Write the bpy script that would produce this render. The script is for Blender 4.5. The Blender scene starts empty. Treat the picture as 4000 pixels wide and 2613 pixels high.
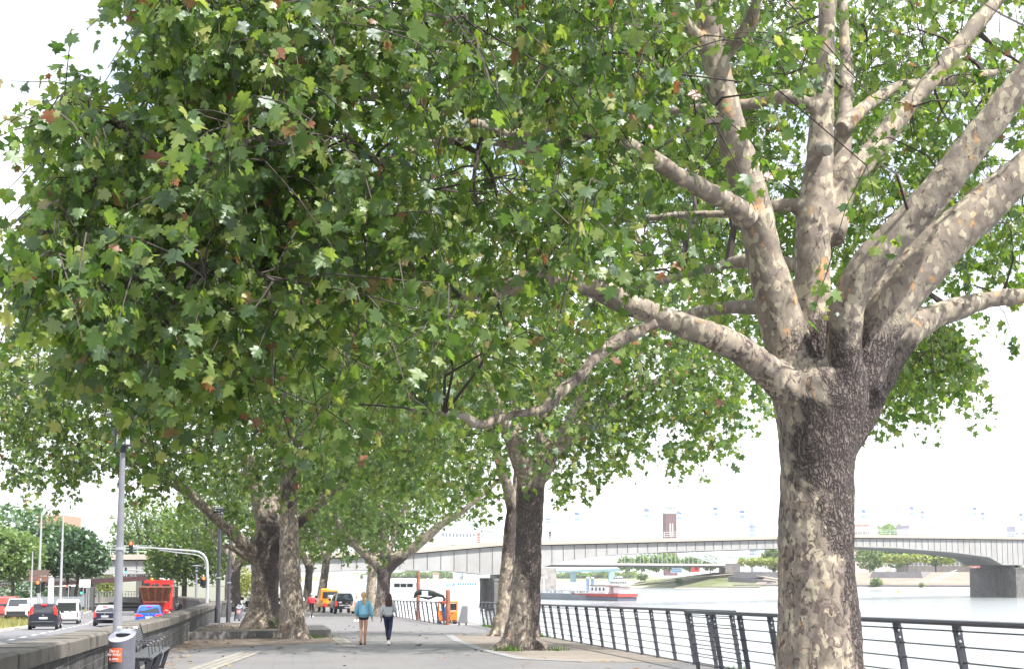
import bpy, bmesh, math, random
import numpy as np
from mathutils import Vector, Matrix, noise, kdtree
R = math.radians
rng = random.Random(7)
nrs = np.random.RandomState(11)
scene = bpy.context.scene
COL = scene.collection

# ------------------------------------------------------------------ camera
F = 6667.0                       # focal length in photo pixels (4000 wide)
PITCH = math.atan(934.0 / F)
CAMZ = 1.55
cam = bpy.data.cameras.new('camera'); camo = bpy.data.objects.new('camera', cam); COL.objects.link(camo)
cam.sensor_width = 36.0; cam.lens = 36.0 * F / 4000.0
cam.clip_start = 0.3; cam.clip_end = 9000
camo.location = (0, 0, CAMZ); camo.rotation_euler = (R(90) + PITCH, 0, 0)
scene.camera = camo
CP, SP = math.cos(PITCH), math.sin(PITCH)

def ray(u, v):
    a = (u - 2000.0) / F; b = (1306.5 - v) / F
    return a, CP - b * SP, SP + b * CP
def P(u, v, Y):                  # the point at distance Y seen at photo pixel (u, v)
    a, b, c = ray(u, v); t = Y / b
    return Vector((a * t, Y, CAMZ + c * t))
K = 4000.0 / 2380.0
def Q(u, v, Y): return P(u * K, v * K, Y)
def proj(p):                     # world (n,3) array -> photo pixels
    x = p[:, 0]; y = p[:, 1]; z = p[:, 2] - CAMZ
    d = y * CP + z * SP; h = -y * SP + z * CP
    d = np.maximum(d, 0.1)
    return 2000 + F * x / d, 1306.5 - F * h / d

# terrain profiles along the walk
GY = [-60, 0, 160, 190, 230, 300, 1500]; GZ = [0.77, 0, -2.064, -2.36, -2.5, -2.55, -2.6]
def gz(y): return float(np.interp(y, GY, GZ))
RY = [-60, 0, 40, 60, 103, 138, 205, 240, 1500]; RZ = [0.5, -0.02, -0.55, -0.92, -1.75, -2.42, -2.95, -3.1, -3.2]
def rz(y): return float(np.interp(y, RY, RZ))
def wallx(y): return -2.8 - 0.142 * y
def quayx(y): return 8.56 - 0.108 * y
WATER = -3.95
def G(u, v, h=0.0):              # photo pixel -> promenade surface
    lo, hi = 3.0, 400.0
    a, b, c = ray(u, v)
    for _ in range(60):
        m = (lo + hi) / 2
        if CAMZ + c / b * m > gz(m) + h: lo = m
        else: hi = m
    return Vector((a / b * lo, lo, gz(lo) + h))

# ------------------------------------------------------------------ objects
def prop(o, label=None, cat=None, group=None, kind=None):
    if label: o['label'] = label
    if cat: o['category'] = cat
    if group: o['group'] = group
    if kind: o['kind'] = kind
    return o
def thing(name, label, cat, loc=(0, 0, 0), rz_=0.0, group=None):
    o = bpy.data.objects.new(name, None); COL.objects.link(o)
    o.location = loc; o.rotation_euler = (0, 0, rz_); o.empty_display_size = 0.2
    return prop(o, label, cat, group)
def mesh_obj(name, verts, faces, mat, parent=None, smooth=False, loc=None):
    me = bpy.data.meshes.new(name); me.from_pydata(verts, [], faces); me.update()
    if mat is not None: me.materials.append(mat)
    if smooth: me.polygons.foreach_set('use_smooth', [True] * len(me.polygons))
    o = bpy.data.objects.new(name, me); COL.objects.link(o)
    if parent: o.parent = parent
    if loc is not None: o.location = loc
    return o
def copy_tree(o, parent=None):
    c = o.copy(); COL.objects.link(c)
    if parent: c.parent = parent
    for ch in list(o.children): copy_tree(ch, c)
    return c

class MB:
    def __init__(s): s.v = []; s.f = []
    def add(s, vs, fs, M=None):
        n = len(s.v)
        s.v += [tuple(M @ Vector(p)) if M is not None else tuple(p) for p in vs]
        s.f += [tuple(i + n for i in f) for f in fs]; return s
    def box(s, c, d, M=None, taper=1.0, b=0.0):
        x, y, z = d[0] / 2, d[1] / 2, d[2] / 2; cx, cy, cz = c
        if b <= 0:
            vs = [(cx + sx * x * (taper if sz > 0 else 1), cy + sy * y * (taper if sz > 0 else 1), cz + sz * z)
                  for sz in (-1, 1) for sx, sy in ((-1, -1), (1, -1), (1, 1), (-1, 1))]
            return s.add(vs, [(3, 2, 1, 0), (4, 5, 6, 7), (0, 1, 5, 4), (1, 2, 6, 5), (2, 3, 7, 6), (3, 0, 4, 7)], M)
        b = min(b, x * .9, y * .9, z * .9)
        rings = []
        for zz, q in ((-z, b), (-z + b, 0), (z - b, 0), (z, b)):
            xx, yy = x - q, y - q
            rings.append([(cx - xx, cy - yy + (0 if q else b), cz + zz), (cx - xx + (0 if q else b), cy - yy, cz + zz), (cx + xx - (0 if q else b), cy - yy, cz + zz), (cx + xx, cy - yy + (0 if q else b), cz + zz),
                          (cx + xx, cy + yy - (0 if q else b), cz + zz), (cx + xx - (0 if q else b), cy + yy, cz + zz), (cx - xx + (0 if q else b), cy + yy, cz + zz), (cx - xx, cy + yy - (0 if q else b), cz + zz)])
        return s.loft(rings, M=M)
    def loft(s, rings, closed=True, caps=True, M=None):
        n = len(rings[0]); vs = [p for r in rings for p in r]; fs = []
        for i in range(len(rings) - 1):
            for j in range(n if closed else n - 1):
                k = (j + 1) % n
                fs.append((i * n + j, i * n + k, (i + 1) * n + k, (i + 1) * n + j))
        if caps:
            fs.append(tuple(reversed(range(n)))); fs.append(tuple((len(rings) - 1) * n + j for j in range(n)))
        return s.add(vs, fs, M)
    def tube(s, pts, r, n=8, caps=True, M=None, sq=1.0):
        pts = [Vector(p) for p in pts]
        rs = list(r) if hasattr(r, '__len__') else [r] * len(pts)
        rings = []; up = None
        for i, p in enumerate(pts):
            t = (pts[min(i + 1, len(pts) - 1)] - pts[max(i - 1, 0)])
            if t.length < 1e-9: t = Vector((0, 0, 1))
            t.normalize()
            if up is None:
                up = Vector((0, 0, 1)) if abs(t.z) < .9 else Vector((0, 1, 0))
            a = t.cross(up)
            if a.length < 1e-4: a = t.cross(Vector((1, 0, 0)))
            a.normalize(); bb = a.cross(t).normalized(); up = bb
            rings.append([tuple(p + a * (math.cos(2 * math.pi * k / n) * rs[i]) + bb * (math.sin(2 * math.pi * k / n) * rs[i] * sq)) for k in range(n)])
        return s.loft(rings, True, caps, M)
    def bar(s, p, q, w, h, M=None, up=(0, 0, 1)):
        p, q = Vector(p), Vector(q); t = (q - p).normalized(); u = Vector(up)
        a = t.cross(u)
        if a.length < 1e-4: a = t.cross(Vector((0, 1, 0)))
        a.normalize(); b = a.cross(t).normalized()
        r = lambda c: [tuple(c + a * x * w / 2 + b * y * h / 2) for x, y in ((-1, -1), (1, -1), (1, 1), (-1, 1))]
        return s.loft([r(p), r(q)], M=M)
    def lathe(s, prof, n=16, c=(0, 0, 0), M=None, caps=True):
        return s.loft([[(c[0] + r * math.cos(2 * math.pi * k / n), c[1] + r * math.sin(2 * math.pi * k / n), c[2] + z) for k in range(n)] for r, z in prof], caps=caps, M=M)
    def prism(s, poly, h0, h1, axis='z', M=None):
        f = {'z': lambda a, b, h: (a, b, h), 'x': lambda a, b, h: (h, a, b), 'y': lambda a, b, h: (a, h, b)}[axis]
        return s.loft([[f(a, b, h0) for a, b in poly], [f(a, b, h1) for a, b in poly]], M=M)
    def sphere(s, c, r, nu=10, nv=7, sc=(1, 1, 1), M=None):
        rings = []
        for i in range(nv + 1):
            t = math.pi * (i + 0.001 if i == 0 else (i - 0.001 if i == nv else i)) / nv
            rings.append([(c[0] + sc[0] * r * math.sin(t) * math.cos(2 * math.pi * k / nu), c[1] + sc[1] * r * math.sin(t) * math.sin(2 * math.pi * k / nu), c[2] - sc[2] * r * math.cos(t)) for k in range(nu)])
        return s.loft(rings, M=M)
    def build(s, name, mat, parent=None, smooth=False, fix=True):
        o = mesh_obj(name, s.v, s.f, mat, parent, smooth)
        if fix:
            bm = bmesh.new(); bm.from_mesh(o.data); bmesh.ops.recalc_face_normals(bm, faces=bm.faces); bm.to_mesh(o.data); bm.free()
        if smooth:
            try: o.data.set_sharp_from_angle(angle=R(42))
            except Exception: pass
        return o
def T(x=0, y=0, z=0, rz_=0): return Matrix.Translation((x, y, z)) @ Matrix.Rotation(rz_, 4, 'Z')
def text_mesh(txt, size, mat, name, parent, M, bold=0.0):
    cu = bpy.data.curves.new(name, 'FONT'); cu.body = txt; cu.size = size; cu.align_x = 'CENTER'; cu.align_y = 'CENTER'; cu.extrude = 0.0015; cu.offset = bold
    to = bpy.data.objects.new(name, cu); COL.objects.link(to)
    dg = bpy.context.evaluated_depsgraph_get(); me = bpy.data.meshes.new_from_object(to.evaluated_get(dg))
    bpy.data.objects.remove(to); bpy.data.curves.remove(cu)
    me.materials.clear(); me.materials.append(mat); me.transform(M)
    o = bpy.data.objects.new(name, me); COL.objects.link(o); o.parent = parent
    return o
UPRIGHT = Matrix.Rotation(R(90), 4, 'X')      # text facing -Y

# ------------------------------------------------------------------ materials
class NT:
    def __init__(s, name):
        s.m = bpy.data.materials.new(name); s.m.use_nodes = True; s.t = s.m.node_tree; s.t.nodes.clear()
        s.out = s.n('ShaderNodeOutputMaterial')
    def n(s, typ, **kw):
        x = s.t.nodes.new(typ)
        for k, v in kw.items():
            if k.startswith('i_'): x.inputs[k[2:].replace('_', ' ')].default_value = v
            elif k[0] == 'x' and k[1:].isdigit(): x.inputs[int(k[1:])].default_value = v
            else: setattr(x, k, v)
        return x
    def l(s, a, b): s.t.links.new(a, b)
    def coord(s, kind='Object', scale=(1, 1, 1)):
        tc = s.n('ShaderNodeTexCoord'); mp = s.n('ShaderNodeMapping'); mp.inputs['Scale'].default_value = scale
        s.l(tc.outputs[kind], mp.inputs[0]); return mp.outputs[0]
    def noise(s, vec, scale, detail=4, rough=.55, dist=0.0):
        x = s.n('ShaderNodeTexNoise'); x.inputs['Scale'].default_value = scale; x.inputs['Detail'].default_value = detail
        x.inputs['Roughness'].default_value = rough; x.inputs['Distortion'].default_value = dist
        s.l(vec, x.inputs['Vector']); return x.outputs['Fac']
    def ramp(s, fac, stops, interp='LINEAR'):
        x = s.n('ShaderNodeValToRGB'); cr = x.color_ramp; cr.interpolation = interp
        while len(cr.elements) < len(stops): cr.elements.new(0.5)
        for e, (p, c) in zip(cr.elements, stops): e.position = p; e.color = (c[0], c[1], c[2], 1) if hasattr(c, '__len__') else (c, c, c, 1)
        s.l(fac, x.inputs[0]); return x.outputs[0]
    def mix(s, fac, a, b, mode='MIX'):
        x = s.n('ShaderNodeMix', data_type='RGBA', blend_type=mode)
        for v, i in ((fac, 0), (a, 6), (b, 7)):
            if hasattr(v, 'links'): s.l(v, x.inputs[i])
            elif i == 0: x.inputs[0].default_value = v
            else: x.inputs[i].default_value = (v[0], v[1], v[2], 1)
        return x.outputs[2]
    def math(s, op, a, b=0.0, c=0.0):
        x = s.n('ShaderNodeMath', operation=op)
        for i, v in enumerate((a, b, c)):
            if hasattr(v, 'links'): s.l(v, x.inputs[i])
            else: x.inputs[i].default_value = v
        return x.outputs[0]
    def bump(s, h, strength=.3, dist=.02, prev=None):
        x = s.n('ShaderNodeBump'); x.inputs['Strength'].default_value = strength; x.inputs['Distance'].default_value = dist
        s.l(h, x.inputs['Height'])
        if prev is not None: s.l(prev, x.inputs['Normal'])
        return x.outputs[0]
    def bsdf(s, col, rough=.6, metal=0.0, normal=None, spec=.5, alpha=None, **kw):
        b = s.n('ShaderNodeBsdfPrincipled')
        for v, k in ((col, 'Base Color'), (rough, 'Roughness'), (metal, 'Metallic'), (normal, 'Normal'), (spec, 'Specular IOR Level')):
            if v is None: continue
            if hasattr(v, 'links'): s.l(v, b.inputs[k])
            elif k == 'Base Color': b.inputs[k].default_value = (v[0], v[1], v[2], 1)
            else: b.inputs[k].default_value = v
        for k, v in kw.items(): b.inputs[k.replace('_', ' ')].default_value = v
        s.l(b.outputs[0], s.out.inputs[0]); return b
_mats = {}
def mat(name, col, rough=.55, metal=0.0, var=.12, scale=6.0, bump=0.0, spec=.5, coat=0.0, dirt=None):
    if name in _mats: return _mats[name]
    t = NT(name); co = t.coord()
    n = t.noise(co, scale, 5, .6)
    dark = [c * (1 - var) for c in col]; lite = [min(1, c * (1 + var)) for c in col]
    c = t.ramp(n, [(.3, dark), (.7, lite)])
    if dirt:
        m = t.ramp(t.noise(co, scale * .35, 6, .7), [(.45, 0), (.75, 1)])
        c = t.mix(t.math('MULTIPLY', m, dirt[3]), c, dirt[:3])
    nb = t.bump(t.noise(co, scale * 6, 3), bump, .01) if bump else None
    rr = t.math('MULTIPLY_ADD', n, .2, rough - .1)
    kw = {'Coat_Weight': coat} if coat else {}
    t.bsdf(c, rr, metal, nb, spec, **kw)
    _mats[name] = t.m; return t.m
def glow(name, col, strength):
    if name in _mats: return _mats[name]
    t = NT(name); b = t.bsdf(col, .3); b.inputs['Emission Color'].default_value = (*col, 1); b.inputs['Emission Strength'].default_value = strength
    _mats[name] = t.m; return t.m

M_dark = mat('dark_painted_metal', (.052, .054, .068), .45, .3, .2, 9)
M_grey = mat('grey_painted_metal', (.20, .205, .24), .45, .2, .12, 5)
M_black = mat('black_rubber', (.018, .018, .02), .8, 0, .2, 12)
M_steel = mat('galvanised_steel', (.42, .43, .45), .45, .5, .12, 9)
M_white = mat('white_paint', (.75, .76, .78), .5, 0, .06, 3)
M_conc = mat('pale_concrete', (.42, .40, .37), .85, 0, .14, .8, .3, .2, dirt=(.16, .14, .12, .35))
M_glass = mat('dark_car_glass', (.02, .026, .032), .06, 0, .1, 2, 0, .8)
M_chrome = mat('chrome', (.6, .6, .62), .15, 1.0, .05)
M_rust = mat('rusty_steel', (.17, .06, .03), .8, .1, .45, 5, .3, .3, dirt=(.07, .035, .025, .8))
M_redlamp = glow('lit_red_lamp', (.75, .015, .01), 1.6)
M_redlens = mat('red_lens', (.35, .01, .012), .15, 0, .1, 8, 0, .7)
M_plate = mat('white_number_plate', (.72, .73, .75), .4, 0, .03)
M_ink = mat('black_ink', (.02, .02, .022), .6)
M_orange = mat('orange_paint', (.80, .17, .02), .45, 0, .08, 4)
# ------------------------------------------------------------------ light, sky
SUN_EL, SUN_AZ = R(54), R(-36)       # azimuth from +X (over the river), a little behind the camera
sd = Vector((math.cos(SUN_EL) * math.cos(SUN_AZ), math.cos(SUN_EL) * math.sin(SUN_AZ), math.sin(SUN_EL)))
sl = bpy.data.lights.new('sun', 'SUN'); so = bpy.data.objects.new('sun', sl); COL.objects.link(so)
sl.energy = 5.0; sl.angle = R(.6); sl.color = (1, .95, .87)
so.rotation_euler = sd.to_track_quat('Z', 'Y').to_euler(); so.location = (60, -10, 80)
w = bpy.data.worlds.new('World'); scene.world = w; w.use_nodes = True
wt = w.node_tree; wt.nodes.clear()
wo = wt.nodes.new('ShaderNodeOutputWorld'); bg = wt.nodes.new('ShaderNodeBackground'); sky = wt.nodes.new('ShaderNodeTexSky')
sky.sky_type = 'NISHITA'; sky.sun_disc = False; sky.sun_elevation = SUN_EL; sky.sun_rotation = R(90) - SUN_AZ
sky.air_density = 1.0; sky.dust_density = 2.0; sky.ozone_density = 1.0; sky.altitude = 50
tc = wt.nodes.new('ShaderNodeTexCoord'); mp = wt.nodes.new('ShaderNodeMapping'); mp.inputs['Scale'].default_value = (2.2, 2.2, 5.0); mp.inputs['Location'].default_value = (.75, .08, .6)
nz = wt.nodes.new('ShaderNodeTexNoise'); nz.inputs['Scale'].default_value = 1.6; nz.inputs['Detail'].default_value = 7; nz.inputs['Roughness'].default_value = .55
cr = wt.nodes.new('ShaderNodeValToRGB'); cr.color_ramp.elements[0].position = .36; cr.color_ramp.elements[1].position = .53
cr.color_ramp.elements[0].color = (.12, .12, .12, 1)
nz2 = wt.nodes.new('ShaderNodeTexNoise'); nz2.inputs['Scale'].default_value = 3.0; nz2.inputs['Detail'].default_value = 5
cr2 = wt.nodes.new('ShaderNodeValToRGB'); cr2.color_ramp.elements[0].position = .3; cr2.color_ramp.elements[1].position = .7
cr2.color_ramp.elements[0].color = (7.0, 7.4, 7.9, 1); cr2.color_ramp.elements[1].color = (9.0, 9.0, 9.0, 1)
mx = wt.nodes.new('ShaderNodeMix'); mx.data_type = 'RGBA'
L = wt.links.new
L(tc.outputs['Generated'], mp.inputs[0]); L(mp.outputs[0], nz.inputs['Vector']); L(mp.outputs[0], nz2.inputs['Vector'])
L(nz.outputs['Fac'], cr.inputs[0]); L(nz2.outputs['Fac'], cr2.inputs[0])
def gap(u, v, rad, soft):          # a break in the clouds around one direction of the sky
    d = Vector(ray(u, v)).normalized(); dp = wt.nodes.new('ShaderNodeVectorMath'); dp.operation = 'DOT_PRODUCT'; dp.inputs[1].default_value = d
    L(tc.outputs['Generated'], dp.inputs[0]); mr = wt.nodes.new('ShaderNodeMapRange'); mr.interpolation_type = 'SMOOTHSTEP'
    mr.inputs['From Min'].default_value = math.cos(R(rad + soft)); mr.inputs['From Max'].default_value = math.cos(R(rad)); L(dp.outputs['Value'], mr.inputs['Value']); return mr.outputs[0]
def wmath(op, a, b):
    m_ = wt.nodes.new('ShaderNodeMath'); m_.operation = op; m_.use_clamp = op == 'SUBTRACT'
    for i, q in enumerate((a, b)):
        if hasattr(q, 'links'): L(q, m_.inputs[i])
        else: m_.inputs[i].default_value = q
    return m_.outputs[0]
g1, g2 = gap(420, 120, 1.5, 6.0), gap(3550, 1740, .6, 3.0)
rag = wt.nodes.new('ShaderNodeValToRGB'); rag.color_ramp.elements[0].position = .35; rag.color_ramp.elements[1].position = .6
nz3 = wt.nodes.new('ShaderNodeTexNoise'); nz3.inputs['Scale'].default_value = 9; nz3.inputs['Detail'].default_value = 6; L(tc.outputs['Generated'], nz3.inputs['Vector']); L(nz3.outputs['Fac'], rag.inputs[0])
gg = wmath('MULTIPLY', wmath('ADD', g1, wmath('MULTIPLY', g2, .5)), rag.outputs[0])
cloudf = wmath('SUBTRACT', cr.outputs[0], wmath('MULTIPLY', gg, .9))
deep = wt.nodes.new('ShaderNodeMix'); deep.data_type = 'RGBA'; deep.inputs[6].default_value = (1, 1, 1, 1); deep.inputs[7].default_value = (.40, .52, .50, 1); L(gg, deep.inputs[0])
skm = wt.nodes.new('ShaderNodeMix'); skm.data_type = 'RGBA'; skm.blend_type = 'MULTIPLY'; skm.inputs[0].default_value = 1; L(sky.outputs[0], skm.inputs[6]); L(deep.outputs[2], skm.inputs[7])
L(cloudf, mx.inputs[0]); L(skm.outputs[2], mx.inputs[6]); L(cr2.outputs[0], mx.inputs[7])
L(mx.outputs[2], bg.inputs[0]); bg.inputs[1].default_value = .12; L(bg.outputs[0], wo.inputs[0])
vs = scene.view_settings; vs.view_transform = 'Standard'; vs.look = 'None'; vs.gamma = 1; vs.exposure = 1.12
scene.cycles.max_bounces = 7; scene.cycles.transparent_max_bounces = 6; scene.cycles.diffuse_bounces = 4; scene.cycles.transmission_bounces = 4
scene.cycles.use_denoising = True

# ------------------------------------------------------------------ ground
def strip(name, xl, xr, ys, zf, matl, nx=4, kind='structure', skirt=0):
    v = []; f = []
    for y in ys:
        a, b = xl(y), xr(y)
        for i in range(nx + 1): v.append((a + (b - a) * i / nx, y, zf(y)))
    w_ = nx + 1
    for j in range(len(ys) - 1):
        for i in range(nx): f.append((j * w_ + i, j * w_ + i + 1, (j + 1) * w_ + i + 1, (j + 1) * w_ + i))
    o = mesh_obj(name, v, f, matl); o['kind'] = kind; return o
def paving_mat():
    t = NT('paving_slabs'); tc = t.n('ShaderNodeTexCoord'); mp = t.n('ShaderNodeMapping'); mp.inputs['Rotation'].default_value = (0, 0, R(-7.2))
    t.l(tc.outputs['Object'], mp.inputs[0]); co = mp.outputs[0]
    br = t.n('ShaderNodeTexBrick'); br.offset = .5
    for k, v in (('Scale', 1.0), ('Mortar Size', .014), ('Brick Width', .9), ('Row Height', .45), ('Bias', 0), ('Mortar Smooth', .3)): br.inputs[k].default_value = v
    br.inputs['Color1'].default_value = (.112, .111, .120, 1); br.inputs['Color2'].default_value = (.148, .147, .158, 1); br.inputs['Mortar'].default_value = (.055, .052, .052, 1)
    t.l(co, br.inputs['Vector'])
    n = t.noise(co, .35, 6, .65); n2 = t.noise(co, 9, 5, .7)
    c = t.mix(t.ramp(n, [(.38, 0), (.68, .8)]), br.outputs['Color'], (.175, .164, .158))
    c = t.mix(.35, c, t.ramp(n2, [(.3, .07), (.75, .20)]))
    st = t.ramp(t.noise(co, 1.7, 6, .7), [(.58, 0), (.72, .6)])
    c = t.mix(st, c, (.11, .10, .10))
    t.bsdf(c, t.math('MULTIPLY_ADD', n2, .25, .6), 0, t.bump(t.math('ADD', br.outputs['Fac'], t.math('MULTIPLY', n2, -.6)), -.25, .01), .3); return t.m
def dirt_mat(name, c1, c2, c3):
    t = NT(name); co = t.coord()
    n = t.noise(co, .5, 6, .65); n2 = t.noise(co, 14, 6, .75)
    c = t.mix(t.ramp(n, [(.35, 0), (.7, 1)]), c1, c2); c = t.mix(t.ramp(n2, [(.5, 0), (.75, .8)]), c, c3)
    vo = t.n('ShaderNodeTexVoronoi'); vo.inputs['Scale'].default_value = 30; t.l(co, vo.inputs['Vector'])
    t.bsdf(c, .95, 0, t.bump(t.math('ADD', n2, vo.outputs['Distance']), .5, .02), .15); return t.m
def asphalt_mat(name, a, b):
    t = NT(name); co = t.coord()
    n = t.noise(co, .25, 5, .6); n2 = t.noise(co, 40, 4, .7)
    c = t.mix(t.ramp(n, [(.3, 0), (.7, 1)]), a, b); c = t.mix(.2, c, t.ramp(n2, [(.3, .05), (.7, .25)]))
    t.bsdf(c, .8, 0, t.bump(n2, .2, .01), .3); return t.m
M_pave = paving_mat()
M_dirt = dirt_mat('trodden_earth', (.17, .15, .13), (.24, .215, .19), (.11, .098, .088))
M_darkdirt = dirt_mat('dark_leaf_litter_earth', (.12, .095, .08), (.19, .16, .135), (.28, .22, .16))
M_asph = asphalt_mat('road_asphalt', (.12, .12, .135), (.155, .155, .17))
M_soil = dirt_mat('city_ground', (.16, .165, .13), (.20, .20, .165), (.11, .12, .085))
M_cyc = mat('pink_cycle_asphalt', (.30, .20, .20), .85, 0, .12, 3)
def qedge(y): return quayx(y) + .1 if y <= 94 else -3.9 - .13 * (y - 95.4)
ys = [-40, -20, 0, 10, 20, 40, 60, 80, 94, 95.4, 100, 120, 140, 160, 175, 190, 210, 230, 260, 300]
strip('promenade', lambda y: wallx(y) - (.2 if y < 106 else 9), qedge, ys[:18], gz, M_pave, 6)
strip('road', lambda y: -27 - .2 * (y - 90) - 26, lambda y: wallx(y) - .45, [-40, 0, 20, 40, 60, 80, 103, 120, 138, 160, 180, 205, 236], lambda y: rz(y), M_asph, 6)
# ground far to the left and beyond, down to the river bank
v = []; f = []
rows = [(-40, -1500, -40), (90, -1500, -50), (236, -1500, -80), (236.01, -1500, -30), (300, -1500, -36), (600, -1500, -90), (1200, -1500, -150), (2590, -1500, -330)]
for y, a, b in rows: v += [(a, y, rz(y) - .05 if y <= 236 else gz(y) - .1), (b, y, rz(y) - .05 if y <= 236 else gz(y) - .1)]
f = [(2 * i, 2 * i + 1, 2 * i + 3, 2 * i + 2) for i in range(len(rows) - 1)]
o = mesh_obj('ground', v, f, M_soil); o['kind'] = 'structure'
# bank slope beneath the ground edge (left bank, further on)
v = []
for y, b in ((226, -27), (300, -36), (600, -90), (1200, -150), (2590, -330)): v += [(b, y, gz(y) - .1), (b + 6, y, WATER - .4)]
o = mesh_obj('river_bank', v, [(2 * i, 2 * i + 1, 2 * i + 3, 2 * i + 2) for i in range(4)], M_soil); o['kind'] = 'structure'
# water
def water_mat():
    t = NT('river_water'); co = t.coord('Object', (1, 1.6, 1))
    n = t.noise(co, .55, 6, .6, .4); n2 = t.noise(co, .05, 3, .5)
    h = t.math('ADD', n, t.math('MULTIPLY', n2, 1.5))
    b = t.bsdf((.245, .265, .275), .14, 0, t.bump(h, .9, .45), .6); return t.m
o = mesh_obj('river', [(-700, -120, WATER), (1900, -120, WATER), (1900, 2600, WATER), (-700, 2600, WATER)], [(0, 1, 2, 3)], water_mat()); o['kind'] = 'structure'

# earth patch under the trees on the river side and around the single trunk
def patch(name, poly, matl, h=.004, ny=10):
    # poly in world x,y; draped on the promenade by slicing in y
    ysv = sorted({p[1] for p in poly} | set(np.linspace(min(p[1] for p in poly), max(p[1] for p in poly), ny)))
    rows = []
    for y in ysv:
        xs = []
        for i in range(len(poly)):
            (x0, y0), (x1, y1) = poly[i], poly[(i + 1) % len(poly)]
            if (y0 - y) * (y1 - y) <= 0 and y0 != y1: xs.append(x0 + (x1 - x0) * (y - y0) / (y1 - y0))
        if len(xs) >= 2: rows.append((min(xs), max(xs), y))
    v = []; f = []
    for a, b, y in rows: v += [(a, y, gz(y) + h), (b, y, gz(y) + h)]
    for i in range(len(rows) - 1): f.append((2 * i, 2 * i + 1, 2 * i + 3, 2 * i + 2))
    return prop(mesh_obj(name, v, f, matl), kind='structure')
def gp(u, v): q = G(u, v); return (q.x, q.y)
M_kerb = mat('pale_kerb_stone', (.22, .22, .23), .8, 0, .12, 2, .2, .2)
pe = [(-2.6, 71), (-1.9, 61), (-1.0, 52), (.25, 43.5), (1.9, 41.5), (quayx(41) + .05, 41), (quayx(72) + .05, 72)]
patch('earth_strip', pe, M_dirt, .006)
edge = MB()
for (x0, y0), (x1, y1) in zip(pe[:4], pe[1:5]):
    d = Vector((x1 - x0, y1 - y0, 0)).normalized(); n_ = Vector((-d.y, d.x, 0)) * .16
    for k in range(8):
        a, b = k / 8, (k + 1) / 8
        pa = Vector((x0 + (x1 - x0) * a, y0 + (y1 - y0) * a, 0)); pb = Vector((x0 + (x1 - x0) * b, y0 + (y1 - y0) * b, 0))
        q = [pa - n_, pb - n_, pb + n_, pa + n_]
        edge.add([(p.x, p.y, gz(p.y) + .011) for p in q], [(0, 1, 2, 3)])
prop(edge.build('kerb_edging', M_kerb), kind='structure')
pd = [gp(700, 2555), gp(830, 2520), gp(1000, 2540), gp(1330, 2525), gp(1395, 2500), gp(1300, 2476), gp(1000, 2480), gp(770, 2496)]
patch('bare_earth', [(-10.3, 50), (-9.2, 52.5), (-7.4, 56), (-6.1, 60), (-6.4, 66), (-7.2, 68.6), (-11.9, 66), (-11.6, 61)], M_darkdirt, .006)
# rows of pale tactile setts
M_sett = mat('pale_setts', (.225, .215, .195), .8, 0, .25, 3.5, .4, .2)
tb = MB(); rr = random.Random(3)
def sett_row(p0, p1, w, n):
    p0, p1 = Vector(p0), Vector(p1); d = (p1 - p0).normalized(); s_ = Vector((-d.y, d.x, 0)); L_ = (p1 - p0).length; nn = int(L_ / .2)
    for k in range(nn):
        for j in range(n):
            c = p0 + d * (k + .5) * L_ / nn + s_ * ((j - (n - 1) / 2) * w / n)
            a = L_ / nn * .44; b = w / n * .44; z = gz(c.y) + .012 + rr.uniform(0, .006)
            q = [c - d * a - s_ * b, c + d * a - s_ * b, c + d * a + s_ * b, c - d * a + s_ * b]
            tb.add([(p.x, p.y, z) for p in q], [(0, 1, 2, 3)])
sett_row((-6.55, 35.5, 0), (-7.35, 49, 0), .62, 3)
sett_row((-6.75, 66.5, 0), (-4.9, 53, 0), .5, 3)
prop(tb.build('tactile_paving', M_sett), kind='structure')
# road markings, kerb of the median, grass
mk = MB()
for k in range(-4, 16):
    y0 = 58 + k * 6.2; x0 = -18.0 - .2 * (y0 - 58); y1 = y0 + 2.7; x1 = -18.0 - .2 * (y1 - 58)
    mk.add([(x0 - .1, y0, rz(y0) + .006), (x0 + .1, y0, rz(y0) + .006), (x1 + .1, y1, rz(y1) + .006), (x1 - .1, y1, rz(y1) + .006)], [(0, 1, 2, 3)])
prop(mk.build('lane_markings', mat('road_marking_white', (.62, .62, .62), .7, 0, .15, 2)), kind='structure')
def medx(y): return -27 - .2 * (y - 90)
kb = MB()
ysm = [62, 75, 85, 90, 100, 110, 120, 138, 160, 180, 205, 230]
rings = [[(medx(y) - .25, y, rz(y) - .1), (medx(y), y, rz(y) - .1), (medx(y), y, rz(y) + .13), (medx(y) - .25, y, rz(y) + .14)] for y in ysm]
kb.loft(rings); prop(kb.build('median_kerb', M_conc), kind='structure')
def grass_w(y): return max(1.5, 9.5 - .05 * (y - 62))
M_turf = dirt_mat('dry_grass_turf', (.17, .19, .07), (.26, .25, .11), (.10, .13, .04))
strip('grass_verge', lambda y: medx(y) - grass_w(y), lambda y: medx(y) - .25, ysm, lambda y: rz(y) + .12, M_turf, 4)
def grass_mat(name, a, b):
    t = NT(name); g = t.n('ShaderNodeNewGeometry'); c = t.ramp(g.outputs['Random Per Island'], [(0, a), (1, b)])
    d = t.n('ShaderNodeBsdfDiffuse'); tr = t.n('ShaderNodeBsdfTranslucent'); m = t.n('ShaderNodeMixShader'); m.inputs[0].default_value = .35
    t.l(c, d.inputs[0]); t.l(c, tr.inputs[0]); t.l(d.outputs[0], m.inputs[1]); t.l(tr.outputs[0], m.inputs[2]); t.l(m.outputs[0], t.out.inputs[0]); return t.m
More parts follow.
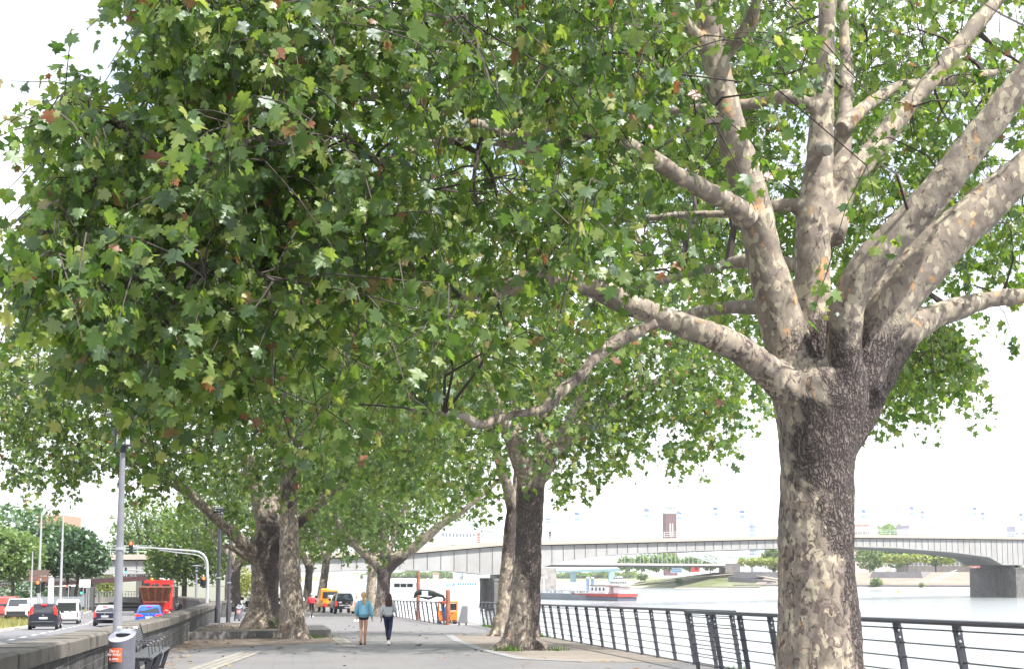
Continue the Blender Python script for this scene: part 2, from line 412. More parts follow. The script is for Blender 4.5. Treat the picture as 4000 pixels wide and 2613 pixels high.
def blades(name, pts, h, wd, matl, parent=None):
    n = len(pts); pts = np.asarray(pts); a = nrs.uniform(0, 6.28, n); hh = h * nrs.uniform(.5, 1.25, n); ln = hh * nrs.uniform(0, .55, n); b = nrs.uniform(0, 6.28, n)
    V = np.zeros((n, 3, 3)); V[:, 0] = pts; V[:, 1] = pts; V[:, 2] = pts
    V[:, 0, 0] -= np.cos(a) * wd; V[:, 0, 1] -= np.sin(a) * wd; V[:, 1, 0] += np.cos(a) * wd; V[:, 1, 1] += np.sin(a) * wd
    V[:, 2, 0] += np.cos(b) * ln; V[:, 2, 1] += np.sin(b) * ln; V[:, 2, 2] += hh
    return tri_mesh(name, V.reshape(-1, 3), np.arange(n * 3).reshape(n, 3), matl, parent)
def tri_mesh(name, V, Fc, matl, parent=None):
    me = bpy.data.meshes.new(name); nv, nf = len(V), len(Fc); k = Fc.shape[1]
    me.vertices.add(nv); me.vertices.foreach_set('co', np.ascontiguousarray(V, dtype=np.float32).ravel())
    me.loops.add(nf * k); me.loops.foreach_set('vertex_index', np.ascontiguousarray(Fc, dtype=np.int32).ravel())
    me.polygons.add(nf); me.polygons.foreach_set('loop_start', np.arange(nf, dtype=np.int32) * k)
    me.update(calc_edges=True); me.materials.append(matl)
    o = bpy.data.objects.new(name, me); COL.objects.link(o)
    if parent: o.parent = parent
    return o
M_gold = grass_mat('tall_dry_grass', (.20, .21, .07), (.36, .33, .15))
M_green = grass_mat('green_grass', (.06, .12, .03), (.12, .20, .05))
ps = []
for _ in range(16000):
    y = 66 + 150 * rng.random() ** 1.6; g_ = grass_w(y); x = medx(y) - .3 - g_ * rng.random() ** .8; ps.append((x, y, rz(y) + .11))
prop(blades('verge_grass', ps, .42, .03, M_gold), 'tall dry yellow green grass on the median strip', 'grass', None, 'stuff')
def tuft(c, rad, n, h): return [(c[0] + rad * rng.gauss(0, .45), c[1] + rad * rng.gauss(0, .45), c[2]) for _ in range(n)]
g3 = G(1160, 2490)
prop(blades('grass_tuft', tuft((g3.x, g3.y - .35, g3.z), 1.0, 1300, 0), .16, .012, M_green), 'green grass growing round the foot of the slender speckled trunk', 'grass', None, 'stuff')
# ------------------------------------------------------------------ plane trees
def bark_mat(name, pale, fiss, warm=.0, zf=5.0, xb=.28):
    """mottled plane-tree bark: pale = share of bare cream bark, fiss = share of dark fissured bark"""
    t = NT(name); co = t.coord()
    sq = t.n('ShaderNodeMapping'); sq.inputs['Scale'].default_value = (1, 1, .62); t.l(co, sq.inputs[0]); cs = sq.outputs[0]
    sx = t.n('ShaderNodeSeparateXYZ'); t.l(co, sx.inputs[0])
    up = t.ramp(t.math('ADD', t.math('MULTIPLY', t.math('SUBTRACT', sx.outputs[2], zf), .5), t.noise(co, 1.6, 5, .6)), [(.42, 0), (.62, 1)])    # limbs above the fork keep less old bark
    n1 = t.noise(cs, 3.4, 8, .66, .9); n2 = t.noise(cs, 10.5, 9, .70, 1.0)
    vo = t.n('ShaderNodeTexVoronoi'); vo.inputs['Scale'].default_value = 17
    wv = t.n('ShaderNodeMix', data_type='RGBA'); wv.inputs[0].default_value = .13
    nc = t.n('ShaderNodeTexNoise'); nc.inputs['Scale'].default_value = 5; nc.inputs['Detail'].default_value = 5; t.l(cs, nc.inputs['Vector'])
    t.l(cs, wv.inputs[6]); t.l(nc.outputs['Color'], wv.inputs[7]); t.l(wv.outputs[2], vo.inputs['Vector'])
    vc = t.n('ShaderNodeSeparateColor'); t.l(vo.outputs['Color'], vc.inputs[0])
    base = t.ramp(n1, [(.30, (.125, .104, .09)), (.43, (.18, .152, .128)), (.54, (.25, .213, .172)), (.68, (.34, .298, .235))])
    base = t.mix(t.ramp(vc.outputs[0], [(.62, 0), (.66, .55)]), base, (.20, .172, .155))
    base = t.mix(t.ramp(vc.outputs[1], [(.80, 0), (.82, .8)]), base, (.42, .37, .28))
    org = t.ramp(t.noise(cs, 4.3, 6, .6, .6), [(.63, 0), (.655, .75)])
    base = t.mix(t.math('MULTIPLY', org, .35 + warm), base, (.50, .27, .11))
    n3 = t.math('SUBTRACT', n2, t.math('MULTIPLY', up, .055))
    dk = t.ramp(n3, [(.535 + .11 * pale, 0), (.56 + .11 * pale, 1)])
    c = t.mix(dk, base, t.ramp(t.noise(co, 22, 4, .7), [(.3, (.075, .055, .054)), (.7, (.150, .115, .108))]))
    d2 = t.ramp(t.math('ADD', t.math('MULTIPLY', n1, .6), t.math('MULTIPLY', n2, .4)), [(.40 - .05 * pale, 1), (.42 - .05 * pale, 0)])
    d2 = t.math('MULTIPLY', d2, t.math('SUBTRACT', 1.0, t.math('MULTIPLY', up, .85)))
    c = t.mix(t.math('MULTIPLY', d2, .75), c, (.15, .115, .108))
    # fissured zone
    fs = t.n('ShaderNodeMapping'); fs.inputs['Scale'].default_value = (1, 1, .28); t.l(co, fs.inputs[0])
    v2 = t.n('ShaderNodeTexVoronoi'); v2.feature = 'DISTANCE_TO_EDGE'; v2.inputs['Scale'].default_value = 26
    w2 = t.n('ShaderNodeMix', data_type='RGBA'); w2.inputs[0].default_value = .3
    t.l(fs.outputs[0], w2.inputs[6]); t.l(nc.outputs['Color'], w2.inputs[7]); t.l(w2.outputs[2], v2.inputs['Vector'])
    fcol = t.ramp(v2.outputs['Distance'], [(.0, (.035, .029, .029)), (.10, (.09, .073, .07)), (.35, (.165, .138, .128))])
    zb_ = t.math('SUBTRACT', 1.0, t.math('MINIMUM', 1.0, t.math('MULTIPLY', t.math('ABSOLUTE', t.math('SUBTRACT', sx.outputs[2], zf - .85)), .9)))
    low = t.math('MULTIPLY', t.math('MINIMUM', sx.outputs[2], 2.0), .10)
    bias = t.math('ADD', t.math('ADD', t.math('MULTIPLY', sx.outputs[0], xb), t.math('MULTIPLY', zb_, .10)), t.math('SUBTRACT', low, .14))
    fm = t.ramp(t.math('ADD', t.noise(cs, 1.1, 6, .6, .5), bias), [(.66 - .22 * fiss, 0), (.70 - .22 * fiss, 1)])
    fm = t.math('MULTIPLY', fm, t.math('SUBTRACT', 1.0, up))
    c = t.mix(fm, c, fcol)
    h = t.math('ADD', t.math('MULTIPLY', dk, .5), t.math('MULTIPLY', d2, .4))
    h = t.math('ADD', h, t.math('MULTIPLY', n2, .7)); h = t.math('ADD', h, t.math('MULTIPLY', vc.outputs[0], .35))
    h = t.math('ADD', h, t.math('MULTIPLY', fm, t.ramp(v2.outputs['Distance'], [(0, 0), (.25, 1.6)])))
    b = t.bump(h, .75, .022); b2 = t.bump(t.noise(co, 60, 4, .7), .3, .006, b)
    t.bsdf(c, .85, 0, b2, .25); return t.m
M_bark1 = bark_mat('plane_bark_mottled', .1, .60, .5, 4.7, .34)
M_bark2 = bark_mat('plane_bark_dark_fissured', -.12, .60, .4, 4.6, .3)
M_bark3 = bark_mat('plane_bark_pale', .9, .0, .0)
M_bark4 = bark_mat('plane_bark_speckled', -.1, .12, .6, 6.5, .05)
def limb_mat():
    t = NT('plane_limb_bark'); co = t.coord()
    n1 = t.noise(co, 1.6, 6, .6, .6); n2 = t.noise(co, 5.5, 8, .66, 1.0)
    c = t.ramp(n1, [(.3, (.17, .15, .13)), (.5, (.245, .218, .185)), (.7, (.33, .298, .245))])
    vo = t.n('ShaderNodeTexVoronoi'); vo.inputs['Scale'].default_value = 14; t.l(co, vo.inputs['Vector'])
    vc = t.n('ShaderNodeSeparateColor'); t.l(vo.outputs['Color'], vc.inputs[0])
    c = t.mix(t.ramp(vc.outputs[0], [(.7, 0), (.72, .4)]), c, (.30, .27, .24))
    dk = t.ramp(n2, [(.585, 0), (.605, 1)]); c = t.mix(dk, c, (.105, .07, .07))
    h = t.math('ADD', t.math('MULTIPLY', dk, .6), t.math('MULTIPLY', vc.outputs[0], .4))
    t.bsdf(c, .8, 0, t.bump(t.math('ADD', h, n2), .55, .018), .25); return t.m
M_limb = limb_mat()
M_twig = mat('dark_twig_bark', (.055, .044, .040), .85, 0, .35, 3)

def leaf_mat(name, stops, tstops, tmix=.5, gloss=.10):
    t = NT(name); g = t.n('ShaderNodeNewGeometry')
    c = t.ramp(g.outputs['Random Per Island'], stops); ct = t.ramp(g.outputs['Random Per Island'], tstops)
    cu = t.mix(t.math('MULTIPLY', g.outputs['Backfacing'], .45), c, (.16, .22, .11))     # the underside of the leaf is paler and matt
    d = t.n('ShaderNodeBsdfDiffuse'); tr = t.n('ShaderNodeBsdfTranslucent'); gl = t.n('ShaderNodeBsdfGlossy'); gl.inputs['Roughness'].default_value = .45
    gl.inputs[0].default_value = (.75, .8, .85, 1)
    m = t.n('ShaderNodeMixShader'); m.inputs[0].default_value = tmix; m2 = t.n('ShaderNodeMixShader')
    t.l(cu, d.inputs[0]); t.l(ct, tr.inputs[0]); t.l(d.outputs[0], m.inputs[1]); t.l(tr.outputs[0], m.inputs[2])
    t.l(t.math('MULTIPLY', t.math('SUBTRACT', 1.0, g.outputs['Backfacing']), gloss), m2.inputs[0])
    t.l(m.outputs[0], m2.inputs[1]); t.l(gl.outputs[0], m2.inputs[2]); t.l(m2.outputs[0], t.out.inputs[0]); return t.m
BRN = (.24, .095, .045)
M_leaf = leaf_mat('plane_leaves', [(0, (.030, .060, .020)), (.3, (.055, .108, .026)), (.65, (.100, .162, .034)), (.9, (.180, .230, .055)), (.98, (.29, .30, .10)), (.986, BRN), (1, (.30, .12, .06))],
                  [(0, (.09, .20, .020)), (.5, (.21, .36, .032)), (.9, (.36, .48, .055)), (.98, (.45, .46, .10)), (.986, BRN), (1, (.36, .14, .06))], .48, .05)
M_leaf_far = leaf_mat('plane_leaves_far', [(0, (.036, .070, .022)), (.5, (.074, .125, .030)), (.95, (.150, .195, .05)), (1, (.22, .19, .07))],
                      [(0, (.13, .27, .026)), (.6, (.23, .38, .036)), (1, (.36, .44, .07))], .48, .045)
def half(pts): return pts + [(-x, y) for x, y in reversed(pts[1:-1])]
LEAF_HI = half([(0, 0), (.13, -.11), (.30, -.05), (.52, .04), (.37, .22), (.55, .32), (.70, .55), (.43, .56), (.25, .57), (.31, .74), (.12, .80), (0, 1.02)])
LEAF_MID = half([(0, 0), (.25, -.08), (.52, .06), (.33, .25), (.68, .53), (.24, .58), (0, 1.0)])
LEAF_LO = half([(0, 0), (.45, .0), (.62, .5), (.22, .62), (0, 1.0)])
def leaves(name, C, D, N, S, matl, tmpl, parent):
    """C base points, D axes, N normals, S sizes -> one mesh of leaves"""
    n = len(C); o2 = np.array(tmpl); k = len(o2)
    X = np.cross(D, N); X /= np.linalg.norm(X, axis=1)[:, None] + 1e-9
    Z = np.cross(X, D); Z /= np.linalg.norm(Z, axis=1)[:, None] + 1e-9
    lx = np.concatenate([[0.0], o2[:, 0]]); ly = np.concatenate([[.33], o2[:, 1]])
    cup = nrs.uniform(-.05, .38, n)[:, None]; bend = nrs.uniform(-.1, .45, n)[:, None]; wav = nrs.uniform(-.07, .07, (n, k + 1))
    wdt = nrs.uniform(.85, 1.2, n)[:, None]
    lz = -cup * np.abs(lx)[None] ** 1.3 - bend * (ly[None] ** 2) * .5 + wav * (np.abs(lx)[None] + .3)
    V = C[:, None, :] + (X[:, None, :] * (lx[None] * wdt)[:, :, None] + D[:, None, :] * ly[None, :, None] + Z[:, None, :] * lz[:, :, None]) * S[:, None, None]
    fan = np.array([(0, 1 + i, 1 + (i + 1) % k) for i in range(k)])
    Fc = (fan[None] + (np.arange(n) * (k + 1))[:, None, None]).reshape(-1, 3)
    return tri_mesh(name, V.reshape(-1, 3), Fc, matl, parent)
def inside(poly, x, y):
    x = np.asarray(x); y = np.asarray(y); r = np.zeros(len(x), bool); n = len(poly)
    for i in range(n):
        x0, y0 = poly[i]; x1, y1 = poly[(i + 1) % n]
        c = ((y0 > y) != (y1 > y)) & (x < (x1 - x0) * (y - y0) / ((y1 - y0) or 1e-9) + x0); r ^= c
    return r
def lobes_pts(lobes, n, seed, polys=None, thr=.42, nscale=.55, shell=.5):
    """points filling a crown made of overlapping ellipsoid lobes, thinned by 3-D noise into clumps and cut to the crown's outline"""
    rs = np.random.RandomState(seed); out = []; wsum = sum(l[6] for l in lobes)
    for (cx, cy, cz, rx, ry, rz_, wgt) in lobes:
        want = int(n * wgt / wsum); got = 0; tries = 0
        while got < want and tries < 60:
            tries += 1; m = 4000
            d = rs.normal(size=(m, 3)); d /= np.linalg.norm(d, axis=1)[:, None]; r = rs.uniform(0, 1, m) ** shell
            p = np.stack([cx + rx * d[:, 0] * r, cy + ry * d[:, 1] * r, cz + rz_ * d[:, 2] * r], 1)
            if polys is not None:
                u, v = proj(p); u /= K; v /= K; ok = np.zeros(m, bool)
                for pl in polys: ok |= inside(pl, u, v)
                p = p[ok]
            p = p[:max(0, (want - got) * 3)]
            if len(p) == 0: continue
            q = np.array([noise.noise(Vector(a) * nscale) for a in p]) * .5 + .5
            p = p[q > thr + rs.uniform(-.08, .08, len(q))][:want - got]
            got += len(p); out.append(p)
    return np.concatenate(out) if out else np.zeros((0, 3))
def skeleton(limbs, A, seed, r_mul=1.0, coarse=14, skip=.35, br_mb=None):
    """grow side branches from the limbs to every crown point; returns the twig start direction at each point"""
    rs = random.Random(seed); nodes = []; nrad = []
    for pts, rad in limbs:
        L_ = [0]
        for a, b in zip(pts, pts[1:]): L_.append(L_[-1] + (b - a).length)
        n = max(2, int(L_[-1] / .3))
        for i in range(n + 1):
            s_ = L_[-1] * (skip + (1 - skip) * i / n)
            j = max(0, min(len(pts) - 2, sum(1 for x in L_ if x <= s_) - 1)); f_ = (s_ - L_[j]) / max(1e-6, L_[j + 1] - L_[j])
            nodes.append(pts[j].lerp(pts[j + 1], f_)); nrad.append(rad[j] + (rad[j + 1] - rad[j]) * f_)
    nodes = [tuple(p) for p in nodes]
    order = list(range(len(A))); rs.shuffle(order)
    c1 = order[:max(1, len(A) // coarse)]; c2 = order[len(c1):]
    dirs = np.zeros((len(A), 3)); paths = []
    NA = np.array(nodes)
    def nearest_all(idx): return [float(np.min(((NA - A[i]) ** 2).sum(1))) for i in idx]
    c1 = [i for _, i in sorted(zip(nearest_all(c1), c1))]
    arr = np.zeros((len(nodes) + len(c1) * 5, 3)); arr[:len(nodes)] = nodes; cnt = len(nodes); rad = nrad[:]
    for i in c1:
        d2 = ((arr[:cnt] - A[i]) ** 2).sum(1); j = int(np.argmin(d2)); a = Vector(arr[j]); b = Vector(A[i]); ln = (b - a).length
        up = Vector((0, 0, 1)) * ln * rs.uniform(.02, .22) + Vector((rs.gauss(0, 1), rs.gauss(0, 1), rs.gauss(0, .6))) * ln * .09
        pts = []
        for k in range(6):
            t = k / 5; p = a.lerp(b, t) + up * 4 * t * (1 - t) + Vector((rs.gauss(0, 1), rs.gauss(0, 1), rs.gauss(0, 1))) * (.03 * ln if 0 < k < 5 else 0); pts.append(p)
        r0 = min(rad[j] * .75, (.012 + .014 * ln) * r_mul); r1 = .007 * r_mul
        paths.append((pts, [r0 + (r1 - r0) * (k / 5) ** .8 for k in range(6)], 6))
        for k in range(1, 6): arr[cnt] = pts[k]; rad.append(r0 + (r1 - r0) * k / 5); cnt += 1
        dirs[i] = (pts[-1] - pts[-2]).normalized()
    pts_l = [tuple(arr[i]) for i in range(cnt)]; use = {}
    for b_ in range(4):                     # later twigs may also spring from earlier ones, and no point carries a whole broom of them
        kd = kdtree.KDTree(len(pts_l))
        for i, q in enumerate(pts_l): kd.insert(q, i)
        kd.balance()
        for i in c2[b_::4]:
            best = None
            for co, j, ln in kd.find_n(A[i], 6):
                if use.get(j, 0) < 3: best = (co, j, ln); break
            co, j, ln = best or kd.find(A[i]); use[j] = use.get(j, 0) + 1
            a = Vector(co); b = Vector(A[i])
            mid = a.lerp(b, .5) + Vector((rs.gauss(0, .08), rs.gauss(0, .08), rs.uniform(.0, .16))) * ln
            r0 = min(rad[j] * .8, (.005 + .005 * ln) * r_mul)
            paths.append(([a, mid, b], [r0, r0 * .75, .0035 * r_mul], 4))
            d = (b - mid); dirs[i] = d.normalized() if d.length > 1e-6 else (0, 0, -1)
            if b_ < 3: pts_l.append(tuple(mid)); rad.append(r0 * .75); pts_l.append(tuple(b)); rad.append(.0035 * r_mul)
    return dirs, paths
def grow(name, t, base, limbs, A, seed, leaf_n, leaf_s, tmpl, lmat, r_mul=1.0, twig_len=.55, branch_from=0, coarse=14, skip=.35, twigmat=None, maxbranch=None):
    """children of tree t: branches (wood) and foliage (leaves)"""
    rs = np.random.RandomState(seed); b0 = np.array(base)
    dirs, paths = skeleton(limbs, A, seed, r_mul, coarse, skip)
    n = len(A)
    tw = dirs * .6 + rs.normal(0, .35, (n, 3)); tw[:, 2] -= rs.uniform(.35, 1.2, n); tw /= np.linalg.norm(tw, axis=1)[:, None]
    tl = twig_len * rs.uniform(.5, 1.3, n)
    mb = MB()
    for pts, rad, sides in paths: mb.tube([p - base for p in pts], rad, 5 if sides == 6 else 3, False)
    for i in range(n):
        a = Vector(A[i]); e = a + Vector(tw[i]) * tl[i]; m = a.lerp(e, .5) + Vector((0, 0, .05))
        mb.tube([a - base, m - base, e - base], [.0035 * r_mul, .003 * r_mul, .0018 * r_mul], 3, False)
    o = mesh_obj('branches', mb.v, mb.f, twigmat or M_twig, t)
    k = leaf_n; idx = np.repeat(np.arange(n), k); s_ = rs.uniform(.0, 1.08, n * k)
    C = A[idx] + tw[idx] * (tl[idx] * s_)[:, None] + rs.normal(0, .05 + .25 * leaf_s, (n * k, 3)) - b0
    az = rs.uniform(0, 2 * np.pi, n * k)
    D = np.stack([np.cos(az), np.sin(az), -rs.uniform(.2, 2.2, n * k)], 1) + tw[idx] * .4; D /= np.linalg.norm(D, axis=1)[:, None]
    N = np.stack([rs.normal(.1, .7, n * k), rs.normal(-.12, .7, n * k), rs.uniform(.1, 1.2, n * k)], 1)
    S = leaf_s * (.42 + .95 * rs.uniform(0, 1, n * k) ** 1.4)
    leaves('foliage', C, D, N, S, lmat, tmpl, t)
def wood(t, base, tubes, matl, voxel=None, name='trunk', rough=.03, thin=.05, tipmat=None):
    """trunk and limbs grown together into one surface; the thin limb ends are meshes of their own"""
    mb = MB(); tips = []
    for pts, rad in tubes:
        P_ = []; R_ = []
        for i in range(len(pts) - 1):
            p0 = pts[max(i - 1, 0)]; p1 = pts[i]; p2 = pts[i + 1]; p3 = pts[min(i + 2, len(pts) - 1)]
            for k in range(4):
                x = k / 4; P_.append(.5 * ((2 * p1) + (p2 - p0) * x + (2 * p0 - 5 * p1 + 4 * p2 - p3) * x * x + (3 * p1 - p0 - 3 * p2 + p3) * x ** 3) - base); R_.append(rad[i] + (rad[i + 1] - rad[i]) * x)
        P_.append(pts[-1] - base); R_.append(rad[-1])
        c = next((i for i, r in enumerate(R_) if r < thin), len(R_)) if voxel else len(R_)
        if c >= 2: mb.tube(P_[:c], R_[:c], 20 if rad[0] > .2 else 12, True)
        if len(R_) - c >= 2: tips.append((P_[max(0, c - 2):], R_[max(0, c - 2):]))
    o = mb.build(name, matl, t, True)
    if voxel:
        m = o.modifiers.new('r', 'REMESH'); m.mode = 'VOXEL'; m.voxel_size = voxel
        s_ = o.modifiers.new('s', 'SMOOTH'); s_.iterations = 5; s_.factor = .5
        dg = bpy.context.evaluated_depsgraph_get(); me = bpy.data.meshes.new_from_object(o.evaluated_get(dg)); o.modifiers.clear()
        old = o.data; o.data = me; bpy.data.meshes.remove(old); me.name = name
        if not me.materials: me.materials.append(matl)
    objs = [(o, rough)]
    for P_, R_ in tips:
        m2 = MB(); m2.tube(P_, R_, 10, True); objs.append((m2.build('limb', tipmat or M_limb, t, True), rough * .3))
    for o, rg in objs:
        me = o.data; co = np.empty(len(me.vertices) * 3); me.vertices.foreach_get('co', co); co = co.reshape(-1, 3)
        no = np.empty(len(me.vertices) * 3); me.vertices.foreach_get('normal', no); no = no.reshape(-1, 3)
        d = np.array([noise.noise(Vector((p[0] * 1.7, p[1] * 1.7, p[2] * 1.1))) * 1.6 + noise.noise(Vector(p) * 5.0) * .7 + noise.noise(Vector(p) * 13.0) * .35 for p in co]) * rg
        me.vertices.foreach_set('co', (co + no * d[:, None]).ravel()); me.update()
        me.polygons.foreach_set('use_smooth', [True] * len(me.polygons))
def roots(base, r, n, seed, h=.5, out=1.35):
    rs = random.Random(seed); tb = []
    for k in range(n):
        a = 2 * math.pi * (k + rs.uniform(-.25, .25)) / n; d = Vector((math.cos(a), math.sin(a), 0)); o_ = out * rs.uniform(.85, 1.2)
        tb.append(([base + d * r * .55 + Vector((0, 0, h * 1.5)), base + d * r * .85 + Vector((0, 0, h * .55)), base + d * r * o_ + Vector((0, 0, .02)), base + d * r * o_ * 1.3 + Vector((0, 0, -.15))], [r * .42, r * .36, r * .24, r * .1]))
    return tb
def lim(Y, pts, Y2=None):
    """limb traced by eye: (x, y, half-width) in overview pixels, its distance running from Y to Y2"""
    Y2 = Y if Y2 is None else Y2; n = len(pts) - 1
    P_ = []; R_ = []
    for i, (x, y, h) in enumerate(pts):
        yy = Y + (Y2 - Y) * i / n; P_.append(Q(x, y, yy)); R_.append(h * K * yy / F)
    return P_, R_
PG = 'plane trees along the promenade'
# --- tree 1: the big speckled plane on the right
b1 = Vector((P(3215, 2600, 21).x, 21, gz(21)))
def at1(x, y, h): return (Q(x, y, 21), h * K * 21 / F)
tr1 = [(b1 + Vector((0, 0, -.1)), .66), (b1 + Vector((0, 0, .12)), .60), (Q(1906, 1590, 21), .555), at1(1904, 1500, 99), at1(1899, 1380, 91), at1(1898, 1280, 87), at1(1898, 1180, 85), at1(1899, 1090, 86), at1(1902, 1010, 96), at1(1905, 940, 112), at1(1900, 885, 118), at1(1893, 840, 92)]
L1 = dict(
 A=lim(21, [(1868, 930, 66), (1842, 840, 60), (1808, 720, 50), (1775, 600, 45), (1758, 500, 44), (1722, 380, 40), (1694, 280, 37), (1662, 140, 31), (1640, 0, 27), (1590, -170, 20), (1500, -330, 12)], 20),
 B=lim(21.3, [(1893, 900, 66), (1890, 790, 50), (1889, 640, 45), (1893, 520, 43), (1903, 400, 38), (1912, 280, 30), (1918, 120, 26), (1928, -40, 22), (1950, -260, 14)], 21.5),
 B2=lim(21.4, [(1930, 560, 34), (1945, 430, 28), (1958, 320, 22), (1968, 200, 17), (1962, 60, 13), (1950, -120, 8)], 23),
 B3=lim(21.4, [(1932, 540, 36), (1965, 430, 32), (2030, 350, 27), (2100, 260, 25), (2170, 180, 24), (2250, 80, 21), (2340, -20, 17), (2440, -140, 10)], 22.5),
 B4=lim(21.6, [(1955, 300, 20), (2010, 250, 18), (2090, 200, 13), (2200, 190, 14), (2330, 165, 12), (2450, 130, 8)], 24),
 C=lim(20.7, [(1952, 900, 50), (1962, 800, 42), (1970, 715, 42), (2010, 630, 43), (2100, 530, 43), (2200, 420, 40), (2290, 300, 37), (2390, 170, 33), (2480, 20, 22)], 19.5),
 D=lim(21.0, [(1990, 900, 56), (2030, 780, 60), (2080, 690, 60), (2150, 610, 57), (2240, 525, 52), (2330, 440, 47), (2440, 350, 40), (2600, 240, 24)], 21.0),
 E=lim(21.7, [(1950, 1070, 26), (1998, 985, 33), (2045, 880, 38), (2085, 800, 35), (2150, 745, 33), (2230, 715, 27), (2330, 692, 20), (2450, 690, 14)], 23),
 F=lim(20.7, [(1835, 905, 48), (1780, 860, 40), (1722, 815, 31), (1650, 778, 29), (1560, 748, 29), (1460, 705, 27), (1370, 666, 27), (1290, 650, 26), (1220, 660, 23), (1150, 680, 14), (1070, 690, 7)], 18.5),
 Gb=lim(20.4, [(1735, 510, 32), (1700, 475, 25), (1640, 445, 24), (1570, 405, 23), (1510, 365, 22), (1440, 330, 20), (1380, 305, 18), (1300, 290, 15), (1190, 310, 12), (1060, 275, 13), (960, 245, 12), (860, 225, 11), (740, 238, 8), (640, 225, 5), (540, 250, 4)], 15.5),
 H=lim(19.0, [(1390, 310, 14), (1270, 345, 13), (1130, 330, 12), (1010, 330, 12), (930, 358, 11), (880, 375, 8), (780, 300, 6), (700, 340, 5), (600, 360, 4), (480, 400, 3)], 16),
 I=lim(21.6, [(1890, 720, 20), (1800, 716, 19), (1700, 715, 18), (1620, 725, 14), (1540, 745, 10)], 24),
 J=lim(21.6, [(1880, 620, 18), (1780, 605, 15), (1680, 615, 14), (1560, 648, 12), (1450, 660, 10), (1350, 640, 8)], 25),
 Kb=lim(21.3, [(1885, 478, 16), (1800, 478, 15), (1700, 496, 10), (1590, 500, 9), (1480, 510, 7), (1380, 520, 5)], 22),
 Lb=lim(21.3, [(1895, 250, 16), (1830, 225, 15), (1740, 243, 14), (1620, 250, 10), (1500, 270, 7)], 22),
 M=lim(18.9, [(1530, 752, 17), (1450, 785, 17), (1390, 825, 17), (1350, 870, 15), (1310, 905, 15), (1260, 950, 14), (1200, 962, 11), (1150, 975, 11), (1115, 988, 13), (1080, 968, 10), (1040, 960, 7), (990, 962, 5)], 17.6),
 N=lim(20.4, [(1660, 140, 22), (1600, 60, 18), (1560, 10, 14), (1480, -60, 10), (1350, -120, 8), (1150, -100, 6), (950, -60, 5), (700, -50, 4)], 17),
 O=lim(20.3, [(1690, 120, 18), (1740, 60, 15), (1770, -20, 12), (1850, -150, 8)], 19),
)
t1 = thing('plane_tree', 'huge mottled plane tree in the right foreground with many pale limbs above a dark fork', 'tree', b1, 0, PG)
wood(t1, b1, [([p for p, _ in tr1], [r for _, r in tr1])] + roots(b1, .6, 8, 4, .4) + [L1[k] for k in L1], M_bark1, .03, 'trunk', .022)
# burls and a sawn stub on the trunk
st = MB(); st.tube([Q(1905, 345, 21.2) - b1, Q(1921, 348, 20.6) - b1, Q(1924, 350, 20.5) - b1], [.10, .085, .06], 9); st.build('branch_stub', M_limb, t1, True)
poly1 = [(330, -400), (335, 40), (390, 150), (345, 205), (250, 205), (180, 175), (120, 230), (110, 280), (130, 340), (90, 420), (95, 500), (50, 610), (70, 680), (150, 750), (270, 800), (350, 930), (450, 1040), (660, 1010), (830, 930), (960, 940), (1130, 840), (1300, 745), (1500, 770), (1700, 830), (1800, 790), (1990, 750), (2100, 720), (2250, 790), (2500, 800), (2600, -400)]
lob1 = [(-4.2, 15.5, 6.0, 3.2, 2.6, 3.0, 1.7), (-2.0, 16.8, 6.6, 4.0, 3.6, 3.6, 2.2), (1.2, 18.5, 7.2, 3.6, 3.6, 3.4, 1.2), (4.6, 22.5, 8.0, 4.0, 3.4, 3.0, .42), (7.6, 23, 7.6, 2.6, 3, 2.6, .2)]
A1 = lobes_pts(lob1, 2900, 5, [poly1], .47, 1.15, .42)
fu, fv = proj(A1); fu /= K; fv /= K       # the limbs on the river side carry few leafy twigs on their near side
keep = ~(inside([(1560, 60), (1640, 900), (2000, 900), (2420, 700), (2500, -100), (1580, -100)], fu, fv) & (A1[:, 1] < 21.8)) | (nrs.uniform(0, 1, len(A1)) < .13); A1 = A1[keep]
fu, fv = proj(A1); fu /= K; fv /= K
near = inside([(1180, 200), (1180, 330), (1500, 470), (1740, 560), (1740, 440), (1500, 280)], fu, fv) | inside([(1060, 600), (1060, 740), (1300, 720), (1700, 900), (1850, 880), (1500, 660), (1300, 590)], fu, fv) | inside([(600, 180), (600, 270), (1000, 400), (1300, 370), (1200, 240), (900, 180)], fu, fv)
A1 = A1[~(near & (A1[:, 1] < 19.5)) | (nrs.uniform(0, 1, len(A1)) < .16)]
A1d = lobes_pts([(5.6, 27.5, 8.6, 6.5, 3.2, 4.6, 1.0), (2.5, 26, 9, 4, 3, 3.5, .4)], 1250, 14, [[(1480, -200), (1480, 500), (1700, 760), (1990, 740), (2100, 700), (2400, 650), (2600, 640), (2600, -200)]], .43, .75, .5)
A1b = lobes_pts([(1.5, 19.5, 12.0, 6.5, 6.0, 3.4, 1.0), (-4, 17, 10.6, 4.5, 4, 2.2, .5)], 330, 9, None, .38, .5, .45)
A1c = lobes_pts([(7.8, 30, 5.9, 4.2, 3.0, 2.6, 1.0)], 250, 12, [[(1990, 780), (2020, 930), (2060, 960), (2150, 920), (2250, 910), (2270, 860), (2230, 760), (2100, 700)]], .40, .8, .6)
limbs1 = [L1[k] for k in L1]
grow('t1', t1, b1, limbs1, np.concatenate([A1, A1b]), 21, 15, .115, LEAF_HI, M_leaf, 2.1, .75)
grow('t1', t1, b1, [L1['E'], L1['D'], L1['C'], L1['B4'], L1['B3'], L1['B'], L1['I'], L1['J']], np.concatenate([A1c, A1d]), 23, 13, .115, LEAF_MID, M_leaf_far, 1.5, .7)
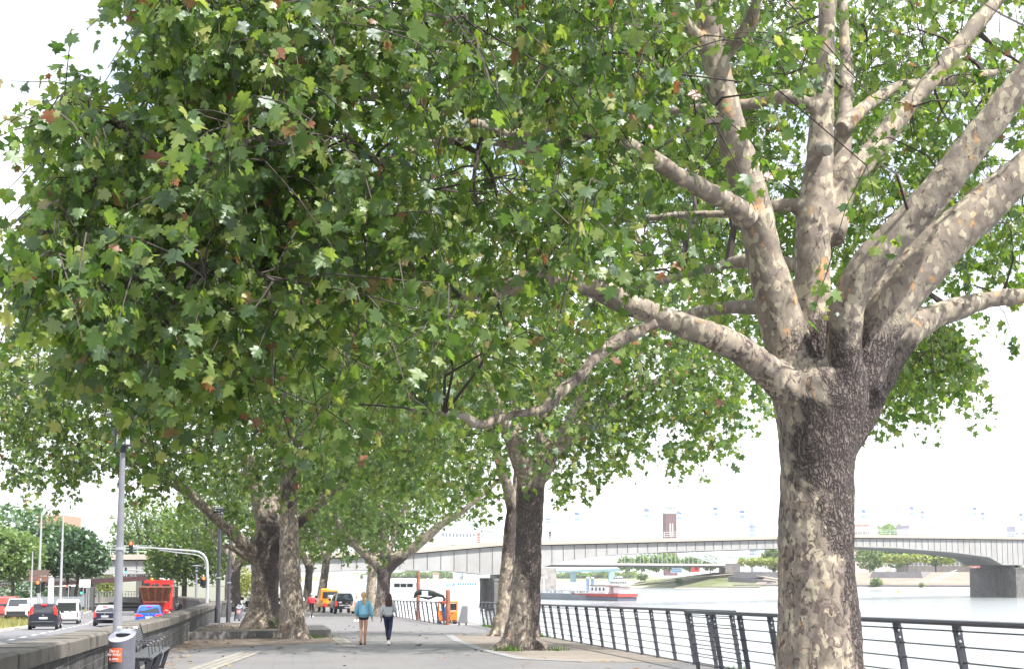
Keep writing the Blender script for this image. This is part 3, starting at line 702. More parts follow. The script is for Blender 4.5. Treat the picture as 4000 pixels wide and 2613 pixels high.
# a few seed balls hanging on long stalks among the leaves
sbm = MB(); sbm.sphere((0, 0, 0), .024, 10, 7); sbm.tube([(0, 0, 0), (.004, 0, .10), (0, .004, .2)], .0018, 4)
M_ball = mat('seed_ball_brown_green', (.10, .075, .03), .9, 0, .5, 30)
ball0 = sbm.build('seed_ball', M_ball, t1, True)
bp = random.Random(5).sample(range(len(A1)), 70)
for k, i in enumerate(bp):
    b_ = ball0 if k == 0 else ball0.copy()
    if k: COL.objects.link(b_)
    b_.parent = t1; b_.location = Vector(A1[i]) - b1 + Vector((0, 0, -.45))

def plane_tree(label, b, tubes, limbs, lobes, n, polys, seed, leaf_n=10, leaf_s=.17, tmpl=LEAF_MID, bark=None, voxel=.05, rm=1.3, thr=.4, ns=.4, shell=.45, rootr=None, lmat=None, tl=.7, extra=None, group=PG):
    t = thing('plane_tree', label, 'tree', b, 0, group)
    rt = roots(b, rootr, 8, seed, .5, 1.5) if rootr else []
    wood(t, b, tubes + rt + limbs, bark or M_bark2, voxel, 'trunk', .025, .06)
    A = lobes_pts(lobes, n, seed, polys, thr, ns, shell)
    if extra: A = np.concatenate([A, lobes_pts(*extra)])
    grow('t', t, b, limbs if limbs else tubes, A, seed + 1, leaf_n, leaf_s, tmpl, lmat or M_leaf, rm, tl, skip=.25 if limbs else .6)
    return t
# --- tree 2: dark trunk in the middle
y2 = 50.6; b2 = Vector((P(2035, 2520, y2).x, y2, gz(y2)))
tr2 = lim(y2, [(1214, 1515, 46), (1214, 1490, 43), (1217, 1450, 37), (1222, 1380, 33), (1228, 1280, 31), (1231, 1180, 31), (1234, 1120, 34), (1238, 1080, 38), (1245, 1050, 32)])
l2 = [lim(y2, [(1228, 1110, 26), (1212, 1075, 22), (1190, 1020, 18), (1172, 990, 15), (1150, 930, 11), (1120, 850, 8), (1080, 760, 5)], 47),
      lim(y2, [(1245, 1095, 26), (1262, 1040, 22), (1266, 980, 19), (1280, 900, 15), (1300, 780, 11), (1320, 600, 7)], 52),
      lim(y2, [(1248, 1100, 26), (1275, 1050, 23), (1330, 1010, 21), (1400, 970, 19), (1470, 925, 16), (1530, 890, 13), (1620, 840, 9), (1720, 790, 5)], 51),
      lim(y2, [(1250, 1090, 22), (1290, 1020, 18), (1360, 980, 16), (1440, 925, 12), (1500, 860, 8)], 54),
      lim(y2, [(1235, 1090, 22), (1205, 1010, 15), (1200, 940, 11), (1190, 800, 8), (1170, 650, 5)], 55),
      lim(y2, [(1262, 1110, 16), (1290, 1050, 12), (1310, 1000, 10), (1360, 900, 7)], 47)]
poly2 = [(700, -500), (700, 1200), (900, 1180), (1060, 1190), (1120, 1240), (1150, 1225), (1180, 1100), (1280, 1090), (1300, 1185), (1395, 1150), (1415, 1090), (1500, 1040), (1560, 1075), (1680, 1050), (1765, 990), (1850, 880), (1900, 700), (2000, -500)]
plane_tree('dark-barked plane tree with flared roots on the bare earth left of the railing', b2, [tr2], l2, [(.2, 50, 9.5, 7.8, 7.0, 6.2, 1.0), (-3.5, 49, 8.5, 5, 5, 4.5, .35), (4.3, 51, 7.0, 4.2, 4, 3.4, .45), (0, 50, 14.5, 6.5, 6, 3, .4)], 2600, [poly2], 33, 11, .175, LEAF_MID, M_bark2, .045, 1.4, .38, .42, .42, .48)
# --- pale leaning trunk just behind it
y3 = 68.5; b3 = Vector((P(1955, 2478, y3).x, y3, gz(y3)))
tr3 = lim(y3, [(1163, 1480, 24), (1166, 1465, 19), (1172, 1400, 16), (1180, 1310, 16), (1190, 1220, 17), (1196, 1175, 17)])
l3 = [lim(y3, [(1194, 1190, 16), (1180, 1130, 13), (1163, 1080, 12), (1150, 1030, 10), (1135, 980, 9), (1110, 880, 6)], 66), lim(y3, [(1197, 1180, 14), (1206, 1100, 13), (1205, 1020, 12), (1200, 970, 10), (1200, 850, 7)], 70)]
plane_tree('slim pale plane trunk half hidden behind the dark-barked plane tree', b3, [tr3], l3, [(-.8, 69, 9.5, 5.5, 5, 5.5, 1.0)], 750, [poly2], 41, 10, .19, LEAF_MID, M_bark3, .05, 1.6, .4, .4, .45, .32)
# --- tree with the tall slender speckled trunk
y4 = 64.2; b4 = Vector((P(1146, 2487, y4).x, y4, gz(y4)))
tr4 = lim(y4, [(682, 1492, 42), (682, 1478, 38), (680, 1455, 33), (678, 1400, 27), (674, 1330, 24), (672, 1250, 22), (671, 1170, 20), (670, 1110, 19), (668, 1060, 17), (664, 980, 15)])
l4 = [lim(y4, [(667, 1090, 22), (690, 1020, 16), (740, 940, 12), (800, 850, 8), (850, 760, 5)], 61), lim(y4, [(664, 1040, 18), (640, 950, 15), (600, 850, 11), (560, 720, 7)], 62), lim(y4, [(666, 1020, 16), (668, 900, 13), (680, 760, 9), (700, 600, 5)], 66), lim(y4, [(668, 1050, 14), (720, 980, 11), (830, 950, 7), (900, 900, 4)], 68)]
polyL = [(-600, -600), (-600, 1130), (-60, 1130), (30, 1115), (105, 1190), (160, 1180), (185, 1095), (262, 1070), (290, 1140), (335, 1190), (400, 1165), (440, 1165), (520, 1215), (590, 1255), (640, 1230), (640, 1130), (700, 1130), (720, 1230), (850, 1240), (1000, 1200), (1150, 1150), (1300, -600)]
plane_tree('plane tree with a tall straight speckled trunk in front of the raised bed', b4, [tr4], l4, [(-7.5, 64, 10, 6.5, 6, 5.6, 1.0), (-5.0, 61, 8.2, 5, 5, 3.6, .4)], 1900, [polyL, poly2], 51, 11, .18, LEAF_MID, M_bark4, .045, 1.5, .38, .42, .42, .42)
# --- broad gnarled trunk on the raised bed
y5 = 72.5; b5 = Vector((P(1025, 2440, y5).x, y5, gz(y5) + .26))
tr5 = lim(y5, [(612, 1458, 58), (612, 1445, 50), (613, 1420, 38), (614, 1380, 31), (618, 1330, 32), (620, 1295, 39), (622, 1260, 34), (626, 1220, 25)])
l5 = [lim(y5, [(608, 1300, 22), (570, 1265, 15), (520, 1222, 12.5), (470, 1175, 11), (420, 1125, 10), (370, 1070, 9), (330, 1020, 7.5), (300, 985, 6), (240, 900, 6), (150, 800, 4)], 66),
      lim(y5, [(440, 1145, 11), (380, 1110, 8), (320, 1075, 7), (280, 1050, 5), (200, 1035, 4)], 66), lim(y5, [(625, 1250, 22), (640, 1170, 18), (690, 1080, 14), (760, 980, 10), (820, 850, 6)], 76), lim(y5, [(620, 1250, 22), (600, 1150, 18), (560, 1020, 13), (520, 880, 8), (480, 740, 5)], 74),
      lim(y5, [(630, 1285, 18), (660, 1250, 14), (720, 1190, 11), (800, 1120, 7)], 70), lim(y5, [(600, 1310, 10), (560, 1285, 8), (520, 1265, 5)], 71), lim(y5, [(370, 1070, 9), (300, 960, 7), (200, 900, 5), (90, 880, 3)], 63)]
plane_tree('broad gnarled plane tree rooted in the raised stone-edged bed', b5, [tr5], l5, [(-12.5, 70, 9.6, 9.5, 8, 6.2, 1.0), (-17.5, 66, 8.0, 6.0, 5, 4.4, .75), (-9, 74, 12, 8, 7, 4, .4)], 3000, [polyL], 61, 11, .18, LEAF_MID, M_bark2, .05, 1.5, .40, .40, .45, .52)
# --- forked tree beyond the walkers
y6 = 139; b6 = Vector((P(1490, 2400, y6).x, y6, gz(y6)))
tr6 = lim(y6, [(885, 1432, 22), (887, 1410, 17), (891, 1370, 15), (893, 1335, 16), (896, 1312, 18)])
l6 = [lim(y6, [(900, 1320, 15), (925, 1298, 14), (962, 1272, 12), (1000, 1240, 11), (1035, 1212, 9), (1075, 1188, 7), (1120, 1150, 5), (1180, 1100, 3)], 136), lim(y6, [(890, 1325, 14), (862, 1298, 12), (835, 1272, 11), (808, 1248, 9), (780, 1200, 6), (740, 1140, 4)], 137),
      lim(y6, [(895, 1310, 13), (893, 1260, 10), (885, 1190, 8), (870, 1100, 5)], 140), lim(y6, [(896, 1305, 9), (915, 1250, 7), (935, 1200, 5), (960, 1120, 3)], 142)]
poly6 = [(640, -400), (640, 1260), (760, 1310), (830, 1330), (868, 1345), (876, 1300), (905, 1295), (930, 1290), (935, 1270), (985, 1240), (1010, 1205), (1080, 1200), (1100, 1230), (1150, 1262), (1180, 1230), (1300, 1200), (1300, -400)]
plane_tree('plane tree with a low wide fork directly behind the two walking women', b6, [tr6], l6, [(-11, 139, 9.0, 9.5, 8, 6.6, 1.0)], 1500, [poly6], 71, 11, .26, LEAF_LO, M_bark2, .07, 2.0, .36, .3, .42, .5, M_leaf_far, .9)
y7 = 152; b7 = Vector((P(1452, 2396, y7).x, y7, gz(y7)))
plane_tree('pale straight trunk close behind the low-forked plane tree', b7, [lim(y7, [(858, 1425, 15), (861, 1400, 12), (864, 1350, 11), (866, 1310, 10), (868, 1240, 8)])], [lim(y7, [(868, 1250, 8), (880, 1180, 6), (890, 1100, 4)], 154), lim(y7, [(867, 1260, 7), (840, 1190, 5), (820, 1120, 3)], 150)], [(-12.5, 153, 9.5, 6, 6, 5.5, 1.0)], 500, [poly6], 81, 10, .28, LEAF_LO, M_bark3, .07, 2.2, .36, .3, .42, .35, M_leaf_far, .9)
y8 = 172; b8 = Vector((P(1252, 2380, y8).x, y8, gz(y8)))
plane_tree('leaning pale plane trunk beside the red-jacketed cyclist', b8, [lim(y8, [(742, 1422, 15), (745, 1400, 11), (750, 1365, 10), (755, 1330, 9), (760, 1290, 8)])], [lim(y8, [(758, 1310, 8), (775, 1250, 6), (800, 1190, 4)], 170), lim(y8, [(758, 1300, 7), (740, 1240, 5), (720, 1180, 3)], 174)], [(-18.5, 172, 9.0, 7.5, 7, 6.0, 1.0)], 800, [[(640, 0), (640, 1300), (700, 1330), (745, 1345), (760, 1330), (800, 1320), (870, 1300), (950, 1240), (950, 0)]], 91, 10, .3, LEAF_LO, M_bark3, .08, 2.2, .36, .3, .42, .35, M_leaf_far, .9)
y9 = 178; b9 = Vector((P(1195, 2380, y9).x, y9, gz(y9)))
plane_tree('shaded plane tree between the slender trunk and the cyclist', b9, [lim(y9, [(712, 1420, 13), (713, 1395, 10), (717, 1350, 9), (720, 1300, 8)])], [lim(y9, [(718, 1320, 8), (700, 1270, 6), (690, 1200, 4)], 178)], [(-21.5, 180, 8.8, 6, 6, 6.0, 1.0)], 500, [[(640, 0), (640, 1340), (700, 1350), (720, 1330), (800, 1310), (800, 0)]], 95, 10, .3, LEAF_LO, M_bark2, .08, 2.2, .36, .3, .42, .35, M_leaf_far, .9)
y10 = 176; b10 = Vector((P(905, 2372, y10).x, y10, gz(y10)))
plane_tree('dark plane tree beyond the waste bins at the end of the stone wall', b10, [lim(y10, [(541, 1412, 22), (540, 1390, 18), (541, 1340, 17), (545, 1300, 14)])], [lim(y10, [(545, 1320, 14), (570, 1280, 10), (600, 1240, 7)], 176), lim(y10, [(542, 1310, 12), (515, 1270, 9), (480, 1220, 6)], 174), lim(y10, [(545, 1300, 10), (545, 1230, 8), (550, 1150, 5)], 178)], [(-29, 176, 8.8, 9, 8, 6.2, 1.0)], 1100, [[(380, 0), (430, 1260), (480, 1300), (520, 1345), (560, 1320), (600, 1330), (700, 1330), (700, 0)]], 101, 10, .3, LEAF_LO, M_bark2, .08, 2.2, .36, .3, .42, .45, M_leaf_far, .9)

# ------------------------------------------------------------------ trees across the road and far away
def clump_tree(name, label, base, h, crown, n, size, lm, seed, trunk_r=.15, stems=1, group=None, thr=.40, tm=None, tmpl=LEAF_LO):
    """crown: list of lobes relative to the base"""
    t = thing(name, label, 'tree', base, 0, group); rs = np.random.RandomState(seed)
    mb = MB(); cz = crown[0][2]
    for k in range(stems):
        x0 = (k - (stems - 1) / 2) * trunk_r * 4.2; x1 = x0 * 1.6
        mb.tube([(x0, 0, -.1), (x0, 0, h * .3), (x1, 0, h * .62), (x1 * 2.2 + .1, .1, cz + .5)], [trunk_r * 1.15, trunk_r, trunk_r * .75, trunk_r * .3], 8)
        for q in range(4):
            a = q * 1.57 + k + seed; mb.tube([(x1, 0, h * .6), (x1 + math.cos(a) * crown[0][3] * .35, math.sin(a) * crown[0][3] * .35, cz), (x1 + math.cos(a) * crown[0][3] * .7, math.sin(a) * crown[0][3] * .7, cz + crown[0][5] * .4)], [trunk_r * .5, trunk_r * .35, trunk_r * .12], 5)
    mb.build('trunk', tm or M_twig, t, True)
    A = lobes_pts(crown, n, seed, None, thr, .9 / max(.5, crown[0][3]) * 2.2, .38)
    m = len(A); az = rs.uniform(0, 6.283, m)
    D = np.stack([np.cos(az), np.sin(az), -rs.uniform(0, 1.2, m)], 1); D /= np.linalg.norm(D, axis=1)[:, None]
    N = np.stack([rs.normal(.1, .5, m), rs.normal(-.1, .5, m), rs.uniform(.4, 1.2, m)], 1)
    leaves('foliage', A, D, N, size * rs.uniform(.55, 1.25, m), lm, tmpl, t); return t
M_lf_dark = leaf_mat('dark_maple_leaves', [(0, (.022, .06, .025)), (.6, (.035, .09, .03)), (1, (.07, .13, .035))], [(0, (.05, .15, .03)), (1, (.10, .24, .04))], .35, .08)
M_lf_lite = leaf_mat('light_green_leaves', [(0, (.07, .13, .03)), (.6, (.12, .19, .045)), (1, (.19, .25, .07))], [(0, (.16, .32, .04)), (1, (.30, .44, .08))], .42, .06)
M_lf_yel = leaf_mat('yellow_green_leaves', [(0, (.16, .20, .03)), (1, (.30, .30, .06))], [(0, (.30, .38, .04)), (1, (.45, .48, .09))], .42, .05)
M_lf_pale = leaf_mat('pale_fresh_leaves', [(0, (.22, .27, .05)), (1, (.34, .38, .10))], [(0, (.40, .5, .06)), (1, (.5, .58, .12))], .42, .05)
def base_at(u, Y, z): return Vector((P(u, 2300, Y).x, Y, z))
clump_tree('maple_tree', 'dense dark green tree with two stems on the median beside the tall lamp', base_at(282, 182, rz(182)), 6.5, [(0, 0, 6.5, 3.5, 3.2, 2.8, 1), (-1.7, 0, 5.7, 2.3, 2.2, 1.6, .5), (2.0, 0, 5.8, 2.1, 2.2, 1.7, .5), (.4, 0, 8.0, 1.9, 1.9, 1.4, .3)], 5200, .34, M_lf_dark, 201, .17, 2, None, .3)
clump_tree('lime_tree', 'light green bushy tree at the left edge above the grass verge', base_at(50, 178, rz(178)), 6, [(0, 0, 6.2, 3.3, 3, 2.7, 1), (-2.5, 1, 6.8, 3.2, 3, 3.0, .8)], 4600, .36, M_lf_lite, 203, .2, 1, None, .32)
clump_tree('lime_tree', 'tall mid green tree behind the light green one at the left edge', base_at(60, 235, rz(235)), 12, [(0, 0, 9.2, 7.5, 5, 5.2, 1), (6, 0, 8.6, 4.5, 4, 3.0, .5), (-8, 0, 9.6, 5, 4, 5.2, .5)], 5200, .55, leaf_mat('mid_green_leaves', [(0, (.04, .095, .03)), (1, (.08, .15, .05))], [(0, (.10, .24, .04)), (1, (.16, .32, .06))], .4, .06), 205, .3, 1, None, .3)
clump_tree('plane_tree', 'bright green crown right behind the overhead traffic signal', base_at(560, 244, -3.2), 10, [(0, 0, 10.6, 5.6, 4, 6.0, 1), (-1.8, 0, 7.6, 4.2, 3, 3.4, .6), (3.5, 0, 9.2, 4.1, 3, 4.9, .6)], 5600, .42, M_lf_lite, 207, .25, 1, None, .33)
clump_tree('plane_tree', 'mid green crown over the wall beside the second street lantern', base_at(720, 190, -2.5), 9, [(0, 0, 7.2, 4.2, 4, 4.4, 1), (2.6, 0, 6.0, 3.2, 3, 3.2, .6), (-2.2, 0, 5.2, 2.4, 3, 2.4, .4)], 5200, .38, M_leaf_far, 209, .28, 1, None, .33)
clump_tree('young_tree', 'small yellow green tree seen under the pink footbridge', base_at(420, 262, -3.2), 3, [(0, 0, 3.2, 1.9, 1.8, 2.0, 1)], 900, .3, M_lf_yel, 211, .08, 1, None, .3)
clump_tree('young_tree', 'dark small tree under the footbridge beside the yellow green one', base_at(362, 270, -3.2), 3, [(0, 0, 3.2, 2.6, 2.4, 2.6, 1)], 1000, .34, M_lf_dark, 213, .1, 1, None, .3)
clump_tree('young_tree', 'sunlit yellow green bush-like tree between the bins and the gnarled trunk', base_at(942, 196, gz(196)), 3, [(0, 0, 3.0, 1.7, 1.6, 1.8, 1)], 900, .26, M_lf_yel, 215, .08, 1, None, .28)
clump_tree('shrub', 'dark bush behind the red traffic signal on the left', base_at(100, 192, rz(192)), 2, [(0, 0, 1.9, 3.6, 2, 1.7, 1)], 1200, .3, M_lf_dark, 217, .1, 1, None, .28)
# ------------------------------------------------------------------ stone walls
def stone_mat():
    t = NT('coursed_basalt'); co = t.coord()
    sx = t.n('ShaderNodeSeparateXYZ'); t.l(co, sx.inputs[0]); cb = t.n('ShaderNodeCombineXYZ'); t.l(sx.outputs[0], cb.inputs[0]); t.l(sx.outputs[2], cb.inputs[1])
    nz_ = t.n('ShaderNodeTexNoise'); nz_.inputs['Scale'].default_value = 3; t.l(co, nz_.inputs['Vector'])
    va = t.n('ShaderNodeMix', data_type='RGBA'); va.inputs[0].default_value = .035; t.l(cb.outputs[0], va.inputs[6]); t.l(nz_.outputs['Color'], va.inputs[7])
    br = t.n('ShaderNodeTexBrick'); br.offset = .5; br.squash = 1.3; br.squash_frequency = 3
    for k, v in (('Scale', 1.0), ('Mortar Size', .012), ('Brick Width', .42), ('Row Height', .155), ('Bias', -.1), ('Mortar Smooth', .4)): br.inputs[k].default_value = v
    br.inputs['Color1'].default_value = (.036, .035, .039, 1); br.inputs['Color2'].default_value = (.078, .075, .08, 1); br.inputs['Mortar'].default_value = (.155, .15, .145, 1)
    t.l(va.outputs[2], br.inputs['Vector'])
    n2 = t.noise(co, 12, 6, .7)
    c = t.mix(.4, br.outputs['Color'], t.ramp(n2, [(.3, .022), (.75, .12)]))
    stv = t.n('ShaderNodeMapping'); stv.inputs['Scale'].default_value = (5, 1, .5); t.l(co, stv.inputs[0])
    s1 = t.ramp(t.noise(stv.outputs[0], 1.1, 6, .7), [(.56, 0), (.66, .7)]); c = t.mix(s1, c, (.24, .225, .21))
    s2 = t.ramp(t.noise(co, .8, 5, .7), [(.6, 0), (.7, .5)]); c = t.mix(s2, c, (.10, .11, .05))
    t.bsdf(c, .85, 0, t.bump(t.math('ADD', t.math('MULTIPLY', br.outputs['Fac'], -1.2), n2), .7, .03), .25); return t.m
M_stone = stone_mat()
def coping_mat():
    t = NT('weathered_coping'); co = t.coord(); n = t.noise(co, 1.2, 6, .65); n2 = t.noise(co, 25, 5, .7)
    c = t.ramp(n, [(.3, (.10, .092, .085)), (.7, (.175, .163, .145))]); c = t.mix(t.ramp(n2, [(.5, 0), (.72, .6)]), c, (.055, .052, .048))
    s2 = t.ramp(t.noise(co, 2.5, 5, .7), [(.6, 0), (.7, .6)]); c = t.mix(s2, c, (.21, .20, .165))
    t.bsdf(c, .9, 0, t.bump(n2, .5, .02), .2); return t.m
M_coping = coping_mat()
def along_wall(name, label, p0, p1, ztop, zbot, thick, cat='wall', cop=True, coph=.2, over=.05):
    """wall from p0 to p1 (x,y); its face looks to the right of p0->p1"""
    p0 = Vector((*p0, 0)); p1 = Vector((*p1, 0)); L_ = (p1 - p0).length; a = math.atan2(p1.y - p0.y, p1.x - p0.x)
    t = thing(name, label, cat, (p0.x, p0.y, 0), a); n = max(2, int(L_ / 1.6)); m = MB(); c = MB(); rr = random.Random(9)
    rg = []
    for i in range(n + 1):
        x = L_ * i / n; y = p0.y + (p1.y - p0.y) * i / n; zt, zb = ztop(y), zbot(y)
        rg.append([(x, 0, zb), (x, thick, zb), (x, thick, zt - (coph if cop else 0)), (x, 0, zt - (coph if cop else 0))])
    m.loft(rg); m.build('wall_face', M_stone, t)
    if cop:
        for i in range(n):
            x0, x1 = L_ * i / n + .006, L_ * (i + 1) / n - .006; j = rr.uniform(-.012, .012)
            ya = p0.y + (p1.y - p0.y) * i / n; yb = p0.y + (p1.y - p0.y) * (i + 1) / n
            rg = []
            for x, y in ((x0, ya), (x1, yb)):
                z = ztop(y); rg.append([(x, -over + j, z - coph + .003), (x, thick + over, z - coph + .003), (x, thick + over, z - .03), (x, thick + over - .04, z + j), (x, -over + .05 + j, z + j), (x, -over + j, z - .035)])
            c.loft(rg)
        c.build('coping', M_coping, t)
    return t
def wtop(y): return gz(y) + .95 + max(0, (y - 51) / 51) * .27
along_wall('stone_wall', 'long dark coursed stone parapet wall with rough coping between the promenade and the road', (wallx(8), 8), (wallx(105.5), 105.5), wtop, lambda y: gz(y) - .8, .5, 'wall', True, .22, .07)
q0 = P(818, 2334, 112); q1 = P(700, 2326, 185)
along_wall('retaining_wall', 'dark stone wall beside the cycle path running down towards the underpass', (q0.x, q0.y), (q1.x, q1.y), lambda y: -.03 + (-.8 + .03) * (y - 112) / 73, lambda y: rz(y) - .3, .6, 'wall', True, .2, .05)
q0 = P(822, 2330, 128); q1 = P(905, 2336, 132)
along_wall('low_wall', 'short dark stone wall with a flat top behind the end of the parapet', (q0.x, q0.y), (q1.x, q1.y), lambda y: gz(y) + 1.25, lambda y: gz(y) - .2, .6, 'wall', True, .2, .05)
cy = MB(); cyl = [(P(720, 2360, y).x) for y in (150, 185)]
rg = []
for y in (118, 130, 150, 170, 188, 205, 236):
    x = q0.x * 0 + (P(818, 2334, 112).x + (P(700, 2326, 185).x - P(818, 2334, 112).x) * (y - 112) / 73)
    rg.append([(x - 4.2, y, rz(y) + .004), (x - .15, y, rz(y) + .004)])
for a, b in zip(rg, rg[1:]): cy.add([a[0], a[1], b[1], b[0]], [(0, 1, 2, 3)])
prop(cy.build('cycle_path', M_cyc), kind='structure')

# raised tree bed with a stone kerb
M_step = mat('grey_basalt_kerb', (.15, .143, .143), .85, 0, .18, 2.2, .35, .2)
bed = thing('raised_bed', 'low raised tree bed with a broad grey stone edge round dark soil', 'planter', (0, 0, 0))
kp = [(-11.75, 62.2), (-7.05, 67.4), (-9.75, 87.5), (-14.6, 84)]
inn = [(-11.65, 63.2), (-8.25, 67.9), (-10.45, 86.2), (-14.3, 83)]
km = MB()
n = len(kp)
for i in range(n):
    a, b, c, d = kp[i], kp[(i + 1) % n], inn[(i + 1) % n], inn[i]; seg = max(2, int(math.dist(a, b) / 1.9))
    for k in range(seg):
        f0, f1 = k / seg + .002, (k + 1) / seg - .002
        l_ = lambda p, q, f: (p[0] + (q[0] - p[0]) * f, p[1] + (q[1] - p[1]) * f)
        quad = [l_(a, b, f0), l_(a, b, f1), l_(d, c, f1), l_(d, c, f0)]
        km.loft([[(x, y, gz(y) - .15) for x, y in quad], [(x, y, gz(y) + .275) for x, y in quad]])
km.build('stone_edge', M_step, bed)
sm = MB(); sm.add([(x, y, gz(y) + .245) for x, y in inn], [(0, 1, 2, 3)]); sm.build('soil', M_darkdirt, bed)
g_ = [(rng.uniform(-12.8, -9.5), rng.uniform(70, 78)) for _ in range(220)]
prop(blades('weeds', [(x, y, gz(y) + .25) for x, y in g_ if rng.random() < .25] + [(b5.x + .55 + rng.gauss(0, .25), b5.y - .75 + rng.gauss(0, .1), b5.z + rng.uniform(0, .35)) for _ in range(160)], .12, .02, M_green), 'scattered green weeds on the soil of the raised bed', 'weeds', None, 'stuff')

# ------------------------------------------------------------------ promenade lanterns
def lantern(label, base, h, r, disc, dark=False, group='promenade lanterns'):
    t = thing('street_lamp', label, 'street lamp', base, 0, group); pm = M_dark if dark else M_grey
    p = MB(); p.lathe([(r * 2.0, 0), (r * 2.0, .03), (r * 1.55, .05), (r * 1.5, .9), (r * 1.25, .98), (r * 1.15, 2.0), (r * .78, h - 1.0), (r * .72, h - .66)], 14); p.build('pole', pm, t, True)
    c = MB(); c.lathe([(r * .75, h - .70), (r * 1.0, h - .68), (r * 1.15, h - .585), (.20, h - .58), (.20, h - .555), (.1, h - .55)], 16); c.build('collar', M_dark, t, True)
    k = MB()
    for a in range(4): k.tube([(.135 * math.cos(a * 1.571 + .5), .135 * math.sin(a * 1.571 + .5), h - .56), (.135 * math.cos(a * 1.571 + .5), .135 * math.sin(a * 1.571 + .5), h - .06)], .012, 6)
    for z in (h - .365, h - .325, h - .285): k.lathe([(.14, z - .012), (.185, z - .012), (.185, z + .012), (.14, z + .012)], 16)
    k.build('cage', M_dark, t)
    g = MB(); g.lathe([(.115, h - .55), (.115, h - .40), (.10, h - .36)], 14); g.build('diffuser', mat('opal_glass', (.72, .74, .78), .3, 0, .05), t, True)
    g = MB(); g.lathe([(.122, h - .27), (.122, h - .06)], 14); g.build('glass_cylinder', mat('grey_glass', (.42, .43, .45), .1, 0, .1, 4), t, True)
    d = MB(); d.lathe([(.03, h - .06), (disc * .6, h - .075), (disc, h - .035), (disc, h - .02), (disc * .55, h + .03), (.05, h + .06)], 24); d.build('shade', M_grey if not dark else M_dark, t, True)
    b = MB(); b.lathe([(r * 1.2, 2.35), (r * 1.32, 2.35), (r * 1.32, 2.40), (r * 1.2, 2.40)], 12); b.box((r * 1.3, -r * .4, 2.37), (.05, .04, .07)); b.build('strap', M_steel, t)
    return t
def on(u, v, Y, dx=0): q = P(u, v, Y); return (q.x + dx, Y, gz(Y))
lz = P(481, 1613, 30).z
lantern('grey lantern post with a wide disc top standing behind the nearest waste bin', (P(458, 2450, 30).x, 30, gz(30)), lz - gz(30), .062, .36)
lz = P(850, 1985, 86.5).z
lantern('dark lantern post against the stone wall left of the gnarled tree', (P(849, 2437, 86.5).x, 86.5, gz(86.5) + .1), lz - gz(86.5) - .1, .095, .36, True)
lz = P(890, 2060, 104).z
lantern('dark lantern post between the two waste bins beyond the wall', (P(891, 2420, 104).x, 104, gz(104)), lz - gz(104), .085, .36, True)
lz = P(766, 2208, 158).z
lantern('distant grey lantern with a disc top standing behind the stone walls', (P(766, 2320, 158).x, 158, gz(158)), lz - gz(158), .1, .5)

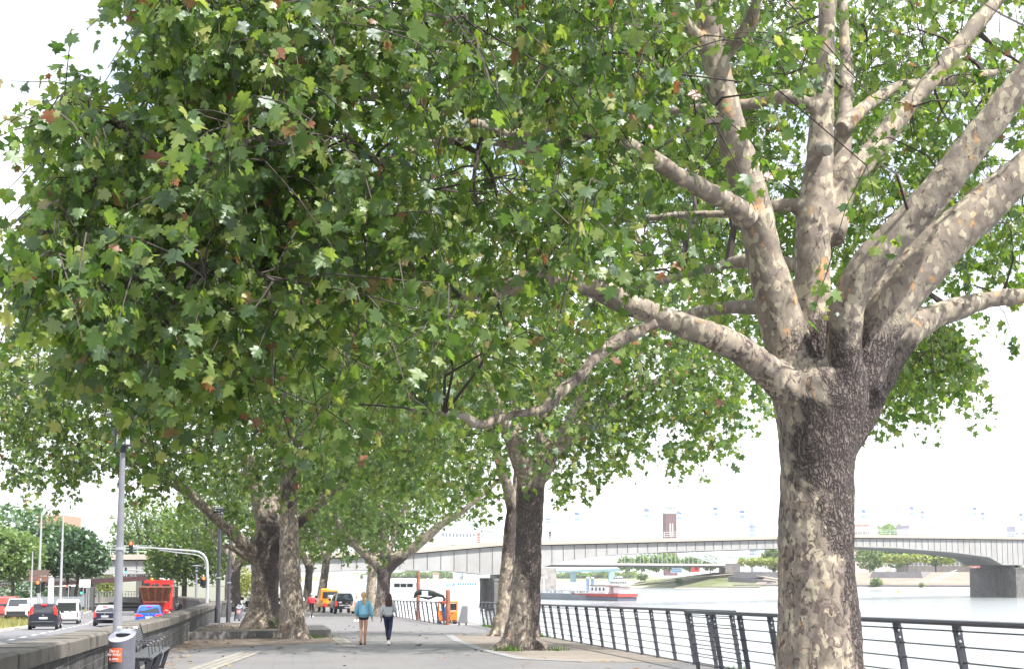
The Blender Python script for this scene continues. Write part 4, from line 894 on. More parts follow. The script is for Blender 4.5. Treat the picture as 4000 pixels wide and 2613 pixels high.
# ------------------------------------------------------------------ waste bins
M_bin = mat('grey_bin_steel', (.15, .155, .19), .38, .5, .12, 5)
def waste_bin(label, base, r, h, facing, group='grey waste bins with orange stickers', post=False, words=True):
    t = thing('waste_bin', label, 'waste bin', base, facing, group)
    b = MB(); n = 28; prof = []
    def top(a): return h - .13 * (1 - math.sin(a)) * .5       # slanted top, low at the front (-y)
    rings = [[(r * math.cos(2 * math.pi * k / n), r * math.sin(2 * math.pi * k / n), .12) for k in range(n)], [(r * math.cos(2 * math.pi * k / n), r * math.sin(2 * math.pi * k / n), h - .22 - .0 * k) for k in range(n)],
             [(r * math.cos(2 * math.pi * k / n), r * math.sin(2 * math.pi * k / n), h - .01 - .2 * (1 - (math.sin(2 * math.pi * k / n) + 1) / 2)) for k in range(n)]]
    b.loft(rings, True, False); b.add(rings[0], [tuple(range(n))]); b.build('body', M_bin, t, True)
    l = MB()                                                    # slanted lid: ring with a smile-shaped mouth
    def lidz(y): return h - .01 - .2 * (1 - (y / r + 1) / 2) + .004
    outer = [(r * 1.02 * math.cos(2 * math.pi * k / n), r * 1.02 * math.sin(2 * math.pi * k / n)) for k in range(n)]
    inner = []
    for k in range(n):
        a = 2 * math.pi * k / n; x = .60 * r * math.cos(a); y = (.52 * r * math.sin(a) if math.sin(a) < 0 else .10 * r * math.sin(a)) + .22 * r; inner.append((x, y))
    fs = [(k, (k + 1) % n, n + (k + 1) % n, n + k) for k in range(n)]
    l.add([(x, y, lidz(y)) for x, y in outer] + [(x, y, lidz(y)) for x, y in inner], fs)
    l.build('lid', mat('pale_bin_lid', (.30, .31, .36), .4, .4, .1, 6), t)
    i_ = MB(); i_.loft([[(x, y, lidz(y) - .003) for x, y in inner], [(x * .9, y - .02, lidz(y) - .06) for x, y in inner]], True, False); i_.add([(x * .9, y - .02, lidz(y) - .058) for x, y in inner], [tuple(range(n))]); i_.build('opening', mat('painted_hollow_shade', (.012, .013, .016), .9), t)  # shade inside the mouth is put into the near-black colour
    for x in (-.55, .75): c = MB(); c.box((x * r, r * .62, h + .012), (.07, .05, .03), None, 1, .008); c.build('clip', M_white, t)
    s = MB(); ns = 8; a0, a1 = math.radians(-128), math.radians(-62); z0, z1 = h - .52, h - .30; R_ = r + .004
    vs_ = [(R_ * math.cos(a0 + (a1 - a0) * k / ns), R_ * math.sin(a0 + (a1 - a0) * k / ns), z) for k in range(ns + 1) for z in (z0, z1)]
    s.add(vs_, [(2 * k, 2 * k + 2, 2 * k + 3, 2 * k + 1) for k in range(ns)]); st = s.build('sticker', mat('orange_sticker', (.82, .13, .045), .5, 0, .05), t, False, False)
    am = (a0 + a1) / 2
    if words:
        def M_(x, z): return Matrix.Rotation(am + R(90), 4, 'Z') @ Matrix.Translation((x, -r - .010, z)) @ UPRIGHT
        for txt, sz, x, z in (('Dun et', .062, .0, z1 - .048), ('för Kölle!', .062, .0, z1 - .105), ('AWB', .052, .02, z0 + .045)):
            text_mesh(txt, sz, M_white, 'lettering', st, M_(x, z), .0008)
        u_ = MB(); u_.box((0, 0, 0), (.10, .002, .004), Matrix.Rotation(am + R(90), 4, 'Z') @ Matrix.Translation((.02, -r - .008, z0 + .014)))
        for q in range(3): u_.tube([Vector((-.075 - .0 * q, -r - .008, z0 + .045)) + Vector((.018 * math.cos(q * 1.05 + k * 1.05), 0, .02 * math.sin(q * 1.05 + k * 1.05))) for k in (0, 3)], .002, 4, True, Matrix.Rotation(am + R(90), 4, 'Z'))
        u_.build('emblem', M_white, st)
    f = MB(); f.box((0, 0, .06), (r * .5, r * .5, .13)); f.lathe([(r * .8, 0), (r * .8, .02)], 12); f.build('foot', M_dark, t)
    if post:
        p = MB(); p.box((-r - .11, .05, h * .45), (.09, .09, h * .92), Matrix.Rotation(R(5), 4, 'Y')); p.build('post', M_dark, t)
    return t
waste_bin('nearest grey waste bin with a smile-shaped opening in front of the bench', (P(477, 2500, 28).x, 28, gz(28)), .215, 1.035 - 0.0, R(-14))
waste_bin('grey waste bin left of the gnarled trunk with a dark post at its side', (*G(934, 2424)[:2], G(934, 2424).z), .19, 1.0, R(-4), post=True)
waste_bin('far grey waste bin half hidden by the third lantern post', (P(880, 2396, 146).x, 146, gz(146)), .3, 1.15, R(6), words=True)

# ------------------------------------------------------------------ benches
M_bench = mat('anthracite_bench_steel', (.045, .047, .062), .4, .4, .15, 8)
M_slat = mat('grey_bench_slats', (.085, .09, .10), .45, .3, .12, 8)
def bench(label, p, ang, Ln):
    t = thing('park_bench', label, 'bench', p, ang, 'steel benches along the stone wall')   # local x along the wall, -y towards the walk
    s = MB()
    for k in range(7): s.box((0, -.02 - .066 * (k - 3), .445), (Ln, .05, .028), None, 1, .006)
    s.tube([(-Ln / 2, -.265, .435), (Ln / 2, -.265, .435)], .026, 8); s.build('seat', M_slat, t)
    b = MB(); tilt = Matrix.Translation((0, .235, .50)) @ Matrix.Rotation(R(-17), 4, 'X')
    for k in range(10): b.box((0, 0, .03 + .041 * k), (Ln - .1, .012, .026), tilt)
    for k in range(8): b.box((-Ln / 2 + .1 + (Ln - .2) * k / 7, .012, .24), (.02, .012, .43), tilt)
    b.build('backrest', M_slat, t)
    for x in (-Ln / 2 + .04, Ln / 2 - .04):
        l = MB()
        for (a, c) in (((-.26, .43), (-.13, .0)), ((.24, .43), (.17, .0))): l.bar((x, a[0], a[1]), (x, c[0], c[1]), .09, .035, None, (1, 0, 0)); l.box((x, c[0], .012), (.035, .12, .024))
        l.bar((x, -.26, .415), (x, .26, .415), .03, .07); l.bar((x, -.15, .03), (x, .2, .03), .03, .05)
        l.bar((x, .235, .42), (x, .385, .93), .03, .10); l.build('leg', M_bench, t)
    for x in (-Ln / 2 + .2, 0, Ln / 2 - .2):
        a = MB(); a.tube([(x, -.22, .45), (x, -.20, .66), (x, -.17, .68), (x, .15, .68), (x, .17, .66), (x, .18, .45)], .009, 6); a.build('armrest', M_bench, t)
    return t
wang = math.atan2(1, -.142)
def wall_side(y, d): return (wallx(y) + d, y, gz(y))
bench('dark steel bench nearer the camera, partly hidden behind the waste bin', wall_side(33.0, .42), wang, 2.1)
bench('farther dark steel bench with its slatted backrest showing against the stone wall', wall_side(36.3, .42), wang, 2.6)

# ------------------------------------------------------------------ signals, poles, signs on the road side
def signal_head(name, parent, loc, lit, s=1.0, rz_=0.0):
    """three-lamp head facing -y; built as a part with lamps as sub-parts"""
    h = MB(); h.box((0, 0, 0), (.30 * s, .16 * s, .92 * s), None, 1, .03 * s)
    for k in (-1, 0, 1): h.lathe([(.13 * s, 0), (.14 * s, .16 * s)], 10, (0, 0, 0), Matrix.Translation((0, -.08 * s, .29 * s * k + .02)) @ Matrix.Rotation(R(90), 4, 'X'), False)
    o = h.build('signal_head', mat('black_signal_housing', (.015, .017, .018), .5), parent); o.location = loc; o.rotation_euler = (0, 0, rz_)
    for k, (nm, off, onm) in {1: ('lamp', (.10, .01, .01), (1, .10, .03)), 0: ('lamp', (.02, .07, .06), (1, .6, .05)), -1: ('lamp', (.02, .08, .07), (.05, 1, .7))}.items():
        l = MB(); l.lathe([(.002, 0), (.125 * s, 0), (.125 * s, .02 * s)], 14, (0, 0, 0), Matrix.Translation((0, -.095 * s, .29 * s * k)) @ Matrix.Rotation(R(90), 4, 'X'))
        lo = l.build('lamp', glow('signal_lit_%d' % k, onm, 3.0) if lit == k else mat('signal_unlit_%d' % k, off, .3), o)
    return o
def dirx(u, Y): return P(u, 2300, Y).x
Ym = 107; bx = dirx(810, Ym); t = thing('traffic_signal', 'tall curved steel signal mast with a long arm and two red lights', 'traffic light', (bx, Ym, rz(Ym)), 0)
def mp_(u, v): q = P(u, v, Ym); return (q.x - bx, 0, q.z - rz(Ym))
m = MB(); m.tube([(0, 0, 0), mp_(810, 2300), mp_(810, 2215), mp_(809, 2195), mp_(803, 2178), mp_(792, 2164), mp_(776, 2155), mp_(750, 2151), mp_(680, 2146), mp_(600, 2140), mp_(522, 2136)], [.10, .10, .085, .08, .078, .075, .07, .065, .06, .05, .045], 10)
m.tube([mp_(806, 2222), mp_(803, 2198), mp_(794, 2181), mp_(778, 2170), mp_(755, 2164), mp_(690, 2157), mp_(620, 2147)], .035, 8); m.build('mast', M_steel, t, True)
a = mp_(513, 2136); signal_head('h', t, (a[0], -.05, a[2]), 1, .78); a = mp_(804, 2272); signal_head('h', t, (a[0] - .1, -.12, a[2]), 1, .78)
a = mp_(800, 2272); signal_head('h', t, (a[0] - .22, .05, a[2]), None, .6, R(60))
Yn = 205; bx = dirx(640, Yn); t = thing('traffic_signal', 'far curved signal mast over the footbridge showing green', 'traffic light', (bx, Yn, -2.9), 0)
def mn_(u, v): q = P(u, v, Yn); return (q.x - bx, 0, q.z + 2.9)
m = MB(); m.tube([(0, 0, 0), mn_(642, 2270), mn_(640, 2246), mn_(632, 2238), mn_(610, 2232), mn_(560, 2228), mn_(500, 2223)], [.12, .11, .1, .09, .08, .07, .06], 8); m.build('mast', M_steel, t, True)
a = mn_(492, 2226); signal_head('h', t, (a[0], -.05, a[2]), -1, .75)
for (u, v, Y, lit, s, lab) in ((149, 2290, 127, 1, 1.02, 'red traffic signal on a grey pole at the edge of the grass verge'), (319, 2306, 172, -1, .75, 'small traffic signal showing green on the median'), (262, 2296, 178, 1, .65, 'small red traffic signal between the two tree stems')):
    x = dirx(u, Y); z = P(u, v, Y).z; t = thing('traffic_signal', lab, 'traffic light', (x + .15, Y, rz(Y)), 0)
    p = MB(); p.tube([(0, 0, 0), (0, 0, z - rz(Y) + .6 * s)], .06, 8); p.build('pole', M_steel, t, True)
    signal_head('h', t, (-.12, -.14, z - rz(Y)), lit, s); signal_head('h', t, (.1, .06, z - rz(Y)), None, s * .8, R(70))
def tall_lamp(label, u0, v1, u1, Y, arms, r=.09):
    q = P(u1, v1, Y); x = dirx(u0, Y); t = thing('street_lamp', label, 'street lamp', (q.x, Y, rz(Y)), 0, 'tall road lamps'); H = q.z - rz(Y)
    p = MB(); p.tube([(0, 0, 0), (0, 0, H * .35), (0, 0, H)], [r * 1.3, r, r * .55], 8); p.build('pole', M_steel, t, True)
    for s in arms:
        a = MB(); a.tube([(0, 0, H), (s * .3, 0, H + .05), (s * .7, 0, H + .08)], .03, 6); a.loft([[(s * (.55 + .75 * k / 4), y * w_, H + .06 + z) for y, z in ((-1, 0), (1, 0), (.7, .09), (-.7, .09))] for k, w_ in enumerate((.08, .16, .18, .15, .06))]); a.build('lamp_head', mat('grey_lamp_head', (.3, .31, .33), .4), t)
    return t
tall_lamp('twin-armed road lamp on a tall pale pole beside the two-stemmed tree', 237, 1998, 248, 152, (-1, 1), .12)
tall_lamp('tall pale road lamp pole carrying two brown sign boards', 147, 2000, 163, 131, (), .11)
tall_lamp('thin dark grey pole rising from the grass verge at the left', 118, 2152, 128, 114, (), .07)
tall_lamp('faint far road lamp above the flyover', 385, 2082, 388, 300, (-1,), .12)
tall_lamp('thin far lamp pole in front of the pink footbridge', 390, 2190, 392, 214, (-1,), .06)
M_brown = mat('brown_sign_back', (.17, .085, .065), .7, 0, .1, 4)
t = thing('road_sign', 'two brown sign boards seen from behind, stacked on the lamp pole', 'sign', (dirx(150, 130.7), 130.7, P(150, 2271, 130.7).z), 0)
for k, (c_, z0, z1) in enumerate(((M_brown, 0.02, .42), (mat('dark_brown_sign_back', (.14, .09, .075), .7), .45, .88))):
    m = MB(); m.box((0, 0, (z0 + z1) / 2), (1.48, .04, z1 - z0)); m.build('board', c_, t)
for s_ in (-.2, .35): m = MB(); m.box((s_, .06, .44), (.06, .05, .9)); m.build('bracket', M_steel, t)
x = dirx(199, 150); t = thing('column', 'plain white round column beside the signal on the median', 'column', (x, 150, rz(150)), 0)
m = MB(); zt = P(199, 2258, 150).z - rz(150); m.lathe([(.26, 0), (.26, .1), (.24, .12), (.24, zt - .1), (.2, zt)], 14); m.build('shaft', M_white, t, True); m = MB(); m.lathe([(.3, 0), (.3, .06)], 14); m.build('base', M_conc, t)
x = dirx(331, 174); t = thing('road_sign', 'blank white sign board on two steel posts beside the footbridge', 'sign', (x, 174, rz(174)), 0)
z0, z1 = P(331, 2294, 174).z - rz(174), P(331, 2262, 174).z - rz(174)
m = MB(); m.box((0, 0, (z0 + z1) / 2), (1.1, .05, z1 - z0)); m.build('board', M_white, t)
for s in (.2, .42):
    m = MB(); m.tube([(s, .06, 0), (s, .06, z1)], .04, 8); m.build('post', M_steel, t)
x = dirx(641, 200); t = thing('road_sign', 'blue and white direction sign above the red truck', 'sign', (x, 200, -2.9), 0)
z0, z1 = P(641, 2266, 200).z + 2.9, P(641, 2244, 200).z + 2.9
m = MB(); m.box((0, 0, (z0 + z1) / 2), (1.3, .05, z1 - z0)); m.build('board', M_white, t)
m = MB(); m.box((.0, -.03, z1 - .17), (1.2, .02, .26)); m.build('panel', mat('sign_blue', (.05, .2, .55), .5), t)
for s_ in (-.4, .4): m = MB(); m.tube([(s_, .06, 0), (s_, .06, z1)], .05, 8); m.build('post', M_steel, t)

# ------------------------------------------------------------------ footbridge, flyover, underpass, buildings
M_pink = mat('pink_painted_girder', (.56, .30, .35), .6, 0, .1, 1)
Yb0, Yb1 = 212, 236
def fb(u, v, f): Y = 205 + 22 * f; return P(u, v, Y)
t = thing('footbridge', 'pink footbridge with white railings across the road in the distance', 'footbridge', (0, 0, 0))
pts = [(-60, 2304, 2290, 2278, 0), (120, 2292, 2276, 2264, .2), (330, 2279, 2265, 2252, .45), (480, 2271, 2254, 2238, .62), (620, 2262, 2246, 2230, .8), (700, 2259, 2243, 2226, .9)]
g_, d_, r_ = MB(), MB(), MB(); rg = []; rg2 = []
for u, vb, vt, vr, f in pts:
    b_, t_, rr_ = fb(u, vb, f), fb(u, vt, f), fb(u, vr - 3, f)
    rg.append([(b_.x, b_.y, b_.z), (b_.x, b_.y + 3, b_.z), (b_.x, b_.y + 3, t_.z), (b_.x, b_.y, t_.z)])
    rg2.append((t_, rr_))
g_.loft(rg); g_.build('girder', M_pink, t)
for (a, ar), (b, br_) in zip(rg2, rg2[1:]):
    n = int((b - a).length / .34)
    for dy in (0.05, 2.95):
        r_.bar(ar + Vector((0, dy, 0)), br_ + Vector((0, dy, 0)), .12, .16); r_.bar(a + Vector((0, dy, .12)), b + Vector((0, dy, .12)), .06, .06)
        for k in range(n):
            p_ = a.lerp(b, k / n); q_ = ar.lerp(br_, k / n); r_.bar(p_ + Vector((0, dy, 0)), q_ + Vector((0, dy, 0)), .17, .06)
r_.build('railing', M_white, t)
for u, f in ((352, .47), (665, .85)):
    q = fb(u, 2280, f); m = MB(); m.tube([(q.x, q.y + 1.5, -3.3), (q.x, q.y + 1.5, q.z + .2)], .28, 10); m.build('pillar', M_conc, t)
t = thing('flyover', 'concrete elevated road with a pale parapet behind the footbridge', 'bridge', (0, 0, 0))
def fly(v0, v1, setb, dep, matl, nm):
    m = MB(); rg = []
    for u, dv, Y in ((330, 0, 316), (400, -9, 306), (470, -20, 296), (570, -34, 282)):
        p0, p1 = P(u, v0 + dv, Y), P(u, v1 + dv, Y); rg.append([(p0.x, Y + setb, p0.z), (p0.x, Y + setb + dep, p0.z), (p1.x, Y + setb + dep, p1.z), (p1.x, Y + setb, p1.z)])
    m.loft(rg); m.build(nm, matl, t)
fly(2228, 2214, 0, 12, M_conc, 'deck'); fly(2213.5, 2192, -.1, .4, M_white, 'parapet'); fly(2245, 2228.5, 1.2, 9, mat('painted_underdeck_shade', (.05, .05, .055), .8), 'girder')  # girder coloured dark to stand in for the shade under the deck
for q, yy in ((P(420, 2230, 305), 306), (P(540, 2215, 298), 300)): m = MB(); m.box((q.x, yy, (q.z - 3.2) / 2), (1.2, 1.2, q.z + 3.2)); m.build('pier', M_conc, t)
t = thing('underpass', 'low grey concrete portal of the road underpass behind the red truck', 'underpass', (0, 0, 0))
xl, xr = dirx(335, 238), dirx(700, 238)
m = MB(); z0, z1 = P(500, 2351, 236).z, P(500, 2331, 236).z
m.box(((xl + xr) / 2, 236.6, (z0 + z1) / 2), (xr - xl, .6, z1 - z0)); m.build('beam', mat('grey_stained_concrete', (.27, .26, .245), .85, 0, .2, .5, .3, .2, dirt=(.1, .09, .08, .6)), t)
m = MB(); m.box(((xl + xr) / 2, 252, z0 - 3.6), (xr - xl, .4, 7)); m.box(((xl + xr) / 2, 244, z0 + .1), (xr - xl, 15, .15)); m.build('inner_wall', mat('painted_tunnel_shade', (.045, .045, .05), .9), t)  # the underpass gloom is painted: walls and ceiling coloured almost black
m = MB()
for x in np.linspace(xl, xr, 34): m.tube([(x, 236.5, z1), (x, 236.5, z1 + .75)], .04, 5)
m.bar((xl, 236.5, z1 + .75), (xr, 236.5, z1 + .75), .06, .06); m.bar((xl, 236.5, z1 + .4), (xr, 236.5, z1 + .4), .04, .04); m.build('handrail', M_steel, t)
def window_mat(name, wall, glass, bw, rh, fr=.3):
    t_ = NT(name); co = t_.coord(); sx = t_.n('ShaderNodeSeparateXYZ'); t_.l(co, sx.inputs[0])
    fx = t_.math('FRACT', t_.math('DIVIDE', t_.math('ADD', sx.outputs[0], sx.outputs[1]), bw)); fz = t_.math('FRACT', t_.math('DIVIDE', sx.outputs[2], rh))
    m_ = t_.math('MULTIPLY', t_.math('GREATER_THAN', fx, fr), t_.math('GREATER_THAN', fz, fr + .1))
    t_.bsdf(t_.mix(m_, wall, glass), .5); return t_.m
def block(name, label, u0, u1, v0, v1, Y, depth, wallm, cat='building', roof=None, wins=None, zb=None, roofv=None):
    a, b = P(u0, v1, Y), P(u1, v0, Y); zb = -3.2 if zb is None else zb; w_ = b.x - a.x; h_ = b.z - zb
    t = thing(name, label, cat, ((a.x + b.x) / 2, Y, zb), 0)
    m = MB(); m.box((0, depth / 2, h_ / 2), (w_, depth, h_)); m.build('wall', wallm, t)
    if roof:
        rm, rh = roof; m = MB(); m.box((0, depth / 2, h_ + rh / 2 + .002), (w_ + .4, depth + .4, rh)); m.build('roof', rm, t)
    if wins:
        nx, nz_, ww, wh, gm = wins
        wo_ = None
        for i in range(nx):
            for j in range(nz_):
                x = -w_ / 2 + w_ * (i + .5) / nx; z = h_ - (h_ * .9 if h_ < 6 else h_ * .8) * (j + .6) / nz_
                if wo_ is None:
                    m = MB(); m.box((0, 0, 0), (ww, .12, wh)); wo_ = m.build('window', gm, t); o = wo_
                    m = MB(); m.box((0, -.05, 0), (.08, .08, wh)); m.box((0, -.07, -wh / 2), (ww + .2, .1, .1)); m.build('frame', M_white, wo_)
                else: o = copy_tree(wo_, t)
                o.location = (x, -.03, z)
    return t
M_terra = mat('terracotta_cladding', (.40, .22, .16), .8, 0, .06, .5)
M_cream = mat('cream_render', (.62, .58, .52), .8, 0, .05, .5)
t = block('apartment_building', 'pale building with a terracotta upper storey seen between the left trees', 140, 246, 2060, 2330, 360, 14, M_cream, roof=(M_terra, 2.6), wins=(3, 4, 1.0, 1.3, mat('pale_sky_glass', (.35, .38, .42), .2)))
t = block('pavilion', 'low white kiosk with a red sign under the footbridge', 165, 330, 2296, 2345, 212, 5, mat('kiosk_white', (.66, .66, .68), .6), 'kiosk', roof=(M_white, .15))
m = MB(); m.box((-.9, -.08, 1.62), (1.0, .06, .35)); m.build('sign_panel', mat('red_sign', (.6, .02, .03), .5), t); m = MB(); m.box((1.6, -.08, .9), (.9, .06, .5)); m.build('poster', mat('red_white_poster', (.6, .25, .25), .6, 0, .5, 4), t); m = MB(); m.box((.2, -.07, .8), (.5, .06, 1.2)); m.build('door', mat('blue_door', (.1, .22, .5), .5), t)
m = MB(); m.box((0, 0, 0), (1, 1, 1))
t = thing('fence', 'grey panel fence along the median behind the white van', 'fence', (0, 0, 0))
m = MB(); mp2 = MB(); x0, x1 = dirx(125, 165), dirx(330, 165); zt = P(200, 2328, 165).z
for k in range(11):
    x = x0 + (x1 - x0) * k / 10; m.bar((x, 165, rz(165)), (x, 165, zt), .06, .06)
    if k < 10: mp2.box((x + (x1 - x0) / 20, 165, (zt + rz(165)) / 2 + .1), ((x1 - x0) / 10 - .1, .03, zt - rz(165) - .25))
m.build('post', M_steel, t); mp2.build('panel', mat('grey_fence_panel', (.23, .25, .29), .6), t)
x = dirx(300, 190); t = thing('traffic_barrier', 'orange construction barrier on the median beyond the white van', 'barrier', (x, 190, rz(190)), 0)
for z_ in (.3, .75): m = MB(); m.box((0, 0, z_), (1.0, .05, .28)); m.build('board', M_orange, t)
for s_ in (-.45, .45): m = MB(); m.box((s_, .055, .45), (.06, .06, .9)); m.build('post', M_white, t)
# ------------------------------------------------------------------ vehicles (local: x across, +y forward, rear at y=0)
def paint(name, c, coat=.5): return mat(name, c, .3, .1, .05, 3, 0, .5, coat)
def wheel(parent, x, y, r, w_, name='wheel'):
    o = MB(); s = 1 if x > 0 else -1
    o.lathe([(r * .62, -w_ / 2), (r * .9, -w_ / 2), (r, -w_ / 2 + .03), (r, w_ / 2 - .03), (r * .9, w_ / 2), (r * .62, w_ / 2)], 20, (0, 0, 0), Matrix.Rotation(R(90), 4, 'Y'), False)
    t = o.build(name, M_black, parent, True); t.location = (x, y, r)
    m = MB(); m.lathe([(.02, w_ / 2 * .7), (r * .15, w_ / 2 * .8), (r * .2, w_ / 2 * .55), (r * .58, w_ / 2 * .6), (r * .63, w_ / 2 * .95), (r * .63, -w_ / 2)], 14, (0, 0, 0), Matrix.Rotation(R(90 * s), 4, 'Y')); m.build('rim', mat('alloy_rim', (.38, .39, .41), .35, .8, .1), t, True)
    return t
def car(name, label, loc, rot, L_, W, H, sections, belt, pm, wh=.31, cat='car', group=None, roofm=None, face='rear', plate='K AB 123', gl=M_glass, tail=None, lit=True, lower=None):
    """sections: (y, z_bottom, z_belt, half_width, z_roof or None, roof_half_width) from rear to front"""
    t = thing(name, label, cat, loc, rot, group)
    b = MB(); rings = []
    for (y, zb, zl, hw, zr, rw) in [q_[:6] for q_ in sections]:
        rings.append([(-hw * .93, y, zb), (-hw, y, zb + .12), (-hw * 1.0, y, (zb + zl) / 2 + .05), (-hw * .975, y, zl - .06), (-hw * .93, y, zl), (hw * .93, y, zl), (hw * .975, y, zl - .06), (hw * 1.0, y, (zb + zl) / 2 + .05), (hw, y, zb + .12), (hw * .93, y, zb)])
    b.loft(rings); body = b.build('body', pm, t, True)
    g = [s for s in sections if s[4]]
    gr = MB(); rings = [[(-s[3] * .925, s[0], s[2] - .01), (-s[5], s[0] + s[6], s[4] - .07), (-s[5] * .86, s[0] + s[6], s[4] - .012), (-s[5] * .45, s[0] + s[6], s[4]), (s[5] * .45, s[0] + s[6], s[4]), (s[5] * .86, s[0] + s[6], s[4] - .012), (s[5], s[0] + s[6], s[4] - .07), (s[3] * .925, s[0], s[2] - .01)] for s in [tuple(x) if len(x) > 6 else (*x, 0) for x in g]]
    gr.loft(rings); gh = gr.build('roof', roofm or pm, t, True)
    return t, g
def windows(t, quads, gm, nm='window', parent=None):
    for q in quads:
        m = MB(); q = [Vector(p) for p in q]; n = (q[1] - q[0]).cross(q[3] - q[0]).normalized()
        m.loft([[tuple(p - n * .01) for p in q], [tuple(p + n * .006) for p in q]]); m.build(nm, gm, parent or t)
def plate_on(t, txt, x, y, z, w_=.52, h_=.115):
    m = MB(); m.box((x, y, z), (w_, .012, h_)); p = m.build('number_plate', M_plate, t)
    text_mesh(txt, .092, M_ink, 'lettering', p, Matrix.Translation((x + .02, y - .009, z)) @ UPRIGHT, .0)
    m = MB(); m.box((x - w_ / 2 + .025, y - .008, z), (.045, .006, h_ - .008)); m.build('blue_strip', mat('plate_blue', (.02, .08, .5), .5), p)
def rear_lamp(t, pts, y, thick, lit, nm='tail_light'):
    m = MB(); m.prism(pts, y - .012, y + thick, 'y'); return m.build(nm, M_redlamp if lit else M_redlens, t)
def hatch(name, label, x, y, z, rot, W, H, L_, pm, roofm=None, lamps='high', plate='K', belt=.95, group='cars waiting on the road', wh=.31, hl=.05):
    """hatchback seen from behind"""
    hw = W / 2; zr = H; rw = hw * .74
    secs = [(0, .30, belt - .04, hw * .93, None, 0), (.10, .22, belt, hw * .97, zr - .10, rw * .97, .32), (.55, .2, belt + .0, hw, zr - .01, rw, .15), (1.5, .2, belt - .02, hw, zr, rw * 1.02, 0), (2.4, .2, belt - .06, hw, zr - .06, rw, -.1), (L_ - 1.15, .2, belt - .07, hw * .99, belt + .02, rw * 1.1, 0), (L_ - .35, .22, belt - .22, hw * .94, None, 0), (L_, .28, belt - .38, hw * .8, None, 0)]
    t, g = car(name, label, (x, y, z), rot, L_, W, H, [s if len(s) > 5 else s for s in secs], belt, pm, wh, 'car', group, roofm)
    # rear window on the sloping tailgate, side windows
    y0, y1 = .10, .42
    f = lambda k: y0 + (y1 - y0) * k - .012
    zc = lambda k: belt + (zr - .10 - .07 - belt) * k
    xc = lambda k: hw * .97 * .925 + (rw * .97 - hw * .97 * .925) * k
    windows(t, [[(-xc(.12) * .88, f(.12), zc(.12)), (xc(.12) * .88, f(.12), zc(.12)), (xc(.93) * .90, f(.93), zc(.93)), (-xc(.93) * .90, f(.93), zc(.93))]], M_glass, 'rear_window')
    for s in (-1, 1):
        for (ya, yb) in ((.62, 1.42), (1.5, 2.3)):
            q = [(s * (hw * .925 + .004), ya, belt + .03), (s * (hw * .925 + .004), yb, belt + .02), (s * (rw + .03), min(yb, 2.2) - .05, zr - .14), (s * (rw + .03), ya + .14, zr - .14)]
            if s > 0: q = q[::-1]
            windows(t, [[q[0], q[3], q[2], q[1]]], M_glass, 'side_window')
        m = MB(); m.box((s * (hw + .09), 2.15, belt + .06), (.20, .10, .13), None, 1, .03); m.build('mirror', pm if lamps != 'wide' else M_black, t)
        if lamps == 'high': rear_lamp(t, [(s * hw * .72, belt - .08), (s * hw * .93, belt - .12), (s * hw * .90, belt + .22), (s * rw * 1.0, zr - .16), (s * rw * .88, zr - .16), (s * hw * .74, belt + .05)], .02, .25, True)
        elif lamps == 'mid': rear_lamp(t, [(s * hw * .74, belt - .30), (s * hw * .955, belt - .30), (s * hw * .95, belt + .10), (s * hw * .86, belt + .12), (s * hw * .76, belt - .05)], -.004, .2, True)
        else: rear_lamp(t, [(s * hw * .40, belt - .16), (s * hw * .94, belt - .22), (s * hw * .95, belt - .03), (s * hw * .62, belt - .06)], -.012, .15, True)
        m = MB(); m.box((s * hw * .8, -.035, .42), (.16, .02, .06)); m.build('reflector', M_redlens, t)
    rear_lamp(t, [(-.16, zr - .11), (.16, zr - .11), (.15, zr - .075), (-.15, zr - .075)], .36, .08, True, 'brake_light')
    m = MB(); m.box((0, .05, .40), (W * .93, .20, .20), None, 1, .05); m.build('bumper', pm, t); m = MB(); m.box((0, .04, .27), (W * .8, .18, .14), None, 1, .03); m.build('skirt', M_black, t)
    m = MB(); m.box((0, -.07, .50), (W * .7, .015, .02)); m.build('trim_strip', M_chrome, t)
    m = MB(); m.lathe([(.045, 0), (.045, .015)], 12, (0, 0, 0), Matrix.Translation((0, -.0, belt - .10)) @ Matrix.Rotation(R(90), 4, 'X')); m.build('badge', M_chrome, t)
    plate_on(t, plate, 0, -.012 if lamps != 'wide' else -.03, belt - .26)
    for yy in (.72, L_ - .85):
        for s in (-1, 1): wheel(t, s * (hw - .10), yy, wh, .21)
    return t
carg = 'cars waiting on the road'
hatch('hatchback_car', 'dark blue-black compact car with tall red tail lights beside the grass verge', dirx(172, 103), 103, rz(103), R(11), 1.76, 1.56, 4.3, paint('blue_black_paint', (.010, .012, .022), .15), None, 'high', 'K FX 4138', .96)
hatch('hatchback_car', 'small dark car with a pale sky reflection painted on its roof left of the lantern post', dirx(412, 124), 124, rz(124), R(10), 1.64, 1.48, 3.6, paint('violet_black_paint', (.012, .011, .035), .2), mat('painted_sky_sheen_roof', (.30, .31, .34), .3, .2, .05), 'mid', 'K UP 2064', .95)  # roof coloured pale in place of the sky's reflection on dark paint
hatch('hatchback_car', 'bright blue car half hidden by the wall behind the red truck', dirx(584, 115), 115, rz(115), R(9), 1.83, 1.47, 4.35, paint('bright_blue_paint', (.012, .085, .45)), None, 'wide', 'K MU 1881', .93)
